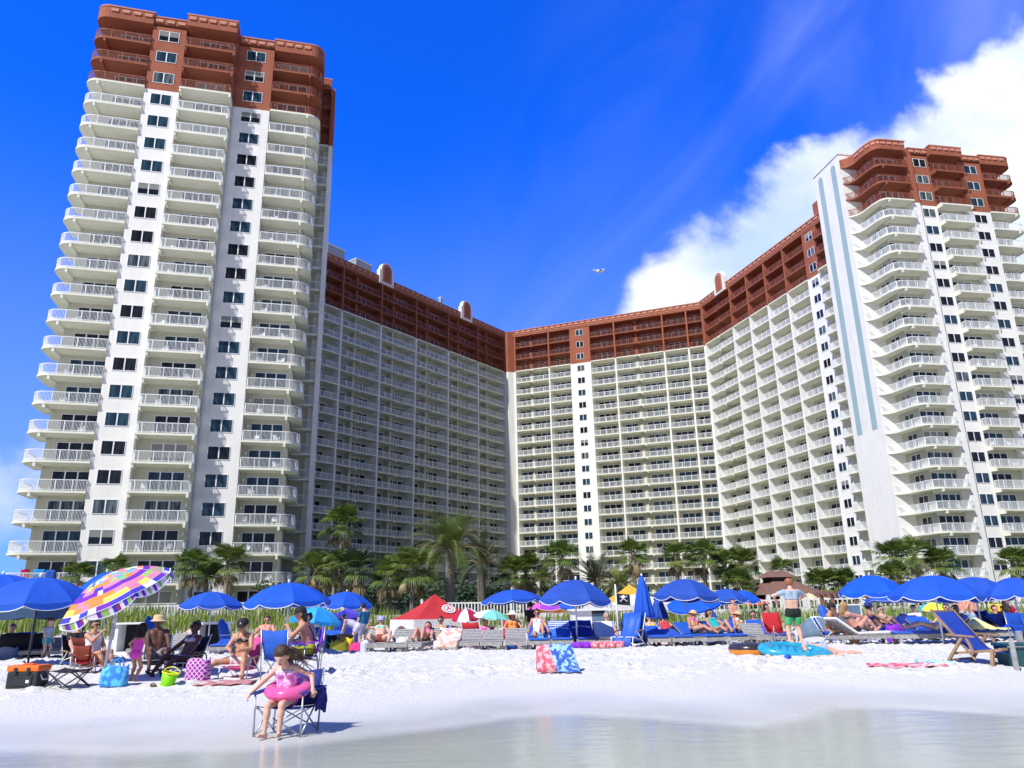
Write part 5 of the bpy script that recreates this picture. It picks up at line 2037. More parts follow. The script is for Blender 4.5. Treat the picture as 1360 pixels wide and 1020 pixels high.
m_bbag = pattern_mat("blue_turquoise_print", (0.03, 0.20, 0.62), (0.10, 0.48, 0.75), 9, 'blot')
m_latt = pattern_mat("magenta_white_lattice", (0.30, 0.02, 0.30), (0.72, 0.55, 0.74), 32, 'lattice')
m_bpack = pattern_mat("pale_blue_print", (0.04, 0.28, 0.55), (0.30, 0.62, 0.78), 14, 'blot')
bag(on(150, 912), RAD(6), 0.43, 0.22, 0.34, m_bbag, 'slouchy turquoise blue bag at the foot of the patchwork umbrella', lean=0.05)
bag(on(262, 905), RAD(-8), 0.42, 0.24, 0.40, m_latt, 'magenta bag with white lattice pattern beside the pink low chair', mh=m_black)
bag(on(281, 866), RAD(8), 0.48, 0.34, 0.50, m_bpack, 'pale blue printed backpack in front of the white hut', cat='backpack', name='backpack')
m_olive = cloth("olive_bag_cloth", (0.30, 0.32, 0.03))
m_yelb = cloth("yellow_bag_cloth", (0.80, 0.55, 0.03))
m_pinkb = cloth("hot_pink_bag_cloth", (0.70, 0.04, 0.22))
bag(gp(452, 25), 0.5, 0.50, 0.3, 0.36, m_olive, 'olive green bag on the sand near the bending woman', handles=False)
bag(gp(463, 25.3), -0.3, 0.40, 0.3, 0.42, m_yelb, 'yellow bag between the olive bag and the bending woman', handles=False)
bag(gp(477, 24.6), 0.1, 0.46, 0.28, 0.26, m_pinkb, 'hot pink bag at the feet of the bending woman', handles=False)
bag(gp(489, 24.3), 0.1, 0.36, 0.28, 0.34, cloth("lilac_bag_cloth", (0.40, 0.45, 0.75), (0.70, 0.75, 0.85)), 'lilac and aqua bag left of the mint bikini', handles=False)
bag(gp(452, 26.4), 0.6, 0.9, 0.6, 0.55, m_black, 'heap of black gear behind the yellow bag', handles=False, cat='bag', name='gear_bag')
bag(gp(35, 25), 0.2, 1.2, 0.6, 0.75, m_black, 'big black gear bag on the loungers at far left', handles=False, cat='bag', name='gear_bag')
bag(gp(20, 24.4), 0.1, 0.5, 0.3, 0.35, cloth("pale_blue_bundle", (0.35, 0.42, 0.55)), 'pale blue bundle on the blue lounger at far left', handles=False, cat='bag', name='towel_bundle')
bag(gp(1185, 23.4), 0.3, 0.5, 0.3, 0.5, m_purp, 'purple bag on the navy lounger right of the reclining pair', handles=False)
bag(gp(716, 24.2), 0.1, 0.34, 0.26, 0.34, m_bpack, 'small turquoise bag beside the striped blue towel', handles=True)
bag(gp(535, 24.4), 0.1, 0.34, 0.26, 0.40, m_cushw, 'white carrier bag beside the mint bikini', handles=False)
bag(gp(678, 23.9), 0.2, 0.30, 0.26, 0.20, m_chblue, 'bright blue shoes bag on the end of a bare lounger', handles=False)

m_lime = mat("lime_plastic", (0.30, 0.85, 0.01), 0.4, var=0.05, trans=0.25)
m_yellow = mat("yellow_plastic", (0.90, 0.75, 0.03), 0.4, var=0.05)
g = on(221, 912)
T = thing('sand_bucket', 'lime green sand bucket with a yellow rim tipped beside the chairs', 'bucket', g, 0.2)
T.rotation_euler = (0.05, 0.22, 0.2)
T.scale = (0.86,) * 3
mb = MB()
mb.lathe([(0, 0.0), (0.115, 0.0), (0.13, 0.02), (0.165, 0.27), (0.158, 0.27), (0.12, 0.02), (0, 0.015)], 20)
mb.build('body', m_lime, T, smooth=True)
mb = MB()
mb.torus((0, 0, 0.275), 0.165, 0.014, 22, 8)
mb.build('rim', m_yellow, T, smooth=True)
mb = MB()
mb.tube([(0.165 * math.cos(a), 0.10 + 0.05 * math.sin(a), 0.27 + 0.10 * math.sin(a)) for a in [math.pi * i / 10 for i in range(11)]], 0.011, 6)
mb.build('handle', m_yellow, T, smooth=True)

# flip flops
m_sand_flip = mat("brown_flip_rubber", (0.14, 0.07, 0.04), 0.7)
g = on(203, 912)
T = thing('flip_flop', 'worn flip flop lying left of the lime bucket', 'sandal', g + Vector((0, 0, 0.01)), 0.4)
mb = MB()
mb.prism([(-0.04, -0.12), (0.04, -0.12), (0.05, 0.05), (0.035, 0.13), (-0.035, 0.13), (-0.05, 0.05)], 0, 0.02)
mb.build('sole', m_sand_flip, T)
mb = MB()
mb.tube([(-0.045, 0.0, 0.02), (0.0, 0.08, 0.05), (0.045, 0.0, 0.02)], 0.008, 6)
mb.build('strap', m_black, T)

# white beach service huts
for u, Y, lab in ((180, 30, 'white hut with a dark opening behind the pink swimsuit girl'), (286, 29.5, 'white hut with a dark opening behind the lattice bag'), (782, 29, 'white hut with a grey door behind the lettered towels')):
    g = gp(u, Y)
    T = thing('service_hut', lab, 'hut', g, 0.06, 'white beach service huts')
    w, hh = (1.0, at(u, 829 if u < 500 else 811, Y).z - g.z)
    if u > 500:
        w = 1.3
    mb = MB()
    mb.box(-w / 2, -w / 2 + 0.12, -0.4, 0.4, 0, hh)
    mb.box(w / 2 - 0.12, w / 2, -0.4, 0.4, 0, hh)
    mb.box(-w / 2 + 0.12, w / 2 - 0.12, 0.3, 0.4, 0, hh)
    mb.box(-w / 2 + 0.12, w / 2 - 0.12, -0.4, 0.3, 0, 0.12)
    mb.build('wall', m_tentw if False else m_frame, T)
    mb = MB()
    mb.box(-w / 2 - 0.08, w / 2 + 0.08, -0.5, 0.5, hh, hh + 0.07)
    mb.build('roof', m_frame, T)
    mb = MB()
    if u > 500:
        mb.box(0.05, w / 2 - 0.12, -0.36, -0.32, 0.12, hh - 0.1)
        mb.build('door', m_domeg, T)
        mb = MB()
        mb.box(-w / 2 + 0.12, 0.05, -0.36, -0.32, 0.12, hh)
        mb.build('front_panel', m_frame, T)
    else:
        mb.box(-w / 2 + 0.12, w / 2 - 0.12, 0.28, 0.299, 0.12, hh)  # black sheet across the back of the opening
        mb.build('dark_sheet', m_black, T)
# stacked folded cushions standing against the huts
for i, (u, Y, lab) in enumerate(((205, 28.6, 'pair of furled blue cushions leaning on the left hut'), (302, 28.2, 'furled blue cushion leaning on the hut by the backpack'), (948, 28, 'furled blue cushion leaning near the teal bikini'), (1098, 29, 'furled blue cushion standing by the ivory umbrellas'))):
    g = gp(u, Y)
    T = thing('furled_cushion', lab, 'cushion', g, 0, 'furled blue lounger cushions')
    vt = [818, 822, 806, 803][i]
    h = at(u, vt, Y).z - g.z
    for k in range(2 if i == 0 else 1):
        mb = MB()
        rows = []
        for f in (0, 0.1, 0.5, 0.85, 1.0):
            row = []
            for q in range(13):
                a = 2 * math.pi * q / 12
                r = [0.10, 0.17, 0.20, 0.17, 0.05][[0, 0.1, 0.5, 0.85, 1.0].index(f)]
                row.append((r * math.cos(a) * (1 + 0.12 * math.cos(3 * a)) + (0.36 - 0.36 * f) + 0.24 * k - 0.2, r * 0.7 * math.sin(a), h * f * (1 - 0.06 * k)))
            rows.append(row)
        mb.sheet(rows[::-1])
        mb.build('cushion', m_cush, T, smooth=True)
    mb = MB()
    mb.torus((0.0, 0, h * 0.55), 0.21, 0.012, 16, 6, sy=0.75)
    mb.build('strap', m_piping, T)

# ------------------------------------------------------------------ floats, towels, right hand things
m_char = mat("charcoal_vinyl", (0.03, 0.03, 0.035), 0.25, var=0.1, coat=0.4)
m_orv = mat("orange_vinyl", (0.85, 0.27, 0.02), 0.3, var=0.06, coat=0.3)
g = on(996, 871)
T = thing('swim_ring', 'charcoal and orange swim ring lying on the sand', 'swim ring', g, 0.2)
mb = MB()
mb.torus((0, 0, 0.145), 0.34, 0.145, 40, 16, msplit=lambda i, j, n, k: 0 if j < k / 2 else 1)
mb.build('tube', [m_char, m_orv], T, smooth=True)
mb = MB()
mb.torus((0, 0, 0.145), 0.486, 0.006, 40, 6)
mb.build('seam', m_orv, T)
mb = MB()
mb.lathe([(0, 0.03), (0.015, 0.03), (0.02, 0)], 8, c=(0.1, -0.47, 0.16))
mb.build('valve', m_char, T)
m_turq = mat("turquoise_vinyl", (0.01, 0.36, 0.62), 0.2, scale=7, col2=(0.08, 0.55, 0.78), coat=0.6, trans=0.3)
g = on(1056, 872)
T = thing('pool_float', 'glossy turquoise oval float next to the lying woman', 'pool float', g, -0.1)
mb = MB()
mb.torus((0, 0, 0.11), 0.38, 0.11, 40, 14, sx=1.75, sy=0.9)
mb.build('rim', m_turq, T, smooth=True)
for i in range(6):
    mb = MB()
    x = -0.42 + i * 0.168
    hw = 0.30 * math.sqrt(max(0.05, 1 - (x / 0.56) ** 2))
    mb.tube([(x, -hw, 0.10), (x, 0, 0.13), (x, hw, 0.10)], 0.082, 10)
    mb.build('air_cell', m_turq, T, smooth=True)
T.rotation_euler = (RAD(16), RAD(6), -0.1)
g = on(1047, 876)
T = thing('water_shoe', 'small royal blue shoe in front of the turquoise float', 'shoe', g, 0.9)
mb = MB()
mb.tube([(-0.12, 0, 0.05), (0.0, 0, 0.06), (0.10, 0, 0.045), (0.14, 0, 0.03)], [0.05, 0.055, 0.045, 0.02], 10)
mb.build('upper', m_chblue, T, smooth=True)
mb = MB()
mb.box(-0.16, 0.15, -0.05, 0.05, 0, 0.018)
mb.build('sole', m_piping, T)


def flat_towel(u, v, w, l, rz, m, label, fold=0.02):
    g = on(u, v)
    mb = MB()
    rows = []
    ca, sa = math.cos(rz), math.sin(rz)
    rr_ = random.Random(int(u))
    for i in range(15):
        row = []
        for j in range(9):
            x, y = -l / 2 + l * i / 14, -w / 2 + w * j / 8 + 0.03 * math.sin(i * 0.9)
            X_, Y_ = g.x + x * ca - y * sa, g.y + x * sa + y * ca
            row.append((X_ - g.x, Y_ - g.y, ground(X_, Y_) - g.z + 0.035 + fold * math.sin(i * 1.3 + j * 0.9) + rr_.uniform(0, 0.015)))
        rows.append(row)
    mb.sheet(rows[::-1], 0, 0.012)
    o = mb.build('beach_towel', m, None, smooth=True, loc=g)
    tag(o, label, 'towel')
    return o


m_coral = pattern_mat("coral_print", (0.62, 0.10, 0.16), (0.80, 0.42, 0.45), 11, 'blot')
m_aqua = pattern_mat("aqua_print", (0.10, 0.48, 0.62), (0.55, 0.78, 0.82), 10, 'blot')
flat_towel(1205, 886, 0.5, 1.35, -0.12, m_coral, 'long coral red towel lying flat on the sand', 0.02)
flat_towel(1242, 883, 0.5, 0.7, -0.5, m_aqua, 'crumpled aqua towel beside the coral one', 0.035)
flat_towel(1066, 873, 0.6, 1.7, -0.05, cloth("apricot_towel", (0.80, 0.42, 0.16)), 'apricot towel under the lying woman and the float', 0.01)
flat_towel(300, 909, 0.6, 1.0, 0.1, cloth("faded_rose_towel", (0.50, 0.22, 0.22)), 'faded rose towel under the pink low chair', 0.01)

# two towels drying over a low frame
for u, lab, m, w, hh, dx_ in ((727, 'coral patterned towel hung over a low chair back in the open sand', m_coral, 0.42, 0.50, 0.0), (745, 'blue patterned towel hung over a low chair back in the open sand', pattern_mat("blue_batik_print", (0.03, 0.09, 0.42), (0.30, 0.52, 0.78), 12, 'blot'), 0.46, 0.52, 0.15)):
    g = on(u, 893)
    mb = MB()
    rows = []
    prof = [(-0.22 + 0.0, 0.0), (-0.16, 0.16), (-0.08, 0.36), (-0.01, hh), (0.05, hh), (0.14, 0.30), (0.22, 0.02)]
    if dx_:
        prof = [(-0.40, 0.02), (-0.30, 0.03), (-0.20, 0.10), (-0.10, 0.34), (-0.01, hh), (0.05, hh), (0.14, 0.30), (0.22, 0.02)]
    for k, (y, z) in enumerate(prof):
        rows.append([(-w / 2 + w * j / 8 + dx_ * (1 - z / hh), y + 0.015 * math.sin(j * 1.7 + k), z + 0.012 * math.sin(j * 1.1 + k) + 0.01) for j in range(9)])
    mb.sheet(rows[::-1], 0, 0.012)
    o = mb.build('beach_towel', m, None, smooth=True, loc=g)
    tag(o, lab, 'towel')
low_chair(on(735, 890) + Vector((0, 0.25, -0.02)), RAD(180), 'low chair hidden under the two drying towels', m_chnavy, s=0.62)

# lettered towels over two loungers
m_tb = pattern_mat("blue_white_band_cloth", (0.02, 0.10, 0.55), (0.05, 0.20, 0.70), 30, 'blot')
for key, lab, m, txt in (('p', 'striped blue towel with white letters over a lounger back', m_tb, 'WINDREA'), ('q', 'navy towel with an arch of pale letters over a lounger back', cloth("navy_towel_cloth", (0.012, 0.03, 0.25)), 'ACTIVER')):
    L_ = LG[key]
    a = RAD(50)
    ya, za = 0.33, 0.345

    def bp_(s_, off):
        # a point up the slanted back, off = distance in front of it
        return (ya + s_ * math.sin(a) - off * math.cos(a), za + s_ * math.cos(a) + off * math.sin(a))
    g0 = L_.location
    T = thing('beach_towel', lab, 'towel', g0, L_.rotation_euler.z)
    T.scale = (1, 1, 0.8)
    mb = MB()
    prof = [bp_(0.55, -0.10), bp_(0.86, -0.09), bp_(0.90, 0.04), bp_(0.86, 0.125), bp_(0.6, 0.13), bp_(0.3, 0.13), bp_(0.10, 0.135)] + [(0.18, 0.46), (-0.1, 0.452), (-0.4, 0.455)]
    rows = [[(-0.35 + 0.7 * j / 8, y + 0.012 * math.sin(j * 2 + k), z + 0.008 * math.sin(j * 1.3 + k)) for j in range(9)] for k, (y, z) in enumerate(prof)]
    mb.sheet(rows, 0, 0.012)
    mb.build('cloth', m, T, smooth=True)
    if key == 'p':
        mb = MB()
        for s_ in (0.56, 0.66, 0.76):
            y0, z0_ = bp_(s_, 0.155)
            y1, z1_ = bp_(s_ + 0.04, 0.155)
            mb.sheet([[(-0.33, y0, z0_), (0.33, y0, z0_)], [(-0.33, y1, z1_), (0.33, y1, z1_)]], 0, 0.004)
        mb.build('stripe', m_piping, T)
    nrm = (0, -math.cos(a), math.sin(a))
    for i, chh in enumerate(txt):
        th = RAD(28) * (3 - i) / 3
        xx = -0.26 + 0.52 * i / 6
        sy_ = (0.36 if key == 'p' else 0.40) + 0.07 * math.cos((i - 3) / 3 * 1.3)
        y_, z_ = bp_(sy_, 0.165)
        o = link('letter', text_mesh(chh, 0.15, m_piping, 'letter'), T)
        place_on(o, (xx, y_, z_), (1, 0, 0.0), nrm)

# flowered towel over lounger k
m_flower = pattern_mat("cream_flower_print", (0.80, 0.76, 0.66), (0.72, 0.35, 0.28), 7, 'blot')
g0 = LG['k'].location
mb = MB()
a = RAD(62)
pr_ = lambda s_, o_: (0.33 + s_ * math.sin(a) - o_ * math.cos(a), 0.345 + s_ * math.cos(a) + o_ * math.sin(a))
prof = [pr_(0.5, -0.07), pr_(0.84, -0.07), pr_(0.87, 0.02), pr_(0.84, 0.06), pr_(0.5, 0.05), pr_(0.12, 0.05), (0.1, 0.38), (-0.3, 0.376), (-0.7, 0.378), (-0.98, 0.385), (-1.04, 0.33), (-1.045, 0.1)]
mb.sheet([[(-0.36 + 0.72 * j / 8, y + 0.01 * math.sin(j * 2 + k), z + 0.008 * math.sin(j + k)) for j in range(9)] for k, (y, z) in enumerate(prof)], 0, 0.012)
o = mb.build('beach_towel', m_flower, None, smooth=True, loc=g0)
o.scale = (1, 1, 0.8)
tag(o, 'cream flowered towel covering a lounger left of the bare ones', 'towel')

# big blue towel over a white framed chair
g = gp(832, 23.6)
low_chair(g, RAD(-35), 'white framed low chair under the big blue towel', m_cush, s=1.25)
mb = MB()
rows = []
for k, (y, z) in enumerate([(0.62, 0.10), (0.56, 0.5), (0.52, 0.93), (0.42, 0.98), (0.30, 0.72), (0.12, 0.36), (-0.05, 0.30), (-0.36, 0.34), (-0.45, 0.05)]):
    rows.append([(-0.30 + 0.60 * j / 8, y + 0.02 * math.sin(j * 2 + k), z + 0.02 * math.sin(j * 1.4 + k)) for j in range(9)])
mb.sheet(rows, 0, 0.014)
o = mb.build('beach_towel', m_cush, None, smooth=True, loc=g, rz=RAD(-35))
tag(o, 'big plain blue towel draped over a white framed chair', 'towel')

# rolled towels on the sand along the loungers
for i, (u, lab, m) in enumerate(((772, 'rolled violet blue towel on the sand below the navy towel', m_purp), (793, 'rolled maroon towel left of a pair on the sand', m_coral), (815, 'rolled maroon towel right of a pair on the sand', m_coral))):
    g = gp(u, 23.2)
    mb = MB()
    pts, rs = [], []
    for k in range(17):
        pts.append((-0.27 + 0.54 * k / 16, 0.02 * math.sin(k), 0.10))
        rs.append(0.10 + 0.012 * math.sin(k * 1.7))
    mb.tube(pts, rs, 14)
    mb.tube([(p[0], p[1] + 0.11, 0.06) for p in pts], [0.05] * 17, 8)
    o = mb.build('rolled_towel', m, None, smooth=True, loc=g, rz=0.05 * i)
    tag(o, lab, 'towel', 'rolled towels on the sand')
# pale yellow towel heap on the right lounger
g = gp(1308, 22.4)
mb = MB()
mb.sheet([[(-0.6 + 1.2 * i / 12, -0.3 + 0.6 * j / 6, 0.36 + 0.30 * math.exp(-((i - 3) / 3) ** 2) * math.sin(math.pi * j / 6) + 0.02 * math.sin(i * 2 + j)) for j in range(7)] for i in range(13)][::-1], 0, 0.02)
o = mb.build('beach_towel', cloth("pale_yellow_towel", (0.82, 0.80, 0.35)), None, smooth=True, loc=g)
tag(o, 'pale yellow towel heaped on the lounger behind the sling chair', 'towel')

# green bin and posts by the right edge
m_bin = mat("dark_green_plastic", (0.012, 0.075, 0.09), 0.5, var=0.12)
g = on(1364, 884)
T = thing('storage_bin', 'dark green storage bin at the right edge', 'bin', g, RAD(-3))
mb = MB()
vs = []
for z, s_ in ((0, 0.92), (0.36, 1.0)):
    vs += [(-0.42 * s_, -0.26 * s_, z), (0.42 * s_, -0.26 * s_, z), (0.42 * s_, 0.26 * s_, z), (-0.42 * s_, 0.26 * s_, z)]
mb.add(vs, [(3, 2, 1, 0), (0, 1, 5, 4), (1, 2, 6, 5), (2, 3, 7, 6), (3, 0, 4, 7)])
mb.build('body', m_bin, T)
mb = MB()
mb.bevbox(-0.45, 0.45, -0.29, 0.29, 0.36, 0.415, 0.015)
mb.build('lid', m_bin, T)
mb = MB()
mb.bevbox(-0.46, 0.46, -0.30, -0.291, 0.345, 0.365, 0.003)
mb.build('rim', m_poleg, T)
for u, vt, Y, lab, wd in ((1347, 838, 15.5, 'taller grey wooden post behind the green bin', 0.09), (1335, 848, 14.6, 'short grey wooden post behind the green bin', 0.07)):
    g = gp(u, Y)
    h = at(u, vt, Y).z - g.z
    mb = MB()
    mb.bevbox(-wd / 2, wd / 2, -wd / 2, wd / 2, -0.1, h, 0.01)
    o = mb.build('wooden_post', m_wood, None, loc=g)
    tag(o, lab, 'post', 'grey wooden posts')
camp_chair(gp(1366, 17), RAD(30), 'royal blue folding chair cut by the right edge', m_blue)

# brown timber frame
m_brownw = mat("brown_timber", (0.16, 0.075, 0.055), 0.8, scale=6, col2=(0.25, 0.13, 0.09), bump=0.4)
g = gp(1124, 33)
T = thing('timber_frame', 'brown timber beam frame under the blue umbrella on the right', 'frame', g, 0.05)
z0_ = at(1124, 793, 33).z - g.z
for x in (-0.75, 0.75):
    for y in (-0.5, 0.5):
        mb = MB()
        mb.box(x - 0.06, x + 0.06, y - 0.06, y + 0.06, 0, z0_)
        mb.build('post', m_brownw, T)
mb = MB()
for y in (-0.5, 0.5):
    mb.box(-0.95, 0.95, y - 0.05, y + 0.05, z0_, z0_ + 0.14)
for i in range(8):
    x = -0.85 + i * 0.243
    mb.box(x - 0.025, x + 0.025, -0.7, 0.7, z0_ + 0.141, z0_ + 0.25)
mb.build('roof_beam', m_brownw, T)
g = gp(1128, 30)
T = thing('notice_board', 'white framed grey board behind the reclining woman', 'board', g, 0.0)
mb = MB()
mb.box(-0.42, 0.42, -0.02, 0.02, 0.35, 1.25)
mb.build('panel', m_domeg, T)
mb = MB()
for x in (-0.46, 0.42):
    mb.box(x, x + 0.04, -0.03, 0.03, 0, 1.3)
mb.box(-0.419, 0.419, -0.03, 0.03, 1.251, 1.30)
mb.box(-0.419, 0.419, -0.03, 0.03, 0.30, 0.349)
mb.build('frame', m_frame, T)
# yellow signs
m_ysign = mat("yellow_sign_paint", (0.85, 0.62, 0.04), 0.6, var=0.06)
m_ink = mat("dark_sign_ink", (0.06, 0.05, 0.03), 0.7)
for u, lab, txt in ((1322, 'yellow sign board, left one of two below the blue umbrella', 'SALE'), (1336, 'yellow sign board, right one of two below the blue umbrella', 'OPEN')):
    g = gp(u, 32)
    zc = at(u, 807, 32).z - g.z
    T = thing('sign_board', lab, 'sign', g, 0, 'yellow sign boards')
    mb = MB()
    mb.box(-0.2, 0.2, -0.02, 0.02, zc - 0.14, zc + 0.14)
    mb.build('panel', m_ysign, T)
    mb = MB()
    mb.box(-0.02, 0.02, 0.021, 0.05, 0, zc)
    mb.build('post', m_wood, T)
    mb = MB()
    for r_ in range(2):
        for q in range(5):
            mb.box(-0.14 + q * 0.057, -0.10 + q * 0.057, -0.026, -0.021, zc - 0.06 + r_ * 0.08, zc - 0.02 + r_ * 0.08)
    mb.build('marking', m_ink, T)

# pole flag with skull and crossed bones
g = gp(820, 31)
zt = at(820, 776, 31).z - g.z
T = thing('flag_pole', 'white pole flying a black flag with a skull and crossed bones', 'flag', g)
mb = MB()
mb.tube([(0, 0, 0), (-0.03, 0, zt)], 0.03, 8)
mb.build('pole', m_polew, T, smooth=True)
mb = MB()
fw, fh = 0.52, 0.42
fl = lambda x, z: (x, 0.05 * math.sin(x * 9), z - 0.10 * x)
mb.sheet([[fl(fw * j / 12, zt - 0.35 - fh * i / 6) for j in range(13)] for i in range(7)][::-1], 0, 0.006)
fo = mb.build('flag_cloth', m_black, T)
mb = MB()
cx, cz = 0.26, zt - 0.35 - fh * 0.42
for a in (0.6, -0.6):
    p = Vector((cx - 0.15 * math.cos(a), -0.05, cz - 0.03 - 0.15 * math.sin(a)))
    q = Vector((cx + 0.15 * math.cos(a), -0.05, cz - 0.03 + 0.15 * math.sin(a)))
    mb.bar(p, q, 0.02, 0.03)
    for e in (p, q):
        mb.box(e.x - 0.022, e.x + 0.022, -0.06, -0.04, e.z - 0.022, e.z + 0.022)
mb.build('crossed_bones', m_piping, fo)
mb = MB()
mb.lathe([(0, 0.075), (0.05, 0.065), (0.075, 0.02), (0.07, -0.03), (0.045, -0.05), (0.04, -0.085), (0, -0.09)], 14, sy=0.35)
sk = mb.build('skull', m_piping, fo, smooth=True, loc=(cx, -0.06, cz + 0.03))

# brown roofed pavilion
m_shing = mat("brown_roof_shingle", (0.15, 0.075, 0.055), 0.9, scale=5, col2=(0.24, 0.13, 0.10), bump=0.6, bscale=12)
m_shade = mat("roof_shade_tone", (0.035, 0.03, 0.028), 0.8, var=0.2)  # near-black colour stands in for the shade under the pavilion roofs
g = gp(1040, 62)
T = thing('pool_pavilion', 'brown shingled two tier pavilion beyond the dune', 'pavilion', g, 0.1)
zl, zh = at(1040, 790, 62).z - g.z, at(1040, 776, 62).z - g.z


def hip(mb, cx, hw, hd, z0, z1, rw, rd, m=0):
    vs = [(cx - hw, -hd, z0), (cx + hw, -hd, z0), (cx + hw, hd, z0), (cx - hw, hd, z0), (cx - rw, -rd, z1), (cx + rw, -rd, z1), (cx + rw, rd, z1), (cx - rw, rd, z1)]
    mb.add(vs, [(0, 1, 5, 4), (1, 2, 6, 5), (2, 3, 7, 6), (3, 0, 4, 7), (4, 5, 6, 7), (3, 2, 1, 0)], m)


mb = MB()
hip(mb, 0.0, 2.4, 2.2, zl, zh + 0.2, 1.0, 0.9)
hip(mb, -0.2, 1.2, 1.1, at(1040, 767, 62).z - g.z, at(1040, 758, 62).z - g.z, 0.55, 0.3)
mb.build('roof', m_shing, T)
mb = MB()
mb.box(-1.0, 0.6, -0.85, 0.85, zh + 0.18, at(1040, 767, 62).z - g.z)
mb.build('clerestory', m_shade, T)
for x in (-2.0, -0.9, 0.9, 2.0):
    mb = MB()
    mb.box(x - 0.15, x + 0.15, -2.2, -1.9, 0, zl)
    mb.build('post', m_white, T)
mb = MB()
mb.box(-2.0, 2.0, 1.2, 1.5, 0, zl)
mb.build('back_wall', m_shade, T)
g = gp(1076, 66)
T = thing('pool_pavilion', 'low brown roofed shelter right of the two tier pavilion', 'pavilion', g, -0.1)
zl = at(1076, 790, 66).z - g.z
mb = MB()
hip(mb, 0, 1.7, 1.5, zl - 0.3, zl + 0.45, 0.6, 0.3)
mb.build('roof', m_shing, T)
for x in (-1.3, 1.3):
    mb = MB()
    mb.box(x - 0.1, x + 0.1, -1.2, -1.0, 0, zl - 0.3)
    mb.build('post', m_brownw, T)

# sea bird gliding above the court
g = at(796, 361, 60)
T = thing('sea_bird', 'pale gull gliding in the sky above the court', 'bird', g, 0.5)
m_feather = mat("pale_feather", (0.62, 0.62, 0.64), 0.7, var=0.1)
mb = MB()
mb.tube([(-0.32, 0, 0.03), (-0.2, 0, 0.0), (0, 0, 0), (0.18, 0, 0.04), (0.26, 0, 0.07), (0.34, 0, 0.05)], [0.02, 0.07, 0.10, 0.07, 0.05, 0.012], 10)
mb.tube([(-0.32, 0, 0.03), (-0.48, 0, 0.04)], [0.03, 0.06], 8)
bd = mb.build('body', m_feather, T, smooth=True)
for s_ in (-1, 1):
    mb = MB()
    mb.sheet([[(0.10, s_ * 0.05, 0.05), (-0.12, s_ * 0.05, 0.03)], [(0.16, s_ * 0.35, 0.20), (-0.08, s_ * 0.35, 0.17)], [(0.02, s_ * 0.70, 0.14), (-0.12, s_ * 0.66, 0.12)], [(-0.16, s_ * 0.95, 0.02), (-0.2, s_ * 0.93, 0.02)]], 0, 0.012)
    mb.build('wing', m_feather, T, smooth=True)
T.rotation_euler = (0.35, 0.0, 0.4)
T.scale = (1.25,) * 3

# towels on tower railings are things of their own
for u, v, Y, w, h, m, lab in [
        (33, 763, 75.0, 0.75, 0.95, m_crim, 'maroon towel hanging on a low left tower rail'), (52, 763, 75.2, 1.0, 0.95, m_sky, 'sky blue towel hanging on a low left tower rail'), (67, 764, 75.4, 0.8, 0.95, m_chblue, 'royal blue towel hanging on a low left tower rail')]:
    c = at(u, v, 72.9)
    mb = MB()
    mb.sheet([[(-w / 2 + w * j / 6, -0.1 + 0.02 * math.sin(j * 2 + i), h / 2 - h * i / 5) for j in range(7)] for i in range(6)][::-1], 0, 0.02)
    o = mb.build('hanging_towel', m, None, smooth=True, loc=c, rz=RAD(14.2))
    tag(o, lab, 'towel', 'towels drying on a tower balcony')
# ------------------------------------------------------------------ people
def skinmat(name, c):
    m = mat(name, c, 0.5, var=0.08, scale=9, spec=0.35)
    b = m.node_tree.nodes['Principled BSDF']
    b.inputs['Subsurface Weight'].default_value = 0.08
    b.inputs['Subsurface Radius'].default_value = (0.02, 0.008, 0.004)
    return m


SK_FAIR = skinmat("fair_skin", (0.66, 0.40, 0.30))
SK_TAN = skinmat("tanned_skin", (0.52, 0.27, 0.165))
SK_RED = skinmat("sunburnt_skin", (0.62, 0.30, 0.22))
SK_OLIVE = skinmat("olive_skin", (0.43, 0.23, 0.14))
SK_DARK = skinmat("dark_skin", (0.12, 0.055, 0.038))
m_eye = mat("eye_dark", (0.02, 0.015, 0.012), 0.2)
m_lip = mat("lip_rose", (0.40, 0.11, 0.10), 0.5)
H_BLACK = mat("black_hair", (0.012, 0.009, 0.008), 0.45, var=0.3, scale=30, bump=0.5, bscale=90)
H_BROWN = mat("brown_hair", (0.055, 0.028, 0.014), 0.45, var=0.3, scale=30, bump=0.5, bscale=90)
H_BLOND = mat("blond_hair", (0.42, 0.26, 0.10), 0.5, var=0.25, scale=30, bump=0.5, bscale=90)
H_GING = mat("ginger_hair", (0.30, 0.11, 0.04), 0.5, var=0.25, scale=30, bump=0.5, bscale=90)
H_GREY = mat("grey_hair", (0.30, 0.28, 0.27), 0.5, var=0.2, scale=30)


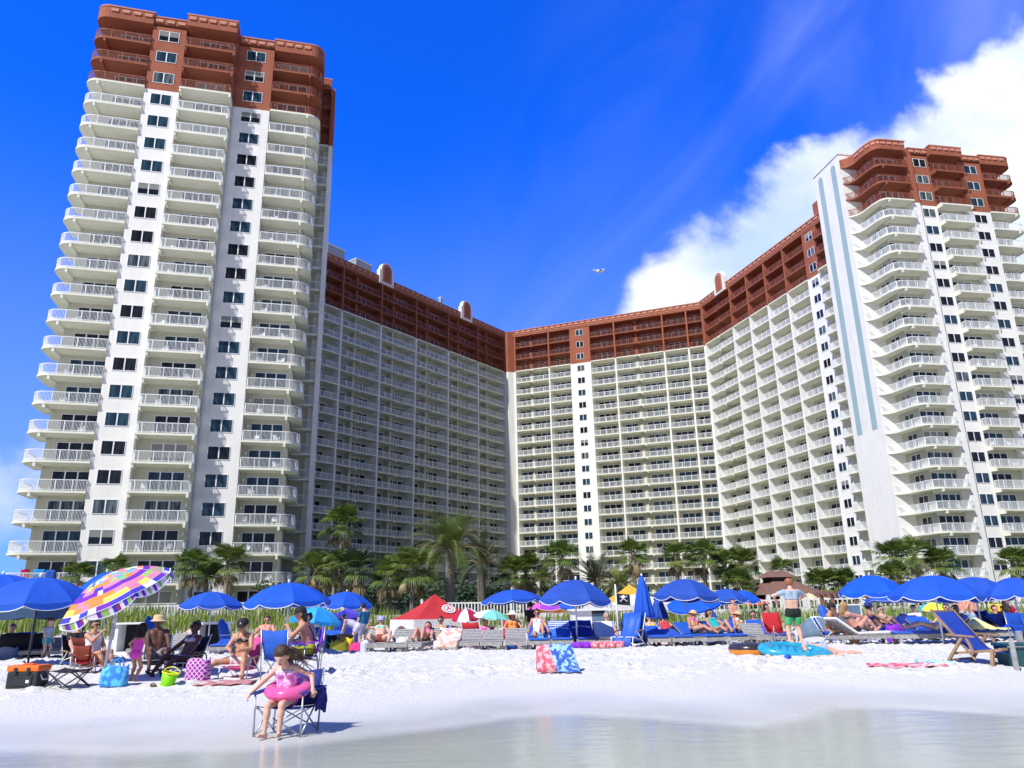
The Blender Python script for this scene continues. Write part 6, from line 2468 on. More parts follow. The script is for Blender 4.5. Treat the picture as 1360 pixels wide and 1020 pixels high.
def nets(F, org, h):
    """naive surface nets of a sampled distance field"""
    ins = F < 0
    nx, ny, nz = F.shape
    cnt = np.zeros((nx - 1, ny - 1, nz - 1), np.int8)
    offs = [(i, j, k) for i in (0, 1) for j in (0, 1) for k in (0, 1)]
    for i, j, k in offs:
        cnt += ins[i:nx - 1 + i, j:ny - 1 + j, k:nz - 1 + k]
    act = np.argwhere((cnt > 0) & (cnt < 8))
    vals = np.stack([F[act[:, 0] + i, act[:, 1] + j, act[:, 2] + k] for i, j, k in offs], 1)
    P = np.zeros((len(act), 3))
    C = np.zeros(len(act))
    O = np.array(offs, float)
    for a in range(8):
        for b in range(a + 1, 8):
            if abs(O[a] - O[b]).sum() == 1:
                va, vb = vals[:, a], vals[:, b]
                s = (va < 0) != (vb < 0)
                t = np.where(s, va / np.where(s, va - vb, 1), 0)
                P += np.where(s[:, None], O[a] + t[:, None] * (O[b] - O[a]), 0)
                C += s
    V = (act + P / C[:, None]) * h + org
    ids = -np.ones((nx - 1, ny - 1, nz - 1), np.int64)
    ids[act[:, 0], act[:, 1], act[:, 2]] = np.arange(len(act))
    faces = []
    for ax in range(3):
        o1, o2 = [(1, 2), (2, 0), (0, 1)][ax]
        sl0 = [slice(None)] * 3
        sl1 = [slice(None)] * 3
        sl0[ax] = slice(0, F.shape[ax] - 1)
        sl1[ax] = slice(1, F.shape[ax])
        d = ins[tuple(sl0)].astype(np.int8) - ins[tuple(sl1)].astype(np.int8)
        e = np.argwhere(d != 0)
        ok = (e[:, o1] > 0) & (e[:, o2] > 0) & (e[:, o1] < F.shape[o1] - 1) & (e[:, o2] < F.shape[o2] - 1)
        e = e[ok]
        sg = d[e[:, 0], e[:, 1], e[:, 2]]

        def g(a, b):
            q = e.copy()
            q[:, o1] -= a
            q[:, o2] -= b
            return ids[q[:, 0], q[:, 1], q[:, 2]]
        quad = np.stack([g(1, 1), g(0, 1), g(0, 0), g(1, 0)], 1)
        quad[sg < 0] = quad[sg < 0][:, ::-1]
        faces.append(quad)
    return V, np.concatenate(faces)


class Field:
    def __init__(s, prims, h, pad):
        pts = np.array([p for pr in prims for p in (pr[1], pr[2])], float)
        rr_ = max(max(pr[3], pr[4]) for pr in prims)
        s.lo = pts.min(0) - rr_ - pad - 2 * h
        hi = pts.max(0) + rr_ + pad + 2 * h
        s.h = h
        n = np.ceil((hi - s.lo) / h).astype(int) + 1
        s.ax = [s.lo[i] + h * np.arange(n[i]) for i in range(3)]
        s.n = n

    def eval(s, prims, k=0.03, off=0.0):
        F = np.full(s.n, 1.0)
        for name, p, q, r1, r2 in prims:
            p, q = np.array(p, float), np.array(q, float)
            m = max(r1, r2) + 0.09 + off
            i0 = np.clip(((np.minimum(p, q) - m - s.lo) / s.h).astype(int), 0, s.n - 1)
            i1 = np.clip(((np.maximum(p, q) + m - s.lo) / s.h).astype(int) + 2, 1, s.n)
            gx = s.ax[0][i0[0]:i1[0], None, None]
            gy = s.ax[1][None, i0[1]:i1[1], None]
            gz = s.ax[2][None, None, i0[2]:i1[2]]
            d = q - p
            L2 = max(1e-9, d.dot(d))
            t = np.clip(((gx - p[0]) * d[0] + (gy - p[1]) * d[1] + (gz - p[2]) * d[2]) / L2, 0, 1)
            D = np.sqrt((gx - p[0] - t * d[0]) ** 2 + (gy - p[1] - t * d[1]) ** 2 + (gz - p[2] - t * d[2]) ** 2) - (r1 + (r2 - r1) * t) - off
            sub = F[i0[0]:i1[0], i0[1]:i1[1], i0[2]:i1[2]]
            hh = np.clip(0.5 + 0.5 * (sub - D) / k, 0, 1)
            F[i0[0]:i1[0], i0[1]:i1[1], i0[2]:i1[2]] = sub * (1 - hh) + D * hh - k * hh * (1 - hh)
        return F

    def plane(s, pt, n):
        n = np.array(n, float)
        n /= np.linalg.norm(n)
        return (s.ax[0][:, None, None] - pt[0]) * n[0] + (s.ax[1][None, :, None] - pt[1]) * n[1] + (s.ax[2][None, None, :] - pt[2]) * n[2]


def arr_mesh(name, V, Fq, mats, extra=None):
    me = bpy.data.meshes.new(name)
    vs, fs, ms = V.tolist(), Fq.tolist(), [0] * len(Fq)
    if extra is not None:
        o = len(vs)
        vs += [tuple(v) for v in extra.v]
        fs += [tuple(i + o for i in f) for f in extra.f]
        ms += extra.m
    me.from_pydata(vs, [], fs)
    for m in mats:
        me.materials.append(m)
    me.polygons.foreach_set('material_index', ms)
    me.polygons.foreach_set('use_smooth', [True] * len(fs))
    me.update()
    return me


def ik(a, t, l1, l2, hint):
    d = t - a
    L = min(d.length, (l1 + l2) * 0.999)
    d.normalize()
    t2 = a + d * L
    x = (l1 * l1 - l2 * l2 + L * L) / (2 * L)
    hgt = math.sqrt(max(0, l1 * l1 - x * x))
    hn = hint - d * hint.dot(d)
    hn = hn.normalized() if hn.length > 1e-4 else Vector((0, 0, 1))
    return a + d * x + hn * hgt, t2


def fsu(f, s, u):
    return Vector((s, -f, u))


def person(label, loc, rz, H, skin, hip, lean, armL, armR, legL, legR, wear, hair=None, head=(0, 0), side=0.0, hints=None, female=True, bulk=1.0, h=0.014,
           extras=(), group=None, spine=None, scale=1.0, bend=0.0):
    """one figure. Local frame: forward is -y, the person's left is +x.
    hip = (f, s, u); arms and legs = (f, s, u) targets of wrist and ankle"""
    S = H / 1.70
    hints = hints or {}
    hipc = fsu(*hip)
    sp = spine if spine is not None else fsu(-math.sin(RAD(lean)), math.sin(RAD(side)), math.cos(RAD(lean)))
    sp = Vector(sp).normalized()
    fw = fsu(1, 0, 0)
    fwt = (fw - sp * fw.dot(sp))
    fwt = fwt.normalized() if fwt.length > 0.2 else fsu(0, 0, 1)
    lx = sp.cross(fwt).normalized()
    if lx.x < 0 and spine is None:
        lx = -lx
    mid = hipc + sp * 0.25 * S
    sp2 = (sp + fwt * bend).normalized()
    chest = mid + sp2 * 0.20 * S
    neck = mid + sp2 * 0.29 * S
    hy, hp = RAD(head[1]), RAD(head[0])
    up0 = (sp2 * 0.45 + Vector((0, 0, 1)) * 0.55).normalized() if spine is None else sp2
    fw0 = (fwt - up0 * fwt.dot(up0)).normalized()
    lx0 = up0.cross(fw0)
    hf = (fw0 * math.cos(hy) + lx0 * math.sin(hy)).normalized()
    hup = (up0 * math.cos(hp) + hf * math.sin(hp)).normalized()
    hf = (hf * math.cos(hp) - up0 * math.sin(hp)).normalized()
    hl = hup.cross(hf).normalized()
    hs = (0.80 + 0.20 * S) if S < 0.85 else S
    hc = neck + hup * 0.165 * hs + hf * 0.02 * hs
    sw = (0.165 if female else 0.185) * S
    hw = (0.098 if female else 0.09) * S
    B = bulk
    shL, shR = chest + lx * sw + sp2 * 0.035 * S, chest - lx * sw + sp2 * 0.035 * S
    hiL, hiR = hipc + lx * hw, hipc - lx * hw
    pr = []

    def ad(n, p, q, a, b_):
        pr.append((n, tuple(p), tuple(q), a, b_))
    gb = (0.112 if female else 0.105) * S * B
    ad('pelvis', hipc + lx * 0.055 * S, hipc - lx * 0.055 * S, gb, gb)
    wr_ = (0.092 if female else 0.102) * S * B
    for sg in (1, -1):
        ad('belly', hipc + lx * sg * 0.05 * S, mid + lx * sg * 0.045 * S, gb * 0.9, wr_)
        ad('chest', mid + lx * sg * 0.05 * S, chest + lx * sg * 0.075 * S, wr_, 0.098 * S * (1 + (B - 1) * 0.5))
        if female:
            ad('bust', chest + lx * sg * 0.07 * S + fwt * 0.065 * S - sp2 * 0.035 * S, chest + lx * sg * 0.07 * S + fwt * 0.07 * S - sp2 * 0.045 * S, 0.058 * S * B, 0.058 * S * B)
    ad('shoulder', shL, shR, 0.060 * S, 0.060 * S)
    ad('trap', chest + sp2 * 0.05 * S, neck + hup * 0.05 * hs, 0.075 * S, 0.05 * S)
    ad('neck', neck - sp2 * 0.02 * S, hc - hup * 0.06 * hs - hf * 0.015 * hs, 0.052 * S, 0.050 * S)
    ad('head', hc + hup * 0.030 * hs - hf * 0.018 * hs, hc + hup * 0.02 * hs + hf * 0.005 * hs, 0.092 * hs, 0.086 * hs)
    ad('head', hc + hf * 0.03 * hs, hc - hup * 0.072 * hs + hf * 0.042 * hs, 0.066 * hs, 0.040 * hs)
    ad('nose', hc + hf * 0.094 * hs + hup * 0.012 * hs, hc + hf * 0.112 * hs - hup * 0.022 * hs, 0.010 * hs, 0.014 * hs)
    for sg in (1, -1):
        ad('ear', hc + hl * sg * 0.088 * hs + hup * 0.01 * hs, hc + hl * sg * 0.086 * hs - hup * 0.025 * hs, 0.016 * hs, 0.012 * hs)
    ua, fa = 0.285 * S, 0.25 * S
    tl, sl = 0.42 * S, 0.41 * S
    J = {}
    ex = MB()
    for nm, sh, tgt, sg in (('L', shL, armL, 1), ('R', shR, armR, -1)):
        t_ = fsu(*tgt)
        hint = hints.get('arm' + nm)
        hint = fsu(*hint) if hint else fsu(-0.5, sg * 0.9, -0.4)
        el, wr = ik(sh, t_, ua, fa, hint)
        J['el' + nm], J['wr' + nm] = el, wr
        ad('uarm' + nm, sh, el, 0.052 * S * (0.5 + 0.5 * B), 0.040 * S)
        ad('farm' + nm, el, wr, 0.042 * S, 0.027 * S)
        d = (wr - el).normalized()
        hd = hints.get('hand' + nm)
        d2 = fsu(*hd).normalized() if hd else (d + Vector((0, 0, -0.25))).normalized()
        pl = wr + d2 * 0.075 * S
        sdv = d2.cross(Vector((0, 0, 1)))
        sdv = sdv.normalized() if sdv.length > 0.1 else lx
        for o_ in (-0.016, 0.016):
            ad('hand' + nm, wr + d2 * 0.015 * S + sdv * o_ * S, pl + sdv * o_ * 1.2 * S, 0.020 * S, 0.021 * S)
        dn = d2.cross(sdv).normalized()
        if dn.z > 0:
            dn = -dn
        for i, fl_ in enumerate((0.060, 0.072, 0.068, 0.052)):
            b0 = pl + sdv * (-0.030 + 0.020 * i) * S - d2 * 0.005
            b1 = b0 + (d2 + dn * 0.35).normalized() * fl_ * 0.55 * S
            b2 = b1 + (d2 * 0.6 + dn).normalized() * fl_ * 0.5 * S
            ex.tube([b0, b1, b2], [0.0095 * S, 0.0085 * S, 0.0065 * S], 6)
        b0 = wr + d2 * 0.03 * S - sdv * sg * 0.03 * S
        b1 = b0 + (d2 * 0.7 - sdv * sg * 0.8).normalized() * 0.035 * S
        ex.tube([b0, b1, b1 + (d2 + dn * 0.3).normalized() * 0.03 * S], [0.011 * S, 0.010 * S, 0.007 * S], 6)
    for nm, hi, tgt, sg in (('L', hiL, legL, 1), ('R', hiR, legR, -1)):
        t_ = fsu(*tgt)
        hint = hints.get('leg' + nm)
        hint = fsu(*hint) if hint else fsu(1, 0.15 * sg, 0.7)
        kn, an = ik(hi, t_, tl, sl, hint)
        J['kn' + nm], J['an' + nm] = kn, an
        ad('thigh' + nm, hi, kn, 0.090 * S * (0.4 + 0.6 * B), 0.056 * S)
        ad('calf' + nm, kn, kn.lerp(an, 0.35), 0.053 * S, 0.052 * S)
        ad('shin' + nm, kn.lerp(an, 0.3), an, 0.052 * S, 0.034 * S)
        fd = hints.get('foot' + nm)
        if fd:
            fd = fsu(*fd).normalized()
        else:
            sh_ = (an - kn).normalized()
            fd = (fw - sh_ * fw.dot(sh_) * 0.9 + fsu(0, 0.2 * sg, 0))
            fd = fd.normalized() if fd.length > 0.2 else fsu(0, 0, 1)
        hl_ = an - fd * 0.04 * S + Vector((0, 0, -0.028 * S)) * (1 if abs(fd.z) < 0.6 else 0)
        ad('foot' + nm, hl_, an + fd * 0.15 * S + Vector((0, 0, -0.034 * S)) * (1 if abs(fd.z) < 0.6 else 0), 0.036 * S, 0.026 * S)
    fld = Field(pr, h, 0.0)
    F = fld.eval(pr, k=0.028 * max(0.75, S))
    V, Q = nets(F, fld.lo, h)
    # face: eyes, brows and mouth
    for sg in (1, -1):
        e = hc + hf * 0.083 * hs + hl * sg * 0.034 * hs + hup * 0.012 * hs
        ex.tube([e - hl * 0.011 * hs, e + hf * 0.006 * hs, e + hl * 0.011 * hs], [0.004 * hs, 0.009 * hs, 0.004 * hs], 6, 1)
        e2 = e + hup * 0.022 * hs
        ex.tube([e2 - hl * 0.016 * hs, e2 + hl * 0.016 * hs], 0.004 * hs, 5, 1)
    mo = hc + hf * 0.088 * hs - hup * 0.052 * hs
    ex.tube([mo - hl * 0.022 * hs, mo + hf * 0.006 * hs, mo + hl * 0.022 * hs], [0.003 * hs, 0.008 * hs, 0.003 * hs], 6, 2)
    T = thing('person', label, 'person', loc, rz, group)
    T.scale = (scale,) * 3
    link('body', arr_mesh('body', V, Q, [skin, m_eye, m_lip], ex), T)

    def garment(name, groups, m, off=0.010, k=0.028):
        G = None
        names = [n for g_ in groups for n in g_[0]]
        gp_ = [p for p in pr if any(p[0] == n or (n.endswith('*') and p[0].startswith(n[:-1])) for n in names)]
        fg = Field(gp_, h, off)
        for nms, planes in groups:
            sel = [p for p in pr if any(p[0] == n or (n.endswith('*') and p[0].startswith(n[:-1])) for n in nms)]
            f_ = fg.eval(sel, k=k, off=off)
            for pt_, n_ in planes:
                f_ = np.maximum(f_, fg.plane(pt_, n_))
            G = f_ if G is None else np.minimum(G, f_)
        if (G < 0).any():
            v_, q_ = nets(G, fg.lo, h)
            link(name, arr_mesh(name, v_, q_, [m]), T)

    def spt(t_):
        return hipc + sp * t_ * S if t_ < 0.25 else mid + sp2 * (t_ - 0.25) * S
    TOR = ['pelvis', 'belly', 'chest', 'bust', 'shoulder', 'trap']
    thL, thR = (J['knL'] - hiL).normalized(), (J['knR'] - hiR).normalized()

    def cutL(d):
        return (hiL + thL * d * S, thL)

    def cutR(d):
        return (hiR + thR * d * S, thR)
    for w in wear:
        kind, m = w[0], w[1]
        if kind == 'bikini_top':
            garment('bikini_top', [(['chest', 'bust', 'belly'], [(spt(0.445), sp2), (spt(0.365), -sp2)])], m, 0.008)
            st = MB()
            for sg in (1, -1):
                a_ = chest + lx * sg * 0.07 * S + fwt * 0.115 * S * (0.5 + B * 0.5) - sp2 * 0.01 * S
                st.tube([a_, chest + lx * sg * 0.075 * S + fwt * 0.07 * S + sp2 * 0.085 * S, neck + lx * sg * 0.05 * S - fwt * 0.045 * S + sp2 * 0.01], 0.007, 6)
            st.build('shoulder_strap', m, T, smooth=True)
        elif kind == 'bikini_bottom':
            garment('bikini_bottom', [(['pelvis', 'belly'], [(spt(0.085), sp)]), (['thighL'], [cutL(0.05)]), (['thighR'], [cutR(0.05)])], m, 0.009)
        elif kind == 'one_piece':
            garment('swimsuit', [(['belly', 'chest', 'bust'], [(spt(0.455), sp2)]), (['pelvis', 'belly'], [(spt(0.12), sp)]), (['thighL'], [cutL(0.05)]), (['thighR'], [cutR(0.05)])], m, 0.009)
            st = MB()
            for sg in (1, -1):
                st.tube([chest + lx * sg * 0.08 * S + fwt * 0.10 * S, chest + lx * sg * 0.09 * S + fwt * 0.05 * S + sp2 * 0.09 * S, chest + lx * sg * 0.08 * S - fwt * 0.09 * S], 0.010, 6)
            st.build('shoulder_strap', m, T, smooth=True)
        elif kind == 'shorts':
            ln = w[2] if len(w) > 2 else 0.24
            garment('shorts', [(['pelvis', 'belly'], [(spt(0.08), sp)]), (['thighL'], [cutL(ln)]), (['thighR'], [cutR(ln)])], m, 0.020)
            if len(w) > 3:
                garment('shorts_hem', [(['thighL', 'calfL'], [cutL(ln * 1.55), (hiL + thL * ln * 0.62 * S, -thL)]), (['thighR', 'calfR'], [cutR(ln * 1.55), (hiR + thR * ln * 0.62 * S, -thR)])], w[3], 0.026)
        elif kind == 'tshirt':
            garment('shirt', [(TOR, [(spt(0.52), sp2), (spt(w[2] if len(w) > 2 else -0.02), -sp)]), (['uarmL'], [(shL.lerp(J['elL'], 0.62), J['elL'] - shL)]), (['uarmR'], [(shR.lerp(J['elR'], 0.62), J['elR'] - shR)])], m, 0.016)
        elif kind == 'tank':
            garment('tank_top', [(['belly', 'chest', 'bust', 'pelvis'], [(spt(0.47), sp2), (spt(0.0), -sp)])], m, 0.012)
            st = MB()
            for sg in (1, -1):
                st.tube([chest + lx * sg * 0.09 * S + fwt * 0.09 * S, chest + lx * sg * 0.10 * S + fwt * 0.03 * S + sp2 * 0.10 * S, chest + lx * sg * 0.09 * S - fwt * 0.09 * S], 0.016, 6)
            st.build('shoulder_strap', m, T, smooth=True)
        elif kind == 'dress':
            garment('dress', [(['belly', 'chest', 'bust', 'pelvis'], [(spt(0.46), sp2)]), (['thighL', 'thighR', 'pelvis'], [cutL(0.2), cutR(0.2)])], m, 0.022, 0.08)
    if hair:
        m, style = hair
        hp_ = [('h', tuple(hc + hup * 0.034 * hs - hf * 0.024 * hs), tuple(hc + hup * 0.02 * hs - hf * 0.02 * hs), 0.107 * hs, 0.105 * hs)]
        cut = True
        if style in ('long', 'pony', 'shoulder'):
            if style == 'pony':
                q0 = hc - hf * 0.115 * hs + hup * 0.03 * hs
                hp_ += [('t', tuple(q0), tuple(q0 - hf * 0.05 * hs - hup * 0.12 * hs), 0.035 * hs, 0.03 * hs), ('t', tuple(q0 - hf * 0.05 * hs - hup * 0.12 * hs), tuple(q0 - hf * 0.03 * hs - hup * 0.25 * hs), 0.03 * hs, 0.012 * hs)]
            else:
                ln = 0.30 if style == 'long' else 0.17
                for o_ in (-0.06, 0.0, 0.06):
                    q0 = hc - hf * 0.05 * hs + hl * o_ * hs
                    hp_.append(('t', tuple(q0), tuple(q0 - hup * ln * hs - hf * 0.03 * hs), 0.06 * hs, 0.03 * hs))
        if style == 'bun':
            q0 = hc + hup * 0.11 * hs - hf * 0.06 * hs
            hp_.append(('b', tuple(q0), tuple(q0 + hup * 0.01), 0.05 * hs, 0.045 * hs))
        if style == 'blown':
            q0 = hc - hf * 0.05 * hs + hl * 0.06 * hs
            hp_ += [('t', tuple(q0), tuple(q0 + hl * 0.10 * hs - hup * 0.06 * hs - hf * 0.02), 0.07 * hs, 0.05 * hs), ('t', tuple(q0 + hl * 0.10 * hs - hup * 0.06 * hs), tuple(q0 + hl * 0.20 * hs - hup * 0.15 * hs - hf * 0.06), 0.05 * hs, 0.012 * hs),
                    ('t', tuple(hc - hf * 0.06 * hs), tuple(hc - hf * 0.05 * hs - hup * 0.2 * hs), 0.06 * hs, 0.03 * hs)]
        fh = Field(hp_, h * 0.8, 0.0)
        G = fh.eval(hp_, k=0.02)
        back = 0.005 if style != 'short' else 0.0
        face = np.minimum(fh.plane(hc + hf * back * hs, hf), -fh.plane(hc + hup * 0.055 * hs + hf * 0.05 * hs, hup + hf * 0.25))
        G = np.maximum(G, face)
        if style == 'short':
            G = np.maximum(G, -fh.plane(hc - hup * 0.055 * hs, hup))
        v_, q_ = nets(G, fh.lo, h * 0.8)
        st = MB()
        if style in ('blown', 'long', 'shoulder', 'pony'):
            rs_ = random.Random(int(H * 1000))
            tails = [q for q in hp_ if q[0] == 't']
            for q in range(46 if style == 'blown' else 16):
                a_ = rs_.uniform(-2.4, 2.4)
                st0 = hc + hup * (0.115 - 0.05 * abs(a_) / 2.4) * hs + (hl * math.sin(a_) * 0.075 - hf * math.cos(a_) * 0.05) * hs
                tq = rs_.choice(tails)
                e0, e1 = Vector(tq[1]), Vector(tq[2])
                jt = Vector((rs_.gauss(0, 1), rs_.gauss(0, 1), rs_.gauss(0, 1))) * 0.022 * hs
                st.tube([st0, (st0 + e0) / 2 + (e0 - hc).normalized() * 0.055 * hs + jt, e0 + (e0 - hc).normalized() * tq[3] * 0.9 + jt, e1 + jt * 1.8, e1 + (e1 - e0) * 0.35 + jt * 2.6], [0.004 * hs, 0.007 * hs, 0.007 * hs, 0.005 * hs, 0.0015 * hs], 5)
        link('hair', arr_mesh('hair', v_, q_, [m], st), T)

    def onhead(o, off=(0, 0, 0)):
        c = hc + hf * off[0] * hs + hup * off[2] * hs
        o.matrix_local = Matrix(((hl.x * hs, -hf.x * hs, hup.x * hs, c.x), (hl.y * hs, -hf.y * hs, hup.y * hs, c.y), (hl.z * hs, -hf.z * hs, hup.z * hs, c.z), (0, 0, 0, 1)))
    for e in extras:
        if e[0] == 'cap':
            mb = MB()
            mb.lathe([(0.118, 0.0), (0.119, 0.035), (0.105, 0.08), (0.07, 0.11), (0.02, 0.122), (0.0, 0.122)], 18)
            rows = []
            for i in range(4):
                f = i / 3
                rows.append([(0.105 * math.cos(a) * (1 - 0.12 * f), -0.085 * abs(math.sin(a)) ** 0.7 - 0.085 * f * math.sin(a) - 0.02, 0.008 - 0.02 * f * math.sin(a)) for a in [math.pi * (0.08 + 0.84 * j / 10) for j in range(11)]])
            mb.sheet(rows, 0, 0.006)
            o = mb.build('cap', e[1], T, smooth=True)
            onhead(o, (-0.015, 0, 0.035))
            if len(e) > 2:
                l_ = link('cap_letter', text_mesh(e[2], 0.06, m_piping, 'cap_letter', 0.003), o)
                place_on(l_, (0, -0.118, 0.055), (1, 0, 0), (0, -1, 0.25))
        elif e[0] == 'sunhat':
            r = e[2] if len(e) > 2 else 0.2
            mb = MB()
            mb.lathe([(r, -0.02), (r * 0.8, 0.0), (0.118, 0.012), (0.115, 0.06), (0.09, 0.10), (0.0, 0.115)], 22)
            mb.lathe([(r, -0.023), (r * 0.8, -0.006), (0.118, 0.006)], 22)
            o = mb.build('sun_hat', e[1], T, smooth=True)
            onhead(o, (-0.012, 0, 0.04))
        elif e[0] == 'shades':
            mb = MB()
            for sg in (1, -1):
                mb.tube([(sg * 0.012, -0.100, 0.012), (sg * 0.036, -0.100, 0.012), (sg * 0.062, -0.088, 0.014)], [0.014, 0.023, 0.014], 10)
                mb.tube([(sg * 0.068, -0.085, 0.018), (sg * 0.092, 0.0, 0.018)], 0.004, 5)
            mb.tube([(-0.015, -0.102, 0.02), (0.015, -0.102, 0.02)], 0.004, 5)
            o = mb.build('sunglasses', m_eye, T, smooth=True)
            onhead(o)
        elif e[0] == 'phone':
            c = (J['wrL'] + J['wrR']) / 2 + fsu(0.07, 0, 0.03)
            mb = MB()
            mb.bevbox(-0.036, 0.036, -0.075, 0.075, -0.005, 0.005, 0.003)
            ph = mb.build('phone', m_black, None, loc=T.matrix_basis @ c)
            ph.rotation_euler = (0.7, 0, rz)
            tag(ph, e[1], 'phone')
    return T, J


m_lil = cloth("lilac_swim_cloth", (0.38, 0.38, 0.72))
m_lil2 = cloth("pale_lilac_swim_cloth", (0.62, 0.58, 0.80))
m_pkp = pattern_mat("pink_lilac_print", (0.72, 0.22, 0.58), (0.78, 0.58, 0.80), 16, 'blot')
m_hotp = cloth("hot_pink_swim_cloth", (0.85, 0.09, 0.55))
m_pinks = cloth("soft_pink_cloth", (0.80, 0.36, 0.40))
m_whitec = cloth("white_print_cloth", (0.62, 0.60, 0.58), (0.80, 0.78, 0.76), scale=14)
m_greyc = cloth("grey_short_cloth", (0.30, 0.30, 0.36))
m_mintc = cloth("mint_swim_cloth", (0.22, 0.70, 0.66))
m_tealc = cloth("teal_swim_cloth", (0.02, 0.35, 0.40))
m_petrol = cloth("petrol_blue_cloth", (0.01, 0.12, 0.28))
m_greyblue = cloth("grey_blue_cloth", (0.25, 0.34, 0.46), (0.38, 0.47, 0.58))
m_blkgreen = cloth("black_short_cloth", (0.012, 0.02, 0.02))
m_green = cloth("green_fade_cloth", (0.03, 0.30, 0.11), (0.10, 0.50, 0.20))
m_orng = cloth("orange_wrap_cloth", (0.80, 0.30, 0.08))
m_blkp = pattern_mat("black_grey_print", (0.012, 0.012, 0.014), (0.20, 0.18, 0.16), 16, 'blot')
m_straw = cloth("white_straw", (0.80, 0.76, 0.66))
m_tanhat = cloth("tan_straw", (0.60, 0.44, 0.26))

# the girl at the water's edge
gl_ = Vector((-2.78, 9.78, ground(-2.78, 9.78)))
GT, GJ = person('girl in a pink print swim top seated in a folding chair at the water', gl_, RAD(-8), 1.24, SK_FAIR, (0.04, 0, 0.385), -4, (0.12, 0.36, 0.50), (0.24, -0.36, 0.47), (0.37, 0.08, 0.055), (0.39, -0.09, 0.05),
                [('tank', m_pkp), ('bikini_bottom', m_hotp)], (H_BROWN, 'blown'), head=(38, -8), hints={'armL': (-0.6, 1, -0.1), 'armR': (-0.5, -1, 0.1), 'legL': (1, 0.05, 0.8), 'legR': (1, -0.05, 0.8)}, h=0.0095, bend=0.10)
m_pinkv = mat("pink_vinyl", (0.90, 0.12, 0.42), 0.2, scale=6, col2=(0.95, 0.20, 0.55), coat=0.6, trans=0.3)
T = thing('swim_ring', 'glossy pink swim ring round the girl at the water', 'swim ring', gl_ + Vector((0.02, -0.04, 0.50)), 0)
T.rotation_euler = (RAD(14), 0, RAD(-8))
mb = MB()
mb.torus((0, 0, 0), 0.205, 0.085, 40, 16, rz=0.85)
mb.build('tube', m_pinkv, T, smooth=True)
mb = MB()
mb.torus((0, 0, 0), 0.291, 0.005, 40, 6)
mb.build('seam', m_pinkv, T)
# a sleeve of navy cloth hangs from the arm of her chair
mb = MB()
mb.sheet([[(-0.06 + 0.12 * j / 5, 0.02 * math.sin(j * 1.4 + i), 0.08 - 0.28 * i / 6 + 0.02 * math.sin(j)) for j in range(6)] for i in range(7)][::-1], 0, 0.025)
o = mb.build('hanging_jacket', m_chnavy, None, smooth=True, loc=gl_ + Vector((0.37, 0.16, 0.42)), rz=0.5)
tag(o, 'navy jacket hanging from the arm of the chair at the water', 'jacket')

# left group
l = on(318, 900)
person('woman in a black cap and dark bikini looking at her phone', l, RAD(-3), 1.68, SK_TAN, (-0.02, 0, 0.30), 2, (0.30, 0.07, 0.52), (0.30, -0.09, 0.52), (0.52, 0.26, 0.06), (0.50, -0.62, 0.06),
       [('bikini_top', m_blkp), ('shorts', m_whitec, 0.15)], (H_BLOND, 'bun'), head=(22, 0), extras=[('cap', m_black, 'A'), ('shades',), ('phone', 'dark phone held by the woman in the black cap')],
       hints={'armL': (-0.3, 1, -0.6), 'armR': (-0.3, -1, -0.6), 'legR': (0.5, -0.8, 0.8), 'legL': (0.8, 0.2, 1)}, h=0.0115)
l = on(242, 896)
person('woman in a lilac bikini and sunglasses leaning back in a low chair', l, RAD(-24), 1.68, SK_DARK, (-0.04, 0, 0.28), 22, (0.22, 0.26, 0.34), (0.24, -0.30, 0.38), (0.66, 0.14, 0.06), (0.62, -0.18, 0.06),
       [('bikini_top', m_lil2), ('bikini_bottom', m_lil)], (H_BLACK, 'bun'), head=(5, -10), extras=[('shades',)], h=0.0115)
l = on(252, 868)
person('woman in a pale lilac one piece sitting by the backpack', l, RAD(8), 1.70, SK_FAIR, (-0.04, 0, 0.34), 20, (0.16, 0.55, 0.52), (0.14, -0.55, 0.48), (0.62, 0.14, 0.06), (0.60, -0.14, 0.06),
       [('one_piece', m_lil2)], (H_BROWN, 'bun'), head=(0, -30), extras=[('shades',)], bulk=1.22, h=0.0125)
person('shirtless person in a black cap hunched forward in the purple chair', pc, RAD(-72), 1.72, SK_TAN, (-0.10, 0, 0.50), -14, (0.34, 0.06, 0.94), (0.32, -0.07, 0.90), (0.46, 0.14, 0.07), (0.42, -0.16, 0.07),
       [('shorts', m_olive, 0.26)], (H_BLACK, 'shoulder'), head=(-4, 20), extras=[('cap', m_black)], female=False, hints={'armL': (0.4, 0.5, -1), 'armR': (0.4, -0.5, -1)}, bend=0.18, h=0.0115)
l = on(122, 893)
person('woman in a white print top and pink shorts drinking in the rust chair', l, RAD(66), 1.66, SK_TAN, (-0.05, 0, 0.32), 6, (0.20, 0.10, 0.40), (0.24, -0.06, 0.86), (0.48, 0.12, 0.06), (0.52, -0.12, 0.06),
       [('tank', m_whitec), ('shorts', m_pinks, 0.22)], (H_BLACK, 'bun'), head=(2, 0), extras=[('shades',)], hints={'armR': (0.3, -0.6, -1)}, bulk=1.12, h=0.0115)
l = on(176, 906)
person('small girl in a hot pink swimsuit seen from behind holding the umbrella pole', l, RAD(165), 1.02, SK_TAN, (0.0, 0, 0.50), -14, (0.16, 0.22, 0.56), (0.20, -0.12, 0.50), (0.02, 0.08, 0.05), (-0.04, -0.07, 0.05),
       [('one_piece', m_hotp), ('shorts', m_hotp, 0.06)], (H_BLACK, 'shoulder'), head=(14, 30), hints={'armL': (0, 1, -0.3)}, h=0.0105)
l = on(196, 893) + Vector((0, 0.3, 0))
